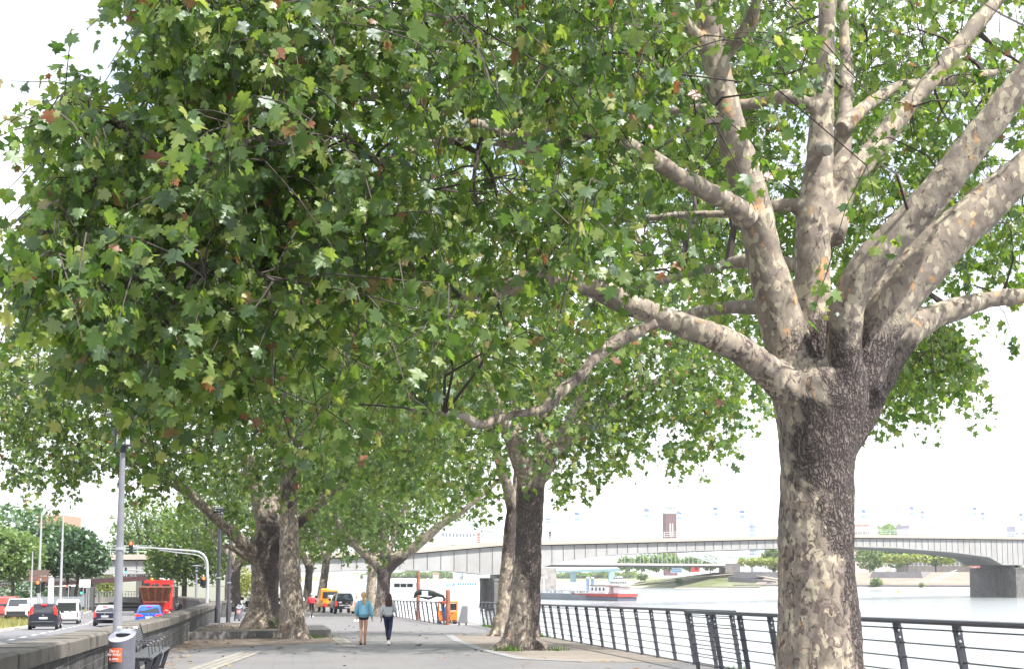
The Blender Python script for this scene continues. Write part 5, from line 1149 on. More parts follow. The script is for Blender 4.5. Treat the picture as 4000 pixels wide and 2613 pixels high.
# white van with a big rear window
def van(label, x, y, z, rot, W, H, L_, pm, plate, front=False, name='delivery_van', group=None):
    t = thing(name, label, 'van', (x, y, z), rot, group); hw = W / 2
    b = MB(); rings = []
    for (yy, zt, k) in ((0, H - .12, .95), (.06, H - .03, .985), (.5, H, 1), (L_ - 1.5, H - .02, 1), (L_ - 1.05, H - .12, .98), (L_ - .55, 1.28, .96), (L_ - .06, .95, .92), (L_, .7, .85)):
        bt = .95 if zt > 1.0 else zt * .9
        rings.append([(-hw * k * .94, yy, .24), (-hw * k, yy, .36), (-hw * k, yy, bt), (-hw * k * .88, yy, zt - .09), (-hw * k * .78, yy, zt), (hw * k * .78, yy, zt), (hw * k * .88, yy, zt - .09), (hw * k, yy, bt), (hw * k, yy, .36), (hw * k * .94, yy, .24)])
    b.loft(rings); b.build('body', pm, t, True)
    if front:
        q = [(-hw * .80, L_ - .56 + .01, 1.30), (hw * .80, L_ - .56 + .01, 1.30), (hw * .74, L_ - 1.05 + .01, H - .20), (-hw * .74, L_ - 1.05 + .01, H - .20)]
        windows(t, [[q[1], q[0], q[3], q[2]]], M_glass, 'windscreen')
        for s in (-1, 1):
            m = MB(); m.box((s * hw * .72, L_ - .03, .80), (.32, .12, .16), None, 1, .03); m.build('headlight', mat('headlamp_glass', (.5, .52, .55), .15), t)
        m = MB(); m.box((0, L_ + .0, .62), (W * .62, .06, .16), None, 1, .02); m.build('grille', M_black, t)
        m = MB(); m.box((0, L_ + .02, .42), (W * .85, .12, .14), None, 1, .03); m.build('bumper', mat('dark_grey_plastic', (.05, .05, .055), .6), t)
    else:
        windows(t, [[(-hw * .78, -.012, 1.05), (hw * .78, -.012, 1.05), (hw * .76, -.012, H - .26), (-hw * .76, -.012, H - .26)]], M_glass, 'rear_window')
        for s in (-1, 1): rear_lamp(t, [(s * hw * .83, .55), (s * hw * .94, .55), (s * hw * .94, .92), (s * hw * .83, .92)], -.01, .1, True)
        m = MB(); m.box((0, -.03, .33), (W * .97, .16, .17), None, 1, .03); m.build('bumper', mat('dark_grey_plastic', (.05, .05, .055), .6), t)
        plate_on(t, plate, -.05, -.02, .80)
        m = MB(); m.box((-.1, -.02, .95), (.09, .03, .09)); m.build('badge', M_chrome, t); m = MB(); m.box((.25, -.02, 1.0), (.14, .03, .05)); m.build('handle', M_black, t)
    for s in (-1, 1):
        for (ya, yb) in ((.7, 1.9), (2.0, 3.1)):
            q = [(s * hw * .995, ya, 1.05), (s * hw * .995, yb, 1.05), (s * hw * .93, yb - .05, H - .26), (s * hw * .93, ya + .03, H - .26)]
            windows(t, [q if s > 0 else q[::-1]], M_glass, 'side_window')
        m = MB(); m.box((s * (hw + .12), L_ - 1.25, 1.2), (.2, .12, .24), None, 1, .03); m.build('mirror', M_black, t)
        for yy in (.9, L_ - .95): wheel(t, s * (hw - .12), yy, .33, .22)
    return t
M_vanw = paint('van_white_paint', (.66, .66, .66), .3)
van('white van with a wide rear window beside the dark compact car', dirx(264, 138), 138, rz(138), R(11), 1.88, 1.96, 4.7, M_vanw, 'K UH 678')
def carX(u, Y): return dirx(u, Y)
van('white van facing the camera on the far carriageway', carX(82, 142), 145.5, P(82, 2337, 143).z - 1.72, R(191), 1.85, 1.72, 4.3, M_vanw, '', True)
# white pickup facing us at the left edge
def facing_truck(label, x, y, z, rot, pm, name, W=1.85, H=1.75, group=None):
    t = thing(name, label, 'truck', (x, y, z), rot, group); hw = W / 2
    b = MB(); rings = []
    for (yy, zt, k) in ((0, 1.05, .95), (1.9, 1.05, 1), (1.95, H - .06, .97), (2.9, H, .97), (3.5, 1.10, .98), (4.7, .98, .97), (4.95, .8, .9)):
        rings.append([(-hw * k, yy, .38), (-hw * k, yy, .9 if zt > 1 else .75), (-hw * k * (.82 if zt > 1.2 else .98), yy, zt), (hw * k * (.82 if zt > 1.2 else .98), yy, zt), (hw * k, yy, .9 if zt > 1 else .75), (hw * k, yy, .38)])
    b.loft(rings); b.build('body', pm, t, True)
    windows(t, [[(hw * .84, 3.50, 1.14), (-hw * .84, 3.50, 1.14), (-hw * .76, 2.96, H - .05), (hw * .76, 2.96, H - .05)]], M_glass, 'windscreen')
    m = MB(); m.box((0, 4.95, .62), (W * .8, .1, .34), None, 1, .03); m.build('grille', M_black, t); m = MB(); m.box((0, 5.0, .42), (W * .95, .15, .16), None, 1, .03); m.build('bumper', M_black, t)
    for s in (-1, 1):
        m = MB(); m.box((s * hw * .8, 4.86, .85), (.3, .15, .16), None, 1, .03); m.build('headlight', mat('headlamp_glass', (.5, .52, .55), .15), t); m = MB(); m.box((s * (hw + .1), 3.3, 1.2), (.2, .1, .2), None, 1, .03); m.build('mirror', M_black, t)
        for yy in (.9, 4.0): wheel(t, s * (hw - .1), yy, .38, .24)
    return t
facing_truck('white pickup facing the camera at the left edge', carX(18, 140), 145, P(18, 2337, 142).z - 1.75, R(191), M_vanw, 'pickup_truck')
van('red van mostly cut off by the left edge', carX(-14, 150), 154, rz(150), R(191), 1.9, 2.1, 4.6, paint('red_van_paint', (.55, .03, .02)), '', True)

# red skip truck
Yt = 142; x = dirx(607, Yt); t = thing('skip_truck', 'red truck carrying a rusty brown skip on its back', 'truck', (x, Yt, rz(Yt)), R(9))
M_red = paint('truck_red_paint', (.58, .022, .018))
zc0 = P(600, 2346, Yt).z - rz(Yt); zc1 = P(600, 2265, Yt).z - rz(Yt)
m = MB(); m.loft([[(-1.22, yy, .9), (-1.22, yy, zc1 - .18), (-1.1, yy, zc1), (1.1, yy, zc1), (1.22, yy, zc1 - .18), (1.22, yy, .9)] for yy in (4.6, 6.6)]); m.build('cab', M_red, t)
windows(t, [[(-.55, 4.59, zc1 - .85), (.0, 4.59, zc1 - .85), (.0, 4.59, zc1 - .35), (-.55, 4.59, zc1 - .35)], [(.35, 4.59, zc1 - .85), (.95, 4.59, zc1 - .85), (.95, 4.59, zc1 - .35), (.35, 4.59, zc1 - .35)]], M_glass, 'rear_window')
m = MB(); m.box((0, 3.2, .78), (.9, 6.2, .3)); m.build('chassis', M_black, t)
m = MB(); m.box((-.95, 4.4, zc1 - .55), (.55, .25, .6)); m.build('air_filter', M_black, t)
for s in (-1, 1):
    m = MB(); m.box((s * 1.5, 5.9, zc1 - 1.05), (.28, .18, 1.0), None, 1, .05); m.bar((s * 1.2, 5.9, zc1 - .6), (s * 1.5, 5.9, zc1 - .6), .05, .05); m.build('mirror', M_black, t)
    m = MB(); m.bar((s * 1.22, .5, 1.1), (s * 1.22, 3.6, zc1 - .5), .18, .2); m.build('lift_arm', M_red if s > 0 else M_black, t)
    for yy in (1.0, 2.35): wheel(t, s * 1.0, yy, .5, .42)
    wheel(t, s * 1.05, 5.7, .5, .32)
    m = MB(); pr = [(.58 * math.cos(a), .58 * math.sin(a)) for a in np.linspace(0.1, 3.04, 12)]
    m.add([(s * .78, 1.0 + c, .5 + d) for c, d in pr] + [(s * 1.24, 1.0 + c, .5 + d) for c, d in pr], [(k, k + 1, 13 + k, 12 + k) for k in range(11)]); m.build('mudguard', M_steel, t)
    rear_lamp(t, [(s * .62, .82), (s * 1.15, .82), (s * 1.15, 1.0), (s * .62, 1.0)], .12, .1, True)
m = MB(); m.box((0, .2, .80), (2.3, .12, .18)); m.build('rear_beam', M_dark, t)
m = MB(); m.lathe([(.09, 0), (.09, .14), (.03, .17)], 10, (-.55, 5.2, zc1)); m.build('beacon', glow('orange_beacon', (1, .25, .02), 1.0), t)
# the skip: trapezoid seen from behind with ribs
zs0 = P(600, 2350, Yt).z - rz(Yt); zs1 = P(600, 2291, Yt).z - rz(Yt)
sk = thing('skip', 'open rusty brown steel skip with four ribbed panels on the red truck', 'skip', (x, Yt, rz(Yt)), R(9))
m = MB()
hb, ht = 1.02, 1.28
o_ = [(-hb, .7, zs0), (hb, .7, zs0), (ht, .1, zs1), (-ht, .1, zs1), (-hb, 3.3, zs0), (hb, 3.3, zs0), (ht, 4.1, zs1), (-ht, 4.1, zs1)]
m.add(o_, [(0, 1, 2, 3), (1, 5, 6, 2), (5, 4, 7, 6), (4, 0, 3, 7), (0, 4, 5, 1)]); m.build('shell', M_rust, sk)
m = MB()
def onface(a, b): # a -1..1 across, b 0..1 up
    hw_ = hb + (ht - hb) * b; return Vector((a * hw_, .7 - .6 * b - .03, zs0 + (zs1 - zs0) * b))
for a in (-.97, -.5, 0, .5, .97): m.bar(onface(a, 0), onface(a, 1), .12, .07, None, (0, 1, 0))
m.bar(onface(-1, .02), onface(1, .02), .09, .12); m.bar(onface(-1.03, 1), onface(1.03, 1), .1, .12); m.build('rib', mat('rusty_rib', (.24, .10, .065), .8, .1, .4, 6, .2, .3), sk)
m = MB(); m.tube([(-.05, 1.5, zs1 - .3), (-.05, 1.5, zs1 + .3), (.2, 1.6, zs1 + .15), (.25, 1.5, zs1 + .02)], .05, 6); m.tube([(-.05, 1.5, zs1 + .3), (-.25, 1.4, zs1)], .05, 6); m.tube([(-.05, 1.5, zs1 + .3), (-.04, 1.5, zs1 + .55)], .025, 6); m.build('chain_hook', M_dark, sk)

# dark pickup with lettering, orange service van
Yp = 155; x = dirx(1350, Yp); t = thing('pickup_truck', 'black double-cab pickup with white lettering parked behind the blonde woman', 'truck', (x, Yp, gz(Yp)), R(12))
W = 1.86; hw = .93; pm = paint('black_pickup_paint', (.010, .011, .013), .2)
b = MB(); b.loft([[(-hw * k, yy, .48), (-hw * k, yy, .85), (-hw * k * .97, yy, zt), (hw * k * .97, yy, zt), (hw * k, yy, .85), (hw * k, yy, .48)] for yy, zt, k in ((0, 1.14, .97), (.1, 1.16, 1), (1.7, 1.16, 1), (3.9, 1.12, 1), (5.0, 1.02, .97), (5.3, .85, .9))]); b.build('body', pm, t, True)
b = MB(); b.loft([[(-hw * .93, yy, 1.1), (-rw_, yy + dy, zt - .08), (-rw_ * .85, yy + dy, zt), (rw_ * .85, yy + dy, zt), (rw_, yy + dy, zt - .08), (hw * .93, yy, 1.1)] for yy, dy, zt, rw_ in ((.25, .7, 1.78, .72), (1.7, .2, 1.82, .74), (3.0, -.1, 1.80, .74), (3.9, -.3, 1.45, .76))]); b.build('roof', pm, t, True)
windows(t, [[(-.74, .30, 1.22), (.74, .30, 1.22), (.64, .80, 1.68), (-.64, .80, 1.68)]], mat('tinted_rear_glass', (.03, .04, .05), .08, 0, .3, 2), 'rear_window')
m = MB(); m.bar((-.85, .25, 1.12), (-.62, .95, 1.78), .09, .05); m.bar((.85, .25, 1.12), (.62, .95, 1.78), .09, .05); m.build('roll_bar', mat('silver_bar', (.35, .36, .38), .3, .6), t)
m = MB(); m.box((0, -.02, .90), (1.42, .06, .46), None, 1, .02); tg = m.build('tailgate', pm, t)
text_mesh('EOD', .17, M_white, 'lettering', tg, Matrix.Translation((-.48, -.056, 1.02)) @ UPRIGHT, .004)
text_mesh('KAMPFMITTEL', .16, M_white, 'lettering', tg, Matrix.Translation((-.04, -.056, .76)) @ UPRIGHT, .004)
m = MB(); m.box((.12, -.05, .95), (.26, .05, .07), None, 1, .02); m.build('handle', M_steel, tg)
m = MB(); m.box((0, -.1, .52), (1.78, .2, .18), None, 1, .03); m.build('bumper', M_black, t)
plate_on(t, 'K ZD 207', .15, -.21, .58); 
for s in (-1, 1):
    rear_lamp(t, [(s * .74, .70), (s * .90, .70), (s * .90, 1.10), (s * .74, 1.10)], -.012, .1, True)
    m = MB(); m.box((s * 1.05, 3.4, 1.22), (.2, .1, .2), None, 1, .03); m.build('mirror', M_black, t)
    for yy in (1.0, 4.3): wheel(t, s * .80, yy, .39, .26)
    windows(t, [[(s * .885, 1.3, 1.2), (s * .885, 3.2, 1.2), (s * .78, 2.9, 1.7), (s * .78, 1.5, 1.7)][::s]], M_glass, 'side_window')
m = MB(); m.tube([(.2, 1.2, 1.8), (.22, 1.1, 2.05)], .012, 5); m.build('aerial', M_dark, t)
Yp = 165; x = dirx(1303, Yp); t = thing('service_van', 'orange flatbed service truck parked left of the black pickup', 'truck', (x, Yp, gz(Yp)), R(14))
M_or2 = paint('service_orange', (.70, .26, .03), .3)
b = MB(); b.loft([[(-.95, yy, .5), (-.95, yy, 1.2), (-.8 * k, yy + dy, zt), (.8 * k, yy + dy, zt), (.95, yy, 1.2), (.95, yy, .5)] for yy, dy, zt, k in ((2.4, 0, 2.1, 1), (4.0, 0, 2.15, 1), (4.9, -.3, 1.6, 1))]); b.build('cab', M_or2, t, True)
windows(t, [[(-.7, 2.39, 1.35), (.7, 2.39, 1.35), (.66, 2.39, 1.95), (-.66, 2.39, 1.95)]], M_glass, 'rear_window')
m = MB()
for k in range(9): m.box((-.66 + .165 * k, 2.3, 1.66), (.03, .03, .7))
m.build('window_grille', M_black, t)
m = MB(); m.box((0, 1.1, .78), (1.9, 2.5, .14)); m.build('flatbed', M_black, t); m = MB(); m.box((-.97, 1.1, .9), (.06, 2.4, .55)); m.box((0, -.12, 1.02), (1.5, .05, .45)); m.build('side_board', M_or2, t)
m = MB(); m.box((.15, .9, 1.3), (1.0, 1.5, .7), None, .9, .1); m.build('tool_box', mat('pale_green_box', (.45, .52, .48), .6), t)
for s in (-1, 1):
    rear_lamp(t, [(s * .6, .62), (s * .88, .62), (s * .88, .78), (s * .6, .78)], -.15, .1, True)
    for yy in (.7, 4.0): wheel(t, s * .82, yy, .36, .24)
    m = MB(); m.box((s * 1.12, 4.2, 1.45), (.22, .12, .26), None, 1, .03); m.build('mirror', M_black, t)
m = MB(); m.box((-.3, 3.2, 2.2), (.9, .25, .1), None, 1, .03); m.build('light_bar', glow('orange_beacon', (1, .25, .02), 1.0), t)
# ------------------------------------------------------------------ people
def skin_mesh(name, verts, edges, radii, matl, parent, sub=2, root=0):
    me = bpy.data.meshes.new(name); me.from_pydata([tuple(v) for v in verts], edges, []); me.update()
    o = bpy.data.objects.new(name, me); COL.objects.link(o)
    sk = o.modifiers.new('s', 'SKIN'); sk.use_smooth_shade = True; sk.branch_smoothing = .4
    for i, r in enumerate(radii):
        d = me.skin_vertices[0].data[i]; d.radius = (r, r) if not hasattr(r, '__len__') else r; d.use_root = (i == root)
    sb = o.modifiers.new('b', 'SUBSURF'); sb.levels = sub; sb.render_levels = sub
    dg = bpy.context.evaluated_depsgraph_get(); m2 = bpy.data.meshes.new_from_object(o.evaluated_get(dg)); o.modifiers.clear()
    o.data = m2; bpy.data.meshes.remove(me); m2.name = name; m2.materials.clear(); m2.materials.append(matl)
    m2.polygons.foreach_set('use_smooth', [True] * len(m2.polygons)); o.parent = parent; return o
M_skin = mat('skin', (.55, .32, .23), .55, 0, .06, 6); M_skin2 = mat('tanned_skin', (.50, .27, .18), .55, 0, .06, 6)
M_eye = mat('dark_eye', (.03, .02, .02), .3); M_lip = mat('lips', (.35, .12, .10), .5)
def person(label, loc, rot, H, pose, top, bottom, shoe, hair, style='short', skin=None, shorts=False, shoulder=.165, bulky=0.0, hem=.86, group=None, sleeve=1.0, bare=None):
    """pose: dict with (x,y,z) for knees, ankles, elbows, wrists (for a 1.70 m figure facing +y)"""
    skin = skin or M_skin; t = thing('person', label, 'person', loc, rot, group); k = H / 1.70
    D = dict(kl=(-.085, .05, .50), kr=(.085, .02, .50), al=(-.085, -.03, .085), ar=(.085, .03, .085), el=(-.235, -.04, 1.14), er=(.235, -.04, 1.14), wl=(-.25, .05, .90), wr=(.25, .05, .90), lean=0.0)
    D.update(pose); ln = D['lean']; base_z = D.get('pz', 0.0)
    S = lambda p: Vector((p[0] * k, p[1] * k, p[2] * k))
    top_ = lambda p: S((p[0], p[1] + ln * (p[2] - .95), p[2] + base_z))
    pel, wa, ch, nb, nk, hd, ht = [top_(p) for p in ((0, 0, .95), (0, 0, 1.09), (0, -.01, 1.27), (0, -.01, 1.42), (0, 0, 1.475), (0, .012, 1.56), (0, .0, 1.635))]
    sl, sr = top_((-shoulder, -.01, 1.395)), top_((shoulder, -.01, 1.395)); hl, hr = top_((-.085, 0, .90)), top_((.085, 0, .90))
    V = [pel, wa, ch, nb, nk, hd, ht]; E = [(i, i + 1) for i in range(6)]; Rr = [.12, .105, .118, .06, .047, .072, .074]
    def add(p, r, fr): V.append(p); Rr.append(r); E.append((fr, len(V) - 1)); return len(V) - 1
    nose = add(top_((0, .105, 1.555)), .010, 5)
    for s in (-1, 1): add(top_((s * .083, 0, 1.56)), .014, 5)
    for s, sh, el, wr in ((-1, sl, D['el'], D['wl']), (1, sr, D['er'], D['wr'])):
        a = add(sh, .052, 2); b = add(S((el[0], el[1], el[2] + base_z)), .038, a); wv = S((wr[0], wr[1], wr[2] + base_z)); c = add(wv, .026, b)
        d = (wv - V[b]).normalized(); pm = wv + d * .07 * k; e = add(pm, .030, c)
        side = Vector((0, 1, 0)) if abs(d.y) < .8 else Vector((0, 0, 1)); side = (side - d * side.dot(d)).normalized()
        inw = d.cross(side).normalized() * (1 if s > 0 else -1)
        for q in range(4):
            off = side * (.026 - .0175 * q) * k; f1 = add(pm + off + d * .045 * k + inw * .006, .0095, e); add(pm + off + d * (.085 - .008 * abs(q - 1.3)) * k + inw * .022 * k, .0075, f1)
        f1 = add(wv + d * .035 * k + side * .038 * k, .011, c); add(wv + d * .075 * k + side * .052 * k, .008, f1)
    for s, hp, kn, an in ((-1, hl, D['kl'], D['al']), (1, hr, D['kr'], D['ar'])):
        a = add(hp, .088, 0); b = add(S(kn), .053, a); mid = S(kn).lerp(S(an), .35); m_ = add(mid + Vector((0, -.02, 0)), .052, b); c = add(S(an), .034, m_); toe = add(S(an) + Vector((0, .14 * k, -.045 * k)), .03, c)
    Rr = [r * k for r in Rr]
    skin_mesh('body', V, E, Rr, skin, t, 1)
    for s in (-1, 1):
        m = MB(); m.sphere(tuple(top_((s * .032, .078, 1.572))), .011 * k, 8, 5); m.build('eye', M_eye, t, True)
    m = MB(); m.box(tuple(top_((0, .085, 1.515))), (.045 * k, .01, .012 * k)); m.build('mouth', M_lip, t)
    # top garment
    hm = top_((0, 0, hem)); Vt = [hm, top_((0, 0, max(hem + .08, .98))), wa, ch, top_((0, -.01, 1.40))]; Et = [(0, 1), (1, 2), (2, 3), (3, 4)]; bk = bulky
    Rt = [.15 + bk * .6, .155 + bk, .135 + bk, .142 + bk * .8, .085]
    if bare: Vt[4] = top_((.03, -.01, 1.38))
    for s, sh, el, wr in ((-1, sl, D['el'], D['wl']), (1, sr, D['er'], D['wr'])):
        if bare == s: sh = top_((s * .16, -.01, 1.28))
        Vt.append(sh); Rt.append(.068 + bk * .35); Et.append((3, len(Vt) - 1)); Vt.append(S((el[0], el[1], el[2] + base_z))); Rt.append(.055 + bk * .45); Et.append((len(Vt) - 2, len(Vt) - 1))
        w_ = S((el[0], el[1], el[2] + base_z)).lerp(S((wr[0], wr[1], wr[2] + base_z)), sleeve); Vt.append(w_); Rt.append(.042 + bk * .35); Et.append((len(Vt) - 2, len(Vt) - 1))
    skin_mesh('top', Vt, Et, [r * k for r in Rt], top, t, 2, 2)
    # trousers or shorts
    Vb = [pel + Vector((0, 0, .02)), hl, hr]; Eb = [(0, 1), (0, 2)]; Rb = [.128, .098, .098]
    for i, (hp, kn, an) in ((1, (hl, D['kl'], D['al'])), (2, (hr, D['kr'], D['ar']))):
        if shorts: Vb.append(hp.lerp(S(kn), .30)); Rb.append(.095); Eb.append((i, len(Vb) - 1))
        else:
            Vb.append(S(kn)); Rb.append(.063); Eb.append((i, len(Vb) - 1)); Vb.append(S(kn).lerp(S(an), .4) + Vector((0, -.02, 0))); Rb.append(.058); Eb.append((len(Vb) - 2, len(Vb) - 1)); Vb.append(S(an) + Vector((0, 0, .04))); Rb.append(.042); Eb.append((len(Vb) - 2, len(Vb) - 1))
    skin_mesh('shorts' if shorts else 'trousers', Vb, Eb, [r * k for r in Rb], bottom, t, 2)
    for an, up in ((D['al'], D.get('ltilt', 0)), (D['ar'], D.get('rtilt', 0))):
        m = MB(); M_ = Matrix.Translation(S(an)) @ Matrix.Rotation(up, 4, 'X'); z0 = -an[2] * k if not up else -.085 * k
        m.loft([[(x * w_, y, zb + z0) for x, zb in ((-1, .0), (1, .0), (1, h1 * .6), (.6, h1), (-.6, h1), (-1, h1 * .6))] for y, w_, h1 in ((-.075 * k, .030 * k, .07), (-.05 * k, .038 * k, .11), (.03 * k, .036 * k, .10), (.09 * k, .046 * k, .075), (.17 * k, .040 * k, .05), (.20 * k, .02 * k, .03))], M=M_); m.build('shoe', shoe, t, True)
    h = MB(); c = top_((0, -.012, 1.60)); r = .105 * k
    h.sphere(tuple(c), r, 14, 9, (.93, 1.03, 1.0), None)
    if style == 'ponytail':
        p0 = top_((0, -.105, 1.66)); h.tube([top_((0, -.06, 1.66)), p0, p0 + S((.0, -.045, -.06)), p0 + S((.01, -.055, -.20)), p0 + S((.02, -.05, -.34)), p0 + S((.03, -.045, -.44))], [.03 * k, .034 * k, .05 * k, .052 * k, .038 * k, .012 * k], 9)
    elif style == 'long':
        h.loft([[tuple(top_((x * w_ + .01, -.06 + y * d_, z))) for x, y in ((-1, .3), (-.8, -.5), (0, -1), (.8, -.5), (1, .3), (0, .5))] for z, w_, d_ in ((1.67, .085, .06), (1.56, .115, .085), (1.44, .125, .08), (1.32, .125, .065), (1.20, .11, .055), (1.10, .075, .04), (1.04, .03, .02))])
    elif style == 'helmet':
        h = MB(); h.sphere(tuple(c + Vector((0, 0, .03 * k))), r * 1.12, 14, 9, (.95, 1.2, .9))
    ho = h.build('hair' if style != 'helmet' else 'helmet', hair, t, True)
    if style in ('short', 'ponytail', 'long'):
        for v_ in ho.data.vertices:      # keep the face clear of hair
            if v_.co.y > c.y + .045 * k and v_.co.z < c.z + .035 * k: v_.co.y = c.y + .03 * k
    return t
M_blonde = mat('blonde_hair', (.42, .27, .11), .5, 0, .35, 25); M_brun = mat('dark_auburn_hair', (.055, .022, .02), .45, 0, .4, 25); M_gry = mat('pale_grey_hair', (.38, .32, .26), .6, 0, .2, 20); M_bhair = mat('dark_hair', (.03, .025, .022), .5, 0, .3, 20)
M_sweat = mat('light_blue_sweatshirt', (.20, .42, .55), .85, 0, .12, 7, .25, .2); M_gsweat = mat('pale_grey_top', (.50, .51, .54), .85, 0, .16, 7, .25, .2)
M_navy = mat('navy_leggings', (.012, .018, .06), .7, 0, .2, 9); M_blk = mat('black_cloth', (.016, .016, .02), .8, 0, .2, 9); M_wshoe = mat('white_sneaker', (.72, .71, .70), .6); M_tan = mat('brown_loafer', (.22, .10, .05), .5)
def at_(u, v, Y): q = P(u, v, Y); return (q.x, Y, gz(Y))
pA = person('blonde woman with a ponytail in an oversized light blue sweatshirt and black shorts walking away', at_(1419, 2505, 56), R(2), 1.70,
       dict(kl=(-.075, .06, .50), kr=(.065, .05, .50), al=(-.075, -.10, .13), ar=(.05, .10, .085), ltilt=R(-28), el=(-.235, -.03, 1.13), er=(.245, -.04, 1.13), wl=(-.22, .08, .92), wr=(.27, .02, .88)), M_sweat, M_blk, M_tan, M_blonde, 'ponytail', M_skin2, True, .155, .06, .84)
pB = person('dark-haired woman in a pale grey off-shoulder top and navy leggings walking away', at_(1516, 2504, 56.2), R(-3), 1.66,
       dict(kl=(-.05, .08, .50), kr=(.07, .0, .50), al=(-.015, .10, .085), ar=(.035, -.10, .11), rtilt=R(-12), el=(-.225, -.03, 1.12), er=(.235, .02, 1.12), wl=(-.24, .05, .86), wr=(.16, .20, 1.10)), M_gsweat, M_navy, M_wshoe, M_brun, 'long', M_skin, False, .15, .035, .90, bare=-1)
person('elderly woman in a pale pink blouse carrying a beige bag behind the blonde walker', at_(1393, 2418, 110), R(165), 1.66, dict(el=(-.24, .05, 1.15), wl=(-.12, .2, 1.12), er=(.24, .02, 1.14)), mat('pale_pink_blouse', (.62, .50, .52), .8), mat('taupe_trousers', (.30, .26, .24), .8), M_wshoe, M_gry, 'short')
bg_ = thing('handbag', 'beige shoulder bag hanging at the hip of the elderly woman', 'bag', (at_(1377, 2418, 109.8)[0], 109.8, gz(110) + .62), 0)
m = MB(); m.box((0, 0, .17), (.34, .14, .34), None, .85, .03); m.build('bag_body', mat('beige_leather', (.36, .28, .20), .6), bg_); m = MB(); m.tube([(-.12, 0, .33), (-.08, .02, .6), (.08, .02, .6), (.12, 0, .33)], .012, 6); m.build('strap', mat('beige_leather', (.36, .28, .20), .6), bg_)
person('person in black with a small white bag half hidden between the two thick trunks', at_(1086, 2392, 146), R(178), 1.72, dict(), M_blk, M_blk, M_blk, mat('light_brown_hair', (.16, .09, .05), .6), 'short')
bg2 = thing('handbag', 'small white crossbody bag on the person in black', 'bag', (at_(1086, 2392, 146)[0] + .02, 145.78, gz(146) + .92), 0)
m = MB(); m.box((0, 0, .1), (.30, .09, .19), None, 1, .03); m.build('bag_body', M_white, bg2); m = MB(); m.tube([(-.14, .02, .18), (-.05, .06, .5), (.12, .08, .55)], .012, 5); m.build('strap', M_blk, bg2)
person('pedestrian in a white top and dark trousers beyond the slender trunk', at_(1178, 2380, 166), R(176), 1.72, dict(wl=(-.1, .22, 1.1), wr=(.1, .22, 1.1)), mat('white_shirt', (.55, .55, .58), .8), mat('dark_blue_trousers', (.05, .055, .08), .8), M_blk, M_gry, 'short')
# cyclist in red on a bicycle
def bicycle(label, loc, rot, col):
    t = thing('bicycle', label, 'bicycle', loc, rot)
    for y in (-.52, .52):
        m = MB(); m.loft([[(.022 * math.cos(b), y + (.335 + .022 * math.sin(b)) * math.cos(a), .345 + (.335 + .022 * math.sin(b)) * math.sin(a)) for b in np.linspace(0, 6.283, 7)[:-1]] for a in np.linspace(0, 6.283, 25)], True, False)
        w_ = m.build('wheel', M_black, t, True); m = MB()
        for a in np.linspace(0, 6.283, 15)[:-1]: m.tube([(0, y, .345), (0, y + .33 * math.cos(a), .345 + .33 * math.sin(a))], .003, 3)
        m.tube([(-.05, y, .345), (.05, y, .345)], .02, 6); m.build('spokes', M_steel, w_)
    m = MB()
    for a, b in (((0, -.52, .345), (0, -.08, .30)), ((0, -.08, .30), (0, -.2, .82)), ((0, -.2, .75), (0, .38, .80)), ((0, -.08, .30), (0, .42, .68)), ((0, -.52, .345), (0, -.18, .74)), ((0, .40, .88), (0, .52, .345))): m.tube([a, b], .018, 7)
    m.build('frame', col, t, True)
    m = MB(); m.tube([(-.28, .22, 1.03), (-.2, .38, 1.02), (0, .40, 1.0), (.2, .38, 1.02), (.28, .22, 1.03)], .014, 7); m.tube([(0, .40, .86), (0, .40, 1.0)], .016, 6); m.build('handlebar', M_dark, t, True)
    m = MB(); m.box((0, -.22, .88), (.15, .26, .06), None, .85, .02); m.build('saddle', M_black, t)
    m = MB(); m.box((0, -.6, .72), (.06, .03, .06)); m.build('tail_light', M_redlens, t); m = MB(); m.box((0, -.5, .70), (.14, .36, .02)); m.build('rack', M_dark, t)
    for s in (-1, 1): m = MB(); m.tube([(s * .05, -.08, .30), (s * .06, -.08 + s * .12, .30 - s * .12)], .012, 5); m.box((s * .11, -.08 + s * .12, .30 - s * .12), (.09, .08, .02)); m.build('pedal', M_dark, t)
    return t
cp = at_(1218, 2404, 129)
bicycle('black bicycle ridden by the person in the red jacket', cp, R(4), M_dark)
ride = dict(pz=.0, lean=.22, kl=(-.10, .36, .62), kr=(.10, .30, .52), al=(-.10, .06, .44), ar=(.10, .16, .20), el=(-.25, .30, 1.18), er=(.25, .30, 1.18), wl=(-.27, .44, 1.03), wr=(.27, .44, 1.03))
person('person in a red jacket and pale helmet riding a bicycle away', (cp[0], cp[1] - .2, cp[2] + .03), R(4), 1.74, ride, mat('red_jacket', (.50, .015, .03), .6, 0, .1, 6), M_blk, M_wshoe, mat('pale_helmet', (.45, .47, .5), .4), 'helmet', None, False, .2, .06, .88)
cq = P(697, 2384, 152); cq = (cq.x, 152, rz(152) + .01)
bicycle('dark bicycle on the pink cycle path beside the red truck', cq, R(8), M_dark)
person('cyclist in a dark grey jacket riding along the stone wall past the red truck', (cq[0], cq[1] - .2, cq[2] + .03), R(8), 1.72, ride, mat('dark_grey_jacket', (.06, .065, .08), .7), M_blk, M_blk, M_bhair, 'short', None, False, .18, .03, .88)
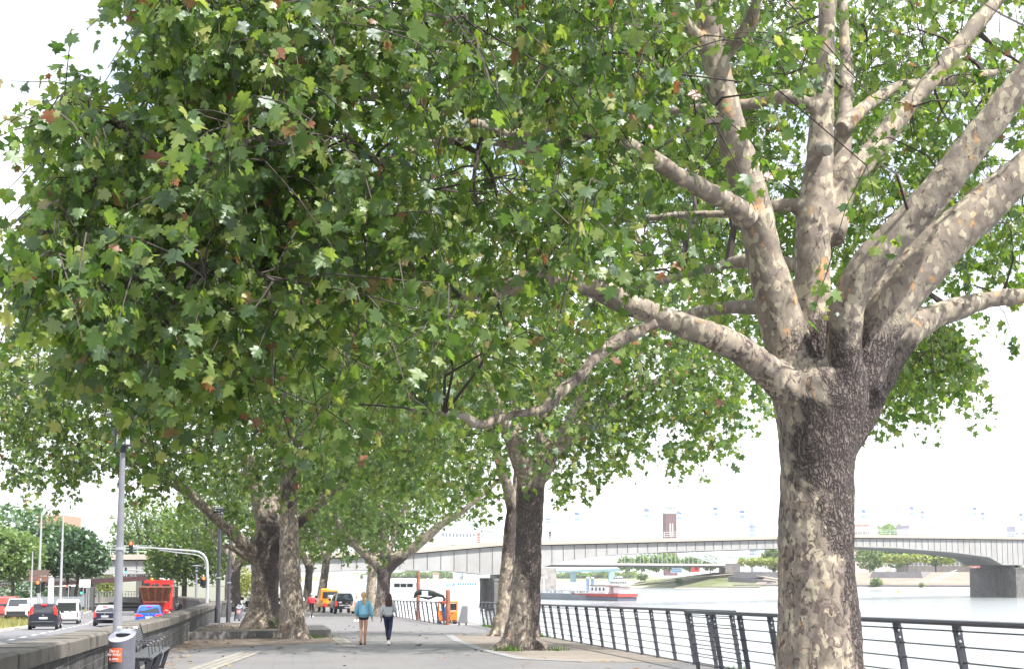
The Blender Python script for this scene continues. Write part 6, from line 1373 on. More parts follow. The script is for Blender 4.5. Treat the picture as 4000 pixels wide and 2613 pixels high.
def stroller(label, loc, rot, hood, seat):
    t = thing('stroller', label, 'stroller', loc, rot)
    for x in (-.27, .27):
        for y, r in ((-.35, .14), (.35, .10)):
            m = MB(); m.lathe([(r * .3, -.025), (r, -.025), (r, .025), (r * .3, .025)], 14, (0, 0, 0), Matrix.Translation((x, y, r)) @ Matrix.Rotation(R(90), 4, 'Y')); m.build('wheel', M_black, t, True)
    m = MB()
    for x in (-.25, .25): m.tube([(x, -.35, .14), (x, .15, .75), (x, .42, 1.05)], .016, 6); m.tube([(x, .35, .10), (x, -.1, .6)], .016, 6)
    m.tube([(-.25, .42, 1.05), (.25, .42, 1.05)], .018, 6); m.tube([(-.25, -.35, .16), (.25, -.35, .16)], .014, 6); m.build('frame', M_white, t)
    m = MB(); m.loft([[(-.2 * k_, -.30 + dy, z), (.2 * k_, -.30 + dy, z), (.24 * k_, .22 + dy, z), (-.24 * k_, .22 + dy, z)] for k_, dy, z in ((.9, 0, .40), (1, 0, .55), (1.05, .05, .72))]); m.build('seat', seat, t)
    m = MB(); m.loft([[(x_, .05 + .36 * math.cos(a) * .9, .68 + .36 * math.sin(a)) for x_ in (-.25, -.12, .12, .25)] for a in np.linspace(.4, 3.0, 9)], False, False); m.build('hood', hood, t, True)
    m = MB(); m.box((0, .0, .26), (.4, .5, .12), None, 1.1); m.build('basket', M_blk, t); return t
sA = at_(938, 2383, 186); stroller('stroller with a white-rimmed hood behind the near bin', sA, R(0), mat('white_cream_hood', (.5, .5, .48), .8), M_blk)
person('woman in a dark coat pushing the stroller with the white-rimmed hood towards the camera', (sA[0], sA[1] + .95, sA[2]), R(180), 1.70, dict(el=(-.22, .12, 1.15), er=(.22, .12, 1.15), wl=(-.2, .36, 1.05), wr=(.2, .36, 1.05)), M_blk, M_blk, M_blk, M_bhair, 'short')
sB = at_(968, 2388, 178); stroller('navy stroller on a white frame left of the gnarled trunk', sB, R(0), mat('navy_fabric', (.015, .02, .05), .8), mat('navy_fabric', (.015, .02, .05), .8))
person('person with brown hair behind the navy stroller', (sB[0], sB[1] + .95, sB[2]), R(178), 1.68, dict(el=(-.22, .12, 1.15), er=(.22, .12, 1.15), wl=(-.2, .36, 1.05), wr=(.2, .36, 1.05)), mat('pale_lilac_top', (.45, .40, .45), .8), M_navy, M_wshoe, mat('brown_hair', (.10, .05, .03), .6), 'short')
# ------------------------------------------------------------------ railings
def railing(label, path, lean_n, sp, hgt=1.36, leanw=.21, dn=.12, group='river railings', nw=7):
    """path: two (x,y) ends; posts lean towards lean_n"""
    (x0, y0), (x1, y1) = path; L_ = math.hypot(x1 - x0, y1 - y0); a = math.atan2(y1 - y0, x1 - x0)
    t = thing('railing', label, 'railing', (x0, y0, gz(y0)), a, group); n = int(round(L_ / sp)); dz = (gz(y1) - gz(y0)) / L_
    s = 1      # local +y side = left of the path direction = promenade side
    def lp(x, h, off=0): f = h / hgt; return Vector((x, leanw * max(0, f) ** 1.0 * s + off, dz * x + h - dn))
    p0 = None
    for k in range(n + 1):
        x = L_ * k / n
        if p0 is None:
            m = MB(); A = [(-.035, lp(0, -.02)), (.035, lp(0, -.02))]
            m.loft([[tuple(lp(0, h) + Vector((dx, dy, 0))) for dx, dy in ((-.028, -wd), (.028, -wd), (.028, wd), (-.028, wd))] for h, wd in ((-.02, .028), (0, .036), (hgt * .6, .044), (hgt - .03, .05), (hgt - .01, .04))])
            for q in range(nw): m.box(tuple(lp(0, .14 + (hgt - .24) * q / (nw - 1))), (.045, .12, .03))
            p0 = m.build('post', M_dark, t); o = p0
            m = MB()
            for hh in (hgt - .13, hgt - .22): m.lathe([(.016, 0), (.016, .012), (.008, .014)], 8, (0, 0, 0), Matrix.Translation(lp(0, hh) + Vector((.03, 0, 0))) @ Matrix.Rotation(R(90), 4, 'Y'))
            for hh in (hgt - .13, hgt - .22): m.lathe([(.016, 0), (.016, .012), (.008, .014)], 8, (0, 0, 0), Matrix.Translation(lp(0, hh) + Vector((-.03, 0, 0))) @ Matrix.Rotation(R(-90), 4, 'Y'))
            m.build('bolts', M_steel, p0)
        else: o = copy_tree(p0, t)
        o.location = (x, 0, dz * x)
    m = MB(); m.loft([[tuple(lp(x, hgt) + Vector((0, dy, dz_))) for dy, dz_ in ((-.05, -.02), (.05, -.035), (.065, -.005), (.05, .022), (-.05, .03))] for x in (-.25, L_ + .25)]); m.build('top_rail', M_dark, t)
    m = MB()
    for q in range(nw): m.tube([lp(-.22, .14 + (hgt - .24) * q / (nw - 1)), lp(L_ + .22, .14 + (hgt - .24) * q / (nw - 1))], .010, 6)
    m.build('cables', M_dark, t); return t
qx = lambda y, o=0: (quayx(y) + o, y)
railing('near dark railing along the water at the right, running behind the huge trunk', (qx(9.9, -.8), qx(35.9, -.8)), 1, 2.26)
railing('long dark railing along the water from mid picture to behind the dark-barked tree', (qx(35.6), qx(92.9)), 1, 2.22)
railing('dense-looking farther railing beside the orange machine', ((-3.7, 95.2), (-8.9, 134)), 1, 3.2)
railing('farthest railing stretch behind the dark-haired woman', ((-9.1, 136), (-14, 172)), 1, 3.2)
prop(blades('bank_weeds', [(quayx(y) + rng.gauss(-.15, .12), y, gz(y)) for y in [rng.uniform(66, 92) for _ in range(500)] + [rng.gauss(35.5, .3) for _ in range(60)]], .16, .018, M_green), 'low weeds growing along the foot of the railing', 'weeds', None, 'stuff')
pts_ = [(b2.x - .35 + rng.gauss(0, .2), b2.y - .95 + rng.gauss(0, .1), b2.z + .02) for _ in range(60)] + [(b2.x + 1.05 + rng.gauss(0, .16), b2.y - .6 + rng.gauss(0, .1), b2.z) for _ in range(25)]
prop(blades('root_weeds', pts_, .17, .025, M_green), 'small leafy weeds at the roots of the dark-barked tree', 'weeds', None, 'stuff')
# quay wall
def qw():
    m = MB(); rg = []
    for y in (-10, 20, 60, 94, 95.4, 130, 170, 230): x = qedge(y); rg.append([(x - .05, y, gz(y) - .02), (x + .5, y, gz(y) - .06), (x + .9, y, WATER - 1), (x - .05, y, WATER - 1)])
    m.loft(rg); t = m.build('quay_wall', M_stone, None); prop(t, 'stone quay wall dropping from the promenade edge to the water', 'wall')
qw()
# gate panel, scooter and rusty piles
g0 = P(1806, 2428, 93.6); t = thing('gate_panel', 'grey tapered gate panel standing where the railing is interrupted', 'gate', (g0.x, 93.8, gz(93.8)), R(6))
hp = (2428 - 2354) / F * 93.8
m = MB(); m.loft([[(-.25, 0, .12), (.28, 0, .12), (.28, .05, .12), (-.25, .05, .12)], [(-.02, 0, hp), (.28, 0, hp), (.28, .05, hp), (-.02, .05, hp)]]); m.build('panel', mat('grey_gate_sheet', (.17, .175, .19), .6, .2, .1, 3), t)
for x_ in (-.18, .2): m = MB(); m.box((x_, .025, .07), (.07, .3, .14)); m.build('foot', M_dark, t)
t = thing('kick_scooter', 'black kick scooter lying on the ground beside the gate panel', 'scooter', (G(1788, 2436).x, G(1788, 2436).y, G(1788, 2436).z), R(20))
m = MB(); m.box((0, 0, .12), (.75, .16, .05), None, 1, .02); m.build('deck', M_black, t); m = MB(); m.tube([(-.4, 0, .12), (-.5, .1, .35), (-.2, .35, .62)], .025, 6); m.tube([(-.35, .25, .62), (-.05, .45, .6)], .018, 6); m.build('stem', M_black, t)
for x_ in (-.45, .42): m = MB(); m.lathe([(.03, -.03), (.11, -.03), (.11, .03), (.03, .03)], 12, (x_, 0, .11), None); bpy_o = m.build('wheel', M_black, t, True)
for (u0, v0, v1, Y, r, lab) in ((1634, 2232, 2440, 150, .155, 'taller rusty brown mooring pile in front of the white pontoon'), (1750, 2303, 2440, 104, .14, 'shorter rusty brown mooring pile before the orange machine')):
    q = P(u0, v0, Y); t = thing('mooring_pile', lab, 'pile', (q.x, Y, WATER - .5), 0, 'rusty mooring piles'); h_ = q.z - WATER + .5
    m = MB(); m.lathe([(r, 0), (r, h_ - .05), (r * .8, h_)], 14); m.build('shaft', M_rust2 if False else mat('rusty_pile_steel', (.22, .085, .05), .8, .1, .3, 3, .2, .3), t, True)
    m = MB(); m.lathe([(r * 1.06, h_ * .55), (r * 1.06, h_ * .55 + .12)], 14); m.build('band', M_rust, t, True)
# landing stage with the orange machine
lx = P(1752, 2400, 112).x
t = thing('landing_stage', 'white floating landing stage moored along the promenade behind the railing', 'pontoon', (lx, 113, WATER), R(7))
m = MB(); m.box((-.3, 0, 1.05), (4.2, 14, 2.5), None, 1, .1); m.build('hull', M_white, t)
m = MB(); m.box((-.3, 0, 2.33), (4.0, 13.8, .05)); m.build('deck', mat('grey_deck', (.2, .2, .2), .8), t)
m = MB()
for yy in np.linspace(-6.8, 6.8, 11):
    m.tube([(1.7, yy, 2.35), (1.7, yy, 3.3)], .02, 5)
for z in (2.8, 3.3): m.tube([(1.7, -6.8, z), (1.7, 6.8, z)], .02, 5)
m.build('handrail', M_white, t)
zb = WATER + 2.36; t = thing('excavator', 'small orange tracked machine with a black folded boom on the landing stage', 'excavator', (lx, 110, zb), R(4))
m = MB(); m.box((0, .7, .50), (1.30, 1.5, .62), None, 1, .06); m.build('body', M_orange, t); m = MB(); m.box((.05, .7, 1.36), (1.28, 1.4, .12), None, 1, .04); m.build('roof', M_orange, t)
for x_, y_ in ((-.55, .05), (.62, .05), (-.55, 1.35), (.62, 1.35)): m = MB(); m.box((x_, y_, 1.06), (.07, .07, .52)); m.build('cab_post', M_orange, t)
windows(t, [[(.05, .02, .85), (.58, .02, .85), (.58, .02, 1.28), (.05, .02, 1.28)]], M_glass, 'cab_window')
for s in (-1, 1):
    m = MB(); m.loft([[(s * .5 - .14, y_, z_), (s * .5 + .14, y_, z_)] + [(s * .5 + .14, y_, z_ + .001), (s * .5 - .14, y_, z_ + .001)] for y_, z_ in ((0, 0),)] * 1 + [[(s * .5 - .14, .0, .18), (s * .5 + .14, .0, .18), (s * .5 + .14, 1.4, .18), (s * .5 - .14, 1.4, .18)]]) if False else m.box((s * .5, .7, .10), (.28, 1.6, .20), None, 1, .07); m.build('track', M_black, t)
m = MB(); m.tube([(-.3, -.1, .75), (-.2, -.2, 1.6), (-.3, -.25, 1.74), (-.6, -.3, 1.82), (-.9, -.3, 1.9), (-1.3, -.3, 1.97), (-1.75, -.3, 2.0), (-2.0, -.3, 1.9), (-2.12, -.3, 1.62)], [.07, .08, .09, .12, .17, .2, .19, .14, .07], 8, True, None, .8); m.tube([(-.7, -.3, 1.75), (-1.2, -.3, 1.6), (-1.8, -.3, 1.7)], [.06, .1, .05], 6); m.build('boom', M_black, t, True)
m = MB(); m.box((-.1, -.16, 1.35), (.55, .3, .16), None, .8, .05); m.build('red_jaw', mat('red_machine_part', (.45, .03, .02), .6), t); m = MB(); m.lathe([(.05, .2), (.12, .45), (.12, .9), (.06, 1.1)], 10, (-.1, -.12, 0)); m.build('hose_drum', mat('blue_drum', (.05, .13, .38), .6), t)
m = MB(); m.box((-1.45, -.52, 1.9), (.4, .05, .36)); m.build('tarpaulin', mat('pale_blue_tarp', (.4, .55, .68), .6), t)
# ------------------------------------------------------------------ white pontoon restaurant and boats behind
def PX(u, Y): return P(u, 2300, Y).x
Yr = 205; x0, x1 = PX(1470, Yr), PX(1800, Yr); cx = (x0 + x1) / 2; wdt = x1 - x0
t = thing('pontoon_restaurant', 'long white restaurant pontoon with a slatted railing and a flat-roofed cabin', 'pontoon', (cx, Yr, WATER), R(0))
zd = P(1600, 2328, Yr).z - WATER
m = MB(); m.loft([[(-wdt / 2, 0, -.4), (wdt / 2 - 1, 0, -.4), (wdt / 2, 0, zd), (-wdt / 2, 0, zd)], [(-wdt / 2, 8, -.4), (wdt / 2 - 1, 8, -.4), (wdt / 2, 8, zd), (-wdt / 2, 8, zd)]]); m.build('hull', M_white, t)
zt_ = P(1600, 2302, Yr).z - WATER
m = MB()
for k in range(46): m.bar((-wdt / 2 + wdt * k / 45, .1, zd), (-wdt / 2 + wdt * k / 45 + .05 * (k % 3), .1, zt_), .045, .04)
for z_ in (zd + .1, (zd + zt_) / 2, zt_): m.bar((-wdt / 2, .1, z_), (wdt / 2, .1, z_), .05, .05)
m.build('railing', mat('grey_rail', (.30, .31, .36), .5), t)
xa, xb = PX(1528, Yr + 3) - cx, PX(1622, Yr + 3) - cx; z2 = P(1570, 2272, Yr + 3).z - WATER
m = MB(); m.box(((xa + xb) / 2, 4.5, (zd + z2) / 2), (xb - xa, 4, z2 - zd)); m.build('cabin', M_white, t); m = MB(); m.box(((xa + xb) / 2, 4.5, z2 + .2), (xb - xa + .8, 5, .4), None, .9); m.build('roof', M_white, t)
for k in range(3): xx = xa + (xb - xa) * (.25 + .27 * k); windows(t, [[(xx - .35, 2.48, z2 - .62), (xx + .35, 2.48, z2 - .62), (xx + .35, 2.48, z2 - .2), (xx - .35, 2.48, z2 - .2)]], M_glass, 'window')
for (u0, u1, vt) in ((1640, 1700, 2257), (1672, 1732, 2256), (1704, 1770, 2256)):
    xa, xb = PX(u0, Yr + 4), PX(u1, Yr + 4); ze, zp = P(u0, 2279, Yr + 4).z, P(u0, vt, Yr + 4).z
    t = thing('pavilion_tent', {1640: 'left white peaked marquee beside the taller rusty pile', 1672: 'middle of the three white peaked marquees on the pontoon', 1704: 'right and widest white peaked marquee on the pontoon'}[u0], 'tent', ((xa + xb) / 2, Yr + 4.5, WATER + zd), 0, 'white marquees on the pontoon'); hw = (xb - xa) / 2
    m = MB(); zz = ze - WATER - zd; zpp = zp - WATER - zd
    m.loft([[(sx * hw * k_, sy * 1.6 * k_, zz + (zpp - zz) * f_) for sx, sy in ((-1, -1), (1, -1), (1, 1), (-1, 1))] for k_, f_ in ((1, 0), (.62, .28), (.3, .58), (.04, 1))]); m.build('canopy', mat('white_canvas', (.72, .72, .72), .8), t)
    for sx in (-1, 1): m = MB(); m.tube([(sx * hw * .9, -1.4, 0), (sx * hw * .9, -1.4, zz)], .04, 6); m.build('pole', M_steel, t)
def ship(name, label, u0, u1, Y, vk, vd, cabins, cat='ship', hullm=None, rot=0.0):
    x0, x1 = PX(u0, Y), PX(u1, Y); t = thing(name, label, cat, ((x0 + x1) / 2, Y, WATER), rot); w_ = x1 - x0; zd = P(u0, vd, Y).z - WATER; b_ = min(9, w_ * .22)
    m = MB(); m.loft([[(-w_ / 2 + a, -b_ / 2 * k, -.5) if z is None else (-w_ / 2 + a, -b_ / 2 * k, z) for z in (None, zd)] + [(-w_ / 2 + a, b_ / 2 * k, z) for z in (zd, -.5)] for a, k in ((0, .5), (w_ * .06, .9), (w_ * .5, 1), (w_ * .88, .9), (w_, .15))]); m.build('hull', hullm or M_white, t)
    for (ua, ub, va, vb, win, wm) in cabins:
        xa, xb = PX(ua, Y) - (x0 + x1) / 2, PX(ub, Y) - (x0 + x1) / 2; za, zb_ = P(ua, va, Y).z - WATER, P(ua, vb, Y).z - WATER
        m = MB(); m.box(((xa + xb) / 2, 0, (za + zb_) / 2), (xb - xa, b_ * .7, zb_ - za)); c_ = m.build('cabin', M_white, t); nw = win
        m = MB(); m.box(((xa + xb) / 2, 0, zb_ + .08), (xb - xa + .5, b_ * .75, .16)); m.build('roof', M_white, c_)
        for k in range(nw):
            xx = xa + (xb - xa) * (k + .5) / nw; ww = (xb - xa) / nw * .36
            windows(t, [[(xx - ww, -b_ * .35 - .02, za + (zb_ - za) * .4), (xx + ww, -b_ * .35 - .02, za + (zb_ - za) * .4), (xx + ww, -b_ * .35 - .02, za + (zb_ - za) * .85), (xx - ww, -b_ * .35 - .02, za + (zb_ - za) * .85)]], wm, 'window', c_)
    return t
M_bluew = mat('blue_tinted_windows', (.10, .25, .42), .15)
ship('passenger_ship', 'white passenger ship with long blue window bands behind the pontoon marquees', 1690, 1878, 330, 2330, 2292, [(1740, 1782, 2292, 2277, 2, M_bluew), (1786, 1862, 2292, 2274, 8, M_bluew)])
# ------------------------------------------------------------------ the big road bridge
B0 = Vector((-2, 262, 0)); BE = Vector((.643, .766, 0)); BN = Vector((-.06, 1.0, 0))
SD = [-140, -36, -26, 0, 108, 191, 340]; ZD = [2.9, 4.35, 4.65, 6.4, 9.4, 10.3, 9.8]
SS = [-140, -60, -36, -25, -10, -3, 4, 8, 16, 28, 45, 78, 108, 130, 155, 174, 181, 196, 206, 225, 260, 340]; ZS = [.9, 1.6, 1.9, 2.15, 1.9, 1.45, 1.45, 2.2, 3.5, 4.57, 5.3, 6.23, 7.0, 6.9, 6.3, 5.35, 3.6, 3.6, 5.2, 6.4, 7, 6.6]
def bd(s): return float(np.interp(s, SD, ZD))
def bs(s): return float(np.interp(s, SS, ZS))
def bp(s, n, z): p = B0 + BE * s + BN * n; return (p.x, p.y, z)
M_bconc = mat('bridge_concrete', (.36, .35, .34), .85, 0, .09, .25, .2, .2, dirt=(.2, .19, .18, .35)); M_bsteel = mat('bridge_girder_grey', (.26, .262, .265), .7, 0, .10, .35, 0, .4, 0, (.17, .16, .15, .45))
t = thing('road_bridge', 'long grey girder road bridge arching across the river on stone piers', 'bridge', (0, 0, 0))
m = MB(); sv = sorted(set(list(np.arange(-140, 341, 4.0)) + SS)); m.loft([[bp(s, .9, bs(s)), bp(s, 27, bs(s)), bp(s, 27, bd(s) - .75), bp(s, .9, bd(s) - .75)] for s in sv]); m.build('girder', M_bsteel, t)
m = MB(); m.loft([[bp(s, 0, bd(s) - .62), bp(s, 28, bd(s) - .62), bp(s, 28, bd(s)), bp(s, 0, bd(s))] for s in sv[::2] + [340]]); m.build('deck', mat('pinkish_deck_edge', (.33, .285, .255), .85, 0, .12, .6, .2, .2), t)
m = MB()
for s in np.arange(-100, 300, 2.9): m.loft([[bp(s + a, b, z) for a, b in ((-.055, .78), (.055, .78), (.055, .91), (-.055, .91))] for z in (bs(s) + .15, bd(s) - .66)])
prop(m.build('stiffeners', mat('girder_joint_grey', (.13, .13, .14), .7), t), kind='stuff')
m = MB(); m.loft([[bp(s, .72, bs(s) + 0.0), bp(s, .95, bs(s) - .02), bp(s, .95, bs(s) + .14), bp(s, .72, bs(s) + .14)] for s in sv]); m.build('bottom_flange', M_bsteel, t)
m = MB()
for s in np.arange(-90, 300, 2.0): m.bar(bp(s, .15, bd(s)), bp(s, .15, bd(s) + 1.05), .05, .05)
for z in (.35, .7, 1.05):
    for a, b in zip(sv[:-1], sv[1:]): m.bar(bp(a, .15, bd(a) + z), bp(b, .15, bd(b) + z), .05, .05)
m.build('railing', mat('pale_green_rail', (.50, .58, .56), .5), t)
M_pier = M_stone
for s, w_, z in ((2.0, 9.0, 1.35), (189.5, 9, 3.5)):
    m = MB(); rg = []
    for k_, zz in ((1.06, WATER - 1), (1.03, WATER + .5), (1, z - .9), (1.03, z - .85), (1.03, z - .5), (.98, z - .48)):
        h2 = w_ / 2 * k_; rg.append([bp(s + a, n_, zz) for a, n_ in ((-h2, 2), (-h2 * .7, -1.5 * k_), (0, -3.2 * k_), (h2 * .7, -1.5 * k_), (h2, 2), (h2, 30), (0, 33), (-h2, 30))])
    m.loft(rg); pr = m.build('pier', mat('dark_pier_stone', (.135, .13, .13), .9, 0, .35, 1.2, .4, .2, dirt=(.05, .045, .045, .7)), t)
    for q in (-1.5, 1.5): m = MB(); m.loft([[bp(s + q + a, n_, zz) for a, n_ in ((-.6, 2), (.6, 2), (.6, 25), (-.6, 25))] for zz in (z - .48, z + .12)]); m.build('bearing', M_dark, pr)
def b_at(u): # s on the bridge face seen at photo column u
    k = (u - 2000) / F; s = (k * B0.y - B0.x) / (BE.x - k * BE.y); return s
M_flagA = mat('blue_white_flag', (.14, .20, .46), .7, 0, .5, 6); M_flagB = mat('pale_blue_flag', (.22, .33, .58), .7, 0, .4, 5)
for i, (u, v0, v1) in enumerate([(1866, 2040, 2049), (1984, 2035, 2044), (2136, 2022, 2042), (2250, 2000, 2033), (2523, 1985, 2020), (2650, 1997, 2027), (2792, 1980, 2012), (2897, 1992, 2022), (3374, 1990, 2021), (3563, 1978, 2010), (3604, 1995, 2022), (3809, 1980, 2012), (3838, 2000, 2028), (3988, 2005, 2033)]):
    s = b_at(u); n_ = 3.0; base = bp(s, n_, bd(s)); Yb = base[1]; zt_ = P(u, v0, Yb).z; h_ = zt_ - base[2]
    t = thing('flagpole', 'slender flagpole with two small blue and white flags on the road bridge', 'flagpole', base, 0, 'flagpoles on the bridge')
    m = MB(); m.tube([(0, 0, 0), (0, 0, h_ + .05)], [.05, .03], 6); m.build('pole', mat('pale_pole', (.6, .6, .62), .5), t)
    fh = (v1 - v0) / F * Yb * .36
    for z_, mm in ((h_ - fh, M_flagA), (h_ - (v1 - v0) / F * Yb, M_flagB)):
        m = MB(); m.loft([[(x_, .05 * math.sin(x_ * 5 + i), z_ - .06 * x_), (x_, .05 * math.sin(x_ * 5 + i) + .02, z_ - .06 * x_), (x_, .05 * math.sin(x_ * 5 + i) + .02, z_ + fh - .1 * x_), (x_, .05 * math.sin(x_ * 5 + i), z_ + fh - .1 * x_)] for x_ in np.linspace(.03, .85, 6)]); m.build('flag', mm, t)
for i, (u, v0) in enumerate(((2431, 2020), (2466, 2016), (2858, 2015), (2902, 2010), (3670, 2012), (3726, 2008))):
    s = b_at(u); base = bp(s, 8, bd(s)); h_ = P(u, v0, base[1]).z - base[2]
    t = thing('street_lamp', 'thin mast standing on the deck of the road bridge', 'mast', base, 0, 'thin masts on the bridge'); m = MB(); m.tube([(0, 0, 0), (0, 0, h_)], [.08, .05], 6); m.build('pole', mat('mast_grey', (.3, .3, .32), .5), t)
s0, s1 = b_at(1706), b_at(1870); t = thing('tram', 'white tram with a red end crossing the road bridge', 'tram', bp((s0 + s1) / 2, 10, bd((s0 + s1) / 2) + .02), math.atan2(BE.y, BE.x)); Lt = (s1 - s0) * 1.02
m = MB(); m.box((0, 0, 1.25), (Lt, 2.4, 2.3), None, 1, .15); m.build('body', M_white, t)
for k in range(11): xx = -Lt / 2 + Lt * (k + .7) / 12.2; windows(t, [[(xx - Lt * .028, -1.21, 1.35), (xx + Lt * .028, -1.21, 1.35), (xx + Lt * .028, -1.21, 1.95), (xx - Lt * .028, -1.21, 1.95)]], mat('tram_glass', (.14, .16, .2), .2), 'window')
m = MB(); m.box((Lt / 2 - 1.0, -1.205, 1.3), (1.2, .03, 1.6)); m.build('red_panel', mat('tram_red', (.55, .12, .10), .5), t)
person('pedestrian walking along the bridge parapet', bp(b_at(2150), 1.2, bd(b_at(2150)) + .0), R(40), 1.75, dict(), M_blk, M_blk, M_blk, M_bhair)
# ------------------------------------------------------------------ barge and ferry
sx, sy = PX(2452, 356), 356; bx_, by_ = PX(2010, 398), 398
L_ = math.hypot(bx_ - sx, by_ - sy); a = math.atan2(by_ - sy, bx_ - sx)
t = thing('tank_barge', 'long grey tank barge with a white wheelhouse and red stern on the river', 'barge', (sx, sy, WATER), a)
hz = P(2300, 2318, 365).z - WATER
def hullsec(x, k, z1, z0=-.5): return [(x, -3.2 * k, z0), (x, 3.2 * k, z0), (x, 3.4 * k, z1), (x, -3.4 * k, z1)]
m = MB(); m.loft([hullsec(11, 1, hz), hullsec(L_ - 6, 1, hz), hullsec(L_, .2, hz + .5)]); m.build('hull', mat('barge_grey', (.17, .19, .22), .6, 0, .15, .4), t)
m = MB(); m.loft([hullsec(.2, .7, hz * .55), hullsec(2, 1, hz * .55), hullsec(11, 1.0, hz * .55)]); m.build('stern_hull', mat('barge_dark', (.09, .10, .14), .5), t)
m = MB(); m.loft([hullsec(0, .75, hz + .12, hz * .6), hullsec(2, 1.02, hz + .08, hz * .6), hullsec(9, 1.02, hz, hz * .6), hullsec(17, 1.02, hz, hz * .8)]); m.build('red_band', mat('barge_red', (.40, .06, .055), .6), t)
m = MB(); m.box((7.5, 0, hz + .85), (6.5, 5.2, 1.7), None, 1, .1); c_ = m.build('deckhouse', M_white, t); m = MB(); m.box((7.5, 0, hz + 1.78), (7, 5.6, .14)); m.build('roof', mat('brown_roof', (.2, .12, .1), .7), c_)
for k in range(4): windows(t, [[(5.2 + 1.5 * k + .3, 2.62, hz + .7), (5.2 + 1.5 * k - .3, 2.62, hz + .7), (5.2 + 1.5 * k - .3, 2.62, hz + 1.3), (5.2 + 1.5 * k + .3, 2.62, hz + 1.3)]], M_glass, 'window', c_)
m = MB(); m.box((2.3, 0, hz + .8), (2.6, 2.6, 1.4), None, .9, .1); m.build('wheelhouse', M_white, t); m = MB(); m.box((2.3, 0, hz + 1.65), (3.6, 3.4, .2)); m.build('wheelhouse_roof', mat('grey_roof', (.3, .31, .33), .6), t)
m = MB(); r2 = random.Random(4)
for x in np.arange(12, L_ - 7, .7):
    m.box((x, r2.uniform(-2.4, 2.4), hz + .35), (r2.uniform(.2, .7), r2.uniform(.3, 1.2), r2.uniform(.3, .9)))
for yy in (2.9, 1.6): m.tube([(12, yy, hz + .6), (L_ - 7, yy, hz + .6)], .12, 6)
for x in np.arange(12, L_ - 7, 2.2): m.tube([(x, 3.1, hz), (x, 3.1, hz + 1.0)], .04, 4)
m.tube([(11, 3.1, hz + 1.0), (L_ - 7, 3.1, hz + 1.0)], .03, 4); m.build('deck_pipes', mat('deck_pipe_grey', (.42, .43, .45), .6, .2, .4, 1.5), t)
m = MB(); cx_ = L_ * .72; m.tube([(cx_, 0, hz), (cx_, 0, hz + 3.4)], .14, 7); m.box((cx_, 0, hz + 3.4), (2.6, .4, .3)); m.build('deck_crane', M_white, t)
ship('ferry', 'white ferry boat moored at the far bank', 2372, 2450, 640, 2295, 2286, [(2384, 2446, 2286, 2268, 9, M_glass), (2396, 2432, 2267, 2252, 4, M_glass)])
for k, (u, lab) in enumerate(((2293, 'first'), (2299, ''), (2311, ''), (2317, ''))):
    q = P(u, 2252, 600); t = thing('mooring_pile', 'blue mooring pile with a white cap left of the ferry', 'pile', (q.x, 600, WATER - .5), 0, 'blue mooring piles'); h_ = q.z - WATER + .5
    m = MB(); m.lathe([(.24, 0), (.24, h_ - .5)], 10); m.build('shaft', mat('pile_blue', (.10, .18, .34), .6), t, True); m = MB(); m.lathe([(.27, h_ - .5), (.27, h_)], 10); m.build('cap', M_white, t, True)
q = P(1500 + 1032 + 976, 2305, 560); t = thing('buoy', 'small yellow buoy floating on the river', 'buoy', (P(3508, 2315, 500).x, 500, WATER), 0)
m = MB(); m.lathe([(.3, -.2), (.4, .1), (.25, .6), (.14, 1.1), (.14, 1.4)], 10); m.build('float', mat('buoy_yellow', (.6, .5, .08), .6), t, True); m = MB(); m.lathe([(.18, 1.4), (.18, 1.75)], 8); m.build('topmark', mat('buoy_yellow', (.6, .5, .08), .6), t, True)
# ------------------------------------------------------------------ railway bridge
M_rail = mat('railway_bridge_green', (.30, .36, .36), .7, 0, .1, .2)
t = thing('railway_bridge', 'steel truss arch railway bridge behind the road bridge', 'bridge', (0, 0, 0))
X0, X1, X2 = -110, 12.5, 85
def hp_(x, dy=0): return 606 + (1.1 if x > 12.5 else .25) * (x - 12.5) + dy
zdk, zdb = P(2300, 2197, 612).z, P(2300, 2213, 612).z
m = MB(); m.loft([[(x, hp_(x), zdb + .7), (x, hp_(x, 20), zdb + .7), (x, hp_(x, 20), zdk), (x, hp_(x), zdk)] for x in (X0, X1, X2)]); m.build('deck', mat('rail_deck_stone', (.36, .34, .32), .8, 0, .1, .3), t)
m = MB(); m.loft([[(x, hp_(x) + 1, zdb), (x, hp_(x, 19), zdb), (x, hp_(x, 19), zdb + .7), (x, hp_(x) + 1, zdb + .7)] for x in (X0, X1, X2)]); m.build('girder', mat('rail_girder_dark', (.08, .09, .11), .7), t)
for (xa, xb, hh) in ((X0 + 10, X1 - 1.5, 16.0), (X1 + 2.5, X2 - 1, 6.0)):
    for dy in (0.5, 18):
        m = MB(); n = 18; lo = []; up = []
        for k in range(n + 1):
            f = k / n; x = xa + (xb - xa) * f; p = 4 * f * (1 - f); lo.append(Vector((x, hp_(x, dy), zdk + hh * p - .3))); up.append(Vector((x, hp_(x, dy), zdk + (hh + 1.4) * p + 1.2)))
        for a_, b_ in zip(lo, lo[1:]): m.bar(a_, b_, .5, .5)
        for a_, b_ in zip(up, up[1:]): m.bar(a_, b_, .5, .5)
        for k in range(n + 1):
            m.bar(lo[k], up[k], .28, .28)
            if k < n: m.bar(lo[k], up[k + 1], .22, .22)
            if 0 < k < n: m.bar(Vector((lo[k].x, lo[k].y, zdk)), lo[k], .2, .2)
        m.build('truss_arch', M_rail, t)
m = MB(); m.box((X1, hp_(X1, 10), (zdb + WATER) / 2 - .5), (6, 26, zdb - WATER + .5)); m.build('pier', mat('pale_pier_stone', (.30, .28, .27), .9, 0, .3, .6, .2, .2), t)
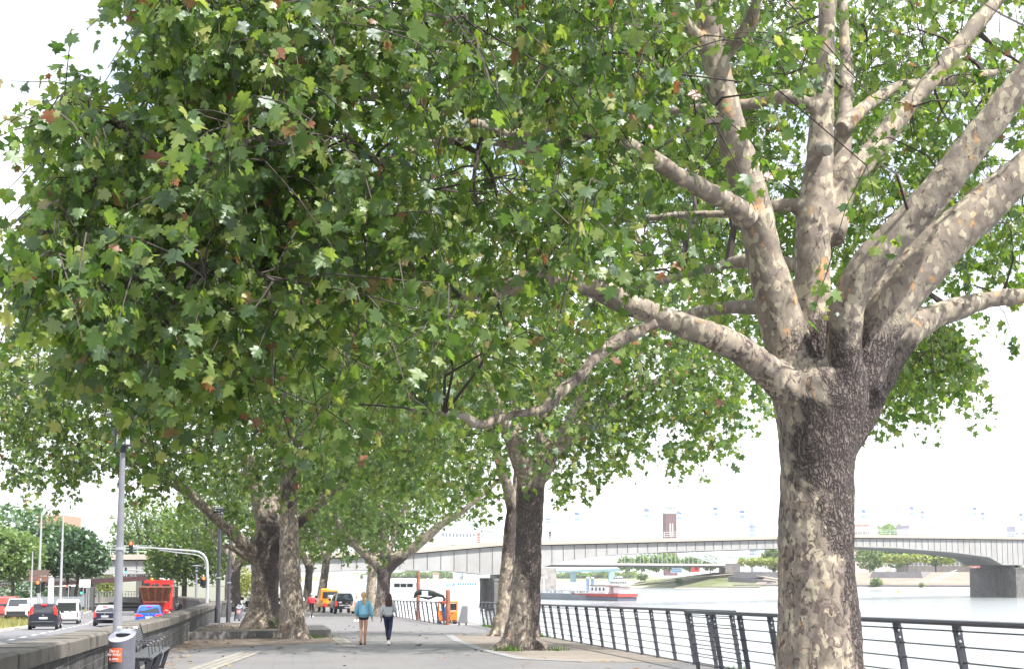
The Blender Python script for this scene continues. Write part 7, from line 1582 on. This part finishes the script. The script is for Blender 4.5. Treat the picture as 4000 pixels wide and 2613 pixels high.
m = MB(); m.box((X2 + 3, hp_(X2, 12), (zdk + .3 + 1.9) / 2), (6, 22, zdk + .3 - 1.9)); m.build('abutment', mat('dark_abutment_stone', (.15, .14, .14), .9, 0, .35, .5, .2, .2, 0, (.3, .27, .26, .6)), t)
x0, x1 = PX(2840, 705), PX(2990, 705); t = thing('train', 'white passenger train leaving the railway bridge at the far bank', 'train', ((x0 + x1) / 2, 705, P(2850, 2187, 705).z), 0)
m = MB(); m.box((0, 0, .9), (x1 - x0, 3, 1.8), None, 1, .2); m.build('body', M_white, t)
for k in range(14): xx = -(x1 - x0) / 2 + (x1 - x0) * (k + .5) / 14; windows(t, [[(xx - .4, -1.51, .8), (xx + .4, -1.51, .8), (xx + .4, -1.51, 1.35), (xx - .4, -1.51, 1.35)]], M_bluew, 'window')
# ------------------------------------------------------------------ far bank
FO = Vector((48, 679, 0)); FE = Vector((.861, -.509, 0)); FN = Vector((.509, .861, 0))
def fp(e, n, z): p = FO + FE * e + FN * n; return (p.x, p.y, z)
def fe(u, n=0): k = (u - 2000) / F; o_ = FO + FN * n; return (k * o_.y - o_.x) / (FE.x - k * FE.y)
M_grav = mat('pale_gravel', (.42, .39, .34), .9, 0, .15, .4); M_step2 = mat('pale_terrace_stone', (.50, .44, .38), .85, 0, .08, .3); M_dwall = mat('dark_basalt_wall', (.15, .145, .16), .85, 0, .15, .4)
m = MB(); m.add([fp(-5, 0, WATER - .05), fp(320, 0, WATER - .05), fp(320, 5, -3.15), fp(-5, 5, -3.15)], [(0, 1, 2, 3)]); prop(m.build('gravel_beach', M_grav), kind='structure')
m = MB(); m.add([fp(-5, 33, 2.2), fp(500, 33, 2.2), fp(900, 900, 2.2), fp(60, 900, 2.2)], [(0, 1, 2, 3)]); prop(m.build('far_promenade', M_grav), kind='structure')
m = MB(); m.loft([[fp(e, 5, -4), fp(e, 5, -2.55), fp(e, 6, -2.5), fp(e, 6, -4)] for e in (40, 320)]); m.build('quay_edge', M_dwall); prop(bpy.data.objects['quay_edge'], 'low dark quay edge at the foot of the far terrace steps', 'wall')
t = thing('terrace_steps', 'broad pale stone terrace steps along the far river bank', 'steps', (0, 0, 0)); e0, e1 = fe(2950, 10), 320
for nm, (na, za, nb, zb_, k) in (('lower_flight', (6, -2.5, 18, .0, 8)), ('upper_flight', (19.5, .0, 32, 2.2, 7))):
    m = MB()
    for i in range(k):
        n0 = na + (nb - na) * i / k; n1 = na + (nb - na) * (i + 1) / k; z1 = za + (zb_ - za) * (i + 1) / k
        m.loft([[fp(e, n0, z1 - (zb_ - za) / k - .3), fp(e, n1 + .05, z1 - (zb_ - za) / k - .3), fp(e, n1 + .05, z1), fp(e, n0, z1)] for e in (e0, e1)])
    m.build(nm, M_step2, t)
m = MB(); m.add([fp(e0, 18, .004), fp(e1, 18, .004), fp(e1, 19.6, .004), fp(e0, 19.6, .004)], [(0, 1, 2, 3)]); m.build('landing', M_step2, t)
def dwall(u0, u1, lab):
    a, b = fe(u0, 19), fe(u1, 19); m = MB(); m.loft([[fp(a + d, 18.6, .0), fp(b - d2, 18.6, .0), fp(b - d2 - .5, 31, .0), fp(a + d + 1, 31, 0)] if z == 0 else [fp(a + .8, 18.9, 2.35), fp(b - .8, 18.9, 2.35), fp(b - .8, 31, 2.35), fp(a + .8, 31, 2.35)] for z, d, d2 in ((0, 0, 0), (1, 0, 0))]); o = m.build('retaining_wall', M_dwall); prop(o, lab, 'wall')
dwall(3385, 3590, 'wide dark retaining wall block set into the far terrace steps'); dwall(3845, 3960, 'dark retaining wall block beside the right bridge pier on the far steps'); dwall(2850, 3035, 'dark retaining wall left of the big trunk on the far bank')
m = MB(); m.box((0, 0, 0), (1, 1, 1))
t = thing('handrail', 'thin stair handrail climbing the far terrace steps', 'handrail', (0, 0, 0)); m = MB()
for q in (0, .9): m.bar(fp(fe(3620, 8), 8, -1.6 + q), fp(fe(3722, 30), 30, 2.2 + q), .12, .12)
m.build('rail', M_white, t); m = MB(); m.bar(fp(fe(3530, 7), 7, -1.2), fp(fe(3935, 7), 7, -1.2), .1, .1); m.build('lower_rail', M_white, t)
# grassy slope with a ramp, left of the steps
m = MB(); m.add([fp(-6, 2, -3.7), fp(e0 + 4, 2, -3.3), fp(e0 + 4, 33, 2.15), fp(20, 33, 2.15), fp(-6, 16, -1.6)], [(0, 1, 2, 3, 4)]); prop(m.build('bank_slope', mat('grassy_bank', (.11, .135, .06), .9, 0, .4, .15, 0, .2, 0, (.27, .25, .20, .9))), kind='structure')
t = thing('bank_ramp', 'pale ramp climbing the grassy far bank', 'ramp', (0, 0, 0)); m = MB(); m.loft([[fp(e, n, z - .3), fp(e, n + 3, z - .3), fp(e, n + 3, z), fp(e, n, z)] for e, n, z in ((-4, 6, -2.6), (12, 14, -.3), (32, 24, 1.8))]); m.build('ramp_up', M_step2, t)
m = MB(); m.loft([[fp(e, n, z - .3), fp(e, n + 2.5, z - .3), fp(e, n + 2.5, z), fp(e, n, z)] for e, n, z in ((38, 22, 1.7), (60, 10, -.9), (78, 7, -1.9))]); m.build('ramp_down', M_step2, t)
t = thing('retaining_wall', 'dark sloping wall under the ramp on the far bank', 'wall', (0, 0, 0)); m = MB(); m.loft([[fp(e, n, z0), fp(e, n + 1, z0), fp(e, n + 1, z1), fp(e, n, z1)] for e, n, z0, z1 in ((34, 14, -2.6, .8), (56, 8, -3.2, -1.2), (e0 + 3, 6, -3.3, -2.4))]); m.build('wall_face', M_dwall, t)
# trees of the far bank
ftm = mat('pale_trunk', (.25, .22, .18), .8)
for i, u in enumerate((3452, 3484, 3520, 3560, 3606, 3660, 3700, 3755, 3800, 3850, 3888)):
    e = fe(u, 40); z = rng.uniform(-.3, .3); h_ = 5.8 + (i % 3) * .25
    clump_tree('pollarded_tree', 'pale green pollarded tree in the row above the far terrace steps', fp(e, 40 + (i % 2), 2.2), h_, [(0, 0, 5.3 + z, 2.2, 2.0, 1.9, 1), (.6, 0, 6.3 + z, 1.3, 1.3, 1.0, .3)], 330, .75, M_lf_pale, 300 + i, .13, 2, 'pollarded trees on the far promenade', .25, ftm)
for i, u in enumerate((2893, 2928, 2962, 2996, 3030)):
    clump_tree('pollarded_tree', 'pale green pollarded tree left of the huge trunk, above the far wall', fp(fe(u, 36), 36, 2.2), 4.6, [(0, 0, 4.2, 2.5, 2.0, 1.9, 1)], 300, .75, M_lf_pale, 320 + i, .12, 2, 'pollarded trees left of the huge trunk', .25, ftm)
lab = ['bright green broad tree just right of the huge trunk', 'dark green tree behind the pale pollarded row', 'green tree rising behind the middle of the pollarded row', 'deep green tree behind the right end of the pollarded row', 'green tree right of the mural under the bridge', 'green tree left of the huge trunk beside the white train', 'tall pale green tree beyond the railway bridge girder']
for i, (u, n_, w_, zc, h_, lm_) in enumerate(((3385, 42, 6.0, 8.6, 5.6, M_lf_lite), (3490, 58, 6.5, 9.5, 5.5, M_lf_dark), (3640, 62, 6.0, 9.8, 5.2, M_lf_dark), (3790, 60, 6.0, 8.6, 5.0, M_leaf_far), (3930, 50, 4.0, 6.5, 4.0, M_lf_lite), (3010, 44, 4.8, 8.0, 5.0, M_leaf_far), (2560, 120, 10, 9, 6, M_lf_lite))):
    clump_tree('park_tree', lab[i], fp(fe(u, n_), n_, 2.2), zc - 2.2, [(0, 0, zc - 2.2, w_, w_ * .7, h_, 1), (w_ * .5, 0, zc - 3.5, w_ * .6, w_ * .5, h_ * .6, .5)], 1100, 1.0, lm_, 340 + i, .3, 1, None, .28)
for i, u in enumerate((2440, 2478, 2520, 2556, 2600, 2640, 2700, 2745)):
    clump_tree('park_tree', 'green tree on the far bank under the railway bridge', fp(fe(u, 60), 60 + (i % 3) * 6, 2.2), 5, [(0, 0, 4.0, 4.2, 3, 3.4, 1)], 480, .95, (M_lf_lite, M_leaf_far)[i % 2], 360 + i, .2, 1, 'trees under the railway bridge', .25)
clump_tree('shrub', 'round bush on the gravel of the far bank right of the huge trunk', fp(fe(3408, 5), 5, -3.3), 1.5, [(0, 0, 1.9, 2.3, 1.6, 1.8, 1)], 420, .55, M_leaf_far, 380, .1, 1, None, .2)
clump_tree('shrub', 'small bush at the foot of the far steps', fp(fe(3585, 4.5), 4.5, -3.3), 1, [(0, 0, .9, .9, .8, 1.0, 1)], 160, .45, M_lf_lite, 381, .06, 1, None, .2)
clump_tree('shrub', 'bright bush on the grassy far bank above the ramp', fp(fe(2505, 14), 14, -.9), 1.5, [(0, 0, 1.4, 2.6, 1.6, 1.6, 1)], 400, .55, M_lf_lite, 382, .1, 1, None, .2)
clump_tree('shrub', 'greenish bush halfway along the far bank slope', fp(fe(2645, 8), 8, -2.5), 1, [(0, 0, 1.2, 1.7, 1.2, 1.5, 1)], 300, .5, M_lf_lite, 383, .08, 1, None, .2)
# ------------------------------------------------------------------ far buildings
def fblock(name, label, u0, u1, v0, Y, depth, wm, cat='building', **kw): return block(name, label, u0, u1, v0, 2300, Y, depth, wm, cat, zb=2.0, **kw)
M_fg = mat('far_grey_glass', (.10, .11, .13), .3)
fblock('office_building', 'dark glazed office block behind the pollarded trees of the far bank', 3550, 3960, 2120, 730, 20, mat('dark_facade', (.10, .09, .09), .6, 0, .2, .2), wins=(26, 3, 1.0, 1.6, M_fg), roof=(M_cream, .6))
fblock('office_building', 'pale block between the two green trees right of the huge trunk', 3425, 3480, 2135, 735, 14, M_cream, wins=(4, 4, 1.1, 1.2, M_fg), roof=(M_white, .4))
fblock('hall_building', 'long pale lilac roofed hall above the bridge parapet on the right', 3560, 3700, 2058, 900, 30, mat('lilac_white_wall', (.55, .52, .58), .7), wins=(10, 1, 3, 3, M_fg), roof=(mat('lilac_roof', (.38, .34, .42), .7), 1.2))
fblock('apartment_building', 'pinkish blocks above the bridge parapet just right of the huge trunk', 3335, 3395, 2052, 950, 14, mat('pale_pink_wall', (.52, .40, .40), .8), wins=(5, 3, 1.5, 1.5, M_fg), roof=(M_terra, .8))
fblock('apartment_building', 'blue-grey block at the right edge above the bridge', 3975, 4060, 2054, 900, 16, mat('blue_grey_wall', (.36, .38, .50), .8), wins=(5, 3, 1.6, 1.5, M_fg), roof=(M_white, .5))
fblock('glass_building', 'small glazed building under the railway bridge on the far bank', 2626, 2664, 2208, 740, 8, mat('pale_blue_glazing', (.42, .52, .60), .3), wins=(5, 3, 1.0, 1.2, M_bluew), roof=(M_white, .3))
q = fp(fe(3770, 36), 36, 2.2); q2 = fp(fe(3842, 36), 36, 2.2); Lm = math.hypot(q2[0] - q[0], q2[1] - q[1]); t = thing('mural_wall', 'reddish painted wall with two pale arches on the far promenade', 'wall', q, math.atan2(q2[1] - q[1], q2[0] - q[0]))
m = MB(); m.box((Lm / 2, .3, 1.3), (Lm, .5, 2.6)); m.build('wall_face', mat('faded_red_paint', (.45, .17, .15), .8, 0, .2, .8), t)
for k in (.3, .72):
    m = MB(); m.prism([(Lm * k + 1.3 * math.cos(a_), .1 + 1.9 * abs(math.sin(a_))) for a_ in np.linspace(0, math.pi, 12)], .0, .04, 'y'); m.build('arch', mat('pale_pink_paint', (.6, .42, .38), .8, 0, .2, 1), t)
q = fp(fe(2710, 40), 40, 2.2); t = thing('kiosk', 'bright red kiosk box beside the railway bridge abutment', 'kiosk', q, 0); m = MB(); m.box((0, 0, 1.2), (3.4, 2, 2.4)); m.build('wall', mat('kiosk_red', (.6, .04, .04), .6), t); m = MB(); m.box((0, 0, 2.5), (3.8, 2.4, .2)); m.build('roof', M_white, t); m = MB(); m.box((.4, -1.02, 1.3), (1.4, .05, 1)); m.build('window', M_glass, t)
# brick exhibition tower
Yw = 1500; xt = PX(2620, Yw); t = thing('brick_tower', 'tall brick tower with a glazed top storey above the road bridge', 'tower', (xt, Yw, 0), R(8)); wt_ = 47 / F * Yw
zt_, zg, zl, zs = P(2620, 2006, Yw).z, P(2620, 1991, Yw).z, P(2620, 1932, Yw).z, P(2620, 1910, Yw).z
m = MB(); m.box((0, 0, zt_ / 2), (wt_, wt_, zt_)); m.build('shaft', mat('tower_brick', (.11, .04, .045), .85, 0, .15, .1), t)
for k in range(5): m = MB(); m.box((-wt_ * .4 + wt_ * .2 * k, -wt_ / 2 - .15, zt_ * .55), (wt_ * .07, .5, zt_ * .9)); m.build('pilaster', mat('tower_brick_light', (.17, .075, .075), .85), t)
for k in (-.1, .1): m = MB(); m.box((wt_ * k, -wt_ / 2 - .1, zt_ * .74), (wt_ * .07, .6, zt_ * .2)); m.build('window', M_white, t)
m = MB(); m.box((0, 0, (zt_ + zg) / 2), (wt_ * 1.02, wt_ * 1.02, zg - zt_)); m.build('glazed_storey', mat('tower_glass', (.35, .45, .55), .3), t)
m = MB(); m.box((0, 0, (zg + zl) / 2), (wt_ * .35, wt_ * .35, zl - zg)); m.loft([[(a_ * wt_ * .2, b_ * wt_ * .2, zl) for a_, b_ in ((-1, -1), (1, -1), (1, 1), (-1, 1))], [(a_ * .3, b_ * .3, zs + 6) for a_, b_ in ((-1, -1), (1, -1), (1, 1), (-1, 1))]]); m.build('spire', mat('tower_copper', (.55, .68, .66), .7), t)
m = MB()
for k in range(6): m.box((-wt_ * .4 + wt_ * .16 * k, -wt_ * .3, zg + 1.6), (1.0, .3, 2.4))
m.build('roof_sign', mat('sign_blue', (.05, .2, .55), .5), t)
Yw = 1700; t = thing('office_tower', 'faint pale high-rise above the bridge left of the huge trunk', 'tower', (PX(2954, Yw), Yw, 0), R(12)); zt_ = P(2954, 2040, Yw).z; wt_ = 44 / F * Yw
m = MB(); m.lathe([(wt_ / 2, 0), (wt_ / 2, zt_)], 20); m.build('shaft', mat('pale_tower_glass', (.5, .56, .62), .4), t)
m = MB()
for k in range(9): m.lathe([(wt_ / 2 + .05, zt_ * (.3 + .075 * k)), (wt_ / 2 + .35, zt_ * (.3 + .075 * k)), (wt_ / 2 + .35, zt_ * (.3 + .075 * k) + 2.2), (wt_ / 2 + .05, zt_ * (.3 + .075 * k) + 2.2)], 20)
m.build('window_band', mat('tower_band', (.25, .32, .42), .4), t); m = MB(); m.lathe([(wt_ * .36, zt_), (wt_ * .36, zt_ + 8), (wt_ * .3, zt_ + 9)], 16); m.build('crown', M_white, t)
# far woods, far bridge and buildings under the road bridge
def wood_mass(name, label, u0, u1, v0, v1, Y, n, lm_, seed, zb):
    rs = np.random.RandomState(seed); us = rs.uniform(u0, u1, n); top = [P(u, v0 + 5 * math.sin(u * .05) + 4 * math.sin(u * .017 + 2), Y).z for u in us]; x = np.array([PX(u, Y) for u in us]); y = Y + rs.uniform(-10, 60, n); z = zb + (np.array(top) - zb) * rs.uniform(0, 1, n) ** .7
    x = x * y / Y; A = np.stack([x, y, z], 1); az = rs.uniform(0, 6.28, n); D = np.stack([np.cos(az), np.sin(az), -rs.uniform(0, 1, n)], 1); D /= np.linalg.norm(D, axis=1)[:, None]; N = np.stack([rs.normal(0, .5, n), rs.normal(-.3, .5, n), rs.uniform(.3, 1, n)], 1)
    o = leaves(name, A, D, N, rs.uniform(2.0, 4.5, n), lm_, LEAF_LO, None); prop(o, label, 'woodland', None, 'stuff')
wood_mass('far_wood', 'hazy wooded bank far upriver seen under the road bridge', 1380, 2480, 2236, 2262, 1400, 5200, M_leaf_far, 5, WATER + 3)
wood_mass('far_wood', 'line of trees above the bridge parapet on the right', 3440, 3680, 2052, 2080, 1000, 700, M_lf_lite, 6, 10)
m = MB(); m.loft([[(x, 1300, WATER - .05), (x, 1330, -2.6), (x, 1600, -.5)] for x in (-260, 130)], False, False); prop(m.build('far_meadow', mat('pale_meadow', (.20, .235, .13), .9, 0, .2, .05)), kind='structure')
t = thing('cable_bridge', 'pale blue far bridge beyond the railway bridge', 'bridge', (0, 0, 0)); m = MB(); m.loft([[tuple(P(u, v1, Y)), tuple(P(u, v1, Y) + Vector((0, 12, 0))), tuple(P(u, v0, Y) + Vector((0, 12, 0))), tuple(P(u, v0, Y))] for u, v0, v1, Y in ((2150, 2228, 2235, 1250), (2430, 2219, 2230, 1180))]); m.build('deck', mat('pale_turquoise_steel', (.30, .48, .52), .6), t)
for u, Y in ((2240, 1230), (2390, 1200)): q = P(u, 2232, Y); m = MB(); m.box((q.x, Y + 6, (q.z + WATER) / 2), (4, 8, q.z - WATER)); m.build('pier', mat('pale_turquoise_steel', (.30, .48, .52), .6), t)
for i, (u0, u1, v0, lb) in enumerate(((1810, 1912, 2238, 'long pale office block far upriver under the bridge'), (1770, 1820, 2231, 'tall pale block far upriver under the bridge'), (1690, 1712, 2241, 'small red brick house far upriver'), (1300, 1400, 2244, 'pale terraced flats far beyond the black pickup'), (1420, 1450, 2250, 'white building far behind the blonde woman'))):
    block('apartment_building', lb, u0, u1, v0, 2280, 1260 + 8 * i, 14, M_white if i != 2 else M_terra, wins=(8 if i != 2 else 2, 2, 1.6, 1.8, mat('pale_sky_glass', (.35, .38, .42), .2)), zb=WATER + 1, roof=(M_white if i != 2 else M_terra, .8))

# ------------------------------------------------------------------ haze over the river
hz_ = MB(); hz_.box((0, 1150, 95), (4000, 2960, 204)); ho = hz_.build('haze', None); ht_ = bpy.data.materials.new('haze_air'); ht_.use_nodes = True; ht_.node_tree.nodes.clear()
hv = ht_.node_tree.nodes.new('ShaderNodeVolumePrincipled'); hv.inputs['Color'].default_value = (.93, .96, 1, 1); hv.inputs['Density'].default_value = .00014; hv.inputs['Anisotropy'].default_value = .2
hout = ht_.node_tree.nodes.new('ShaderNodeOutputMaterial'); ht_.node_tree.links.new(hv.outputs[0], hout.inputs['Volume']); ho.data.materials.append(ht_); ho['kind'] = 'stuff'

# fallen leaves on the walk
n_ = 420; lx_ = nrs.uniform(0, 1, n_); ly_ = 24 + 75 * nrs.uniform(0, 1, n_) ** 1.3; xx = wallx(ly_) + .3 + (quayx(ly_) - wallx(ly_) - 1.2) * lx_
edge_ = nrs.uniform(0, 1, n_) < .45; xx = np.where(edge_, wallx(ly_) + .15 + np.abs(nrs.normal(0, .5, n_)), xx)
C_ = np.stack([xx, ly_, np.array([gz(a) for a in ly_]) + .02], 1); az = nrs.uniform(0, 6.28, n_); D_ = np.stack([np.cos(az), np.sin(az), nrs.uniform(-.1, .15, n_)], 1); N_ = np.stack([nrs.normal(0, .25, n_), nrs.normal(0, .25, n_), np.ones(n_)], 1)
prop(leaves('fallen_leaves', C_, D_, N_, nrs.uniform(.06, .15, n_), leaf_mat('dry_fallen_leaves', [(0, (.10, .06, .035)), (.6, (.22, .13, .06)), (1, (.34, .28, .13))], [(0, (.1, .06, .03)), (1, (.2, .15, .08))], .2, .0), LEAF_MID, None), 'dry brown leaves scattered over the paving and along the wall foot', 'fallen leaves', None, 'stuff')
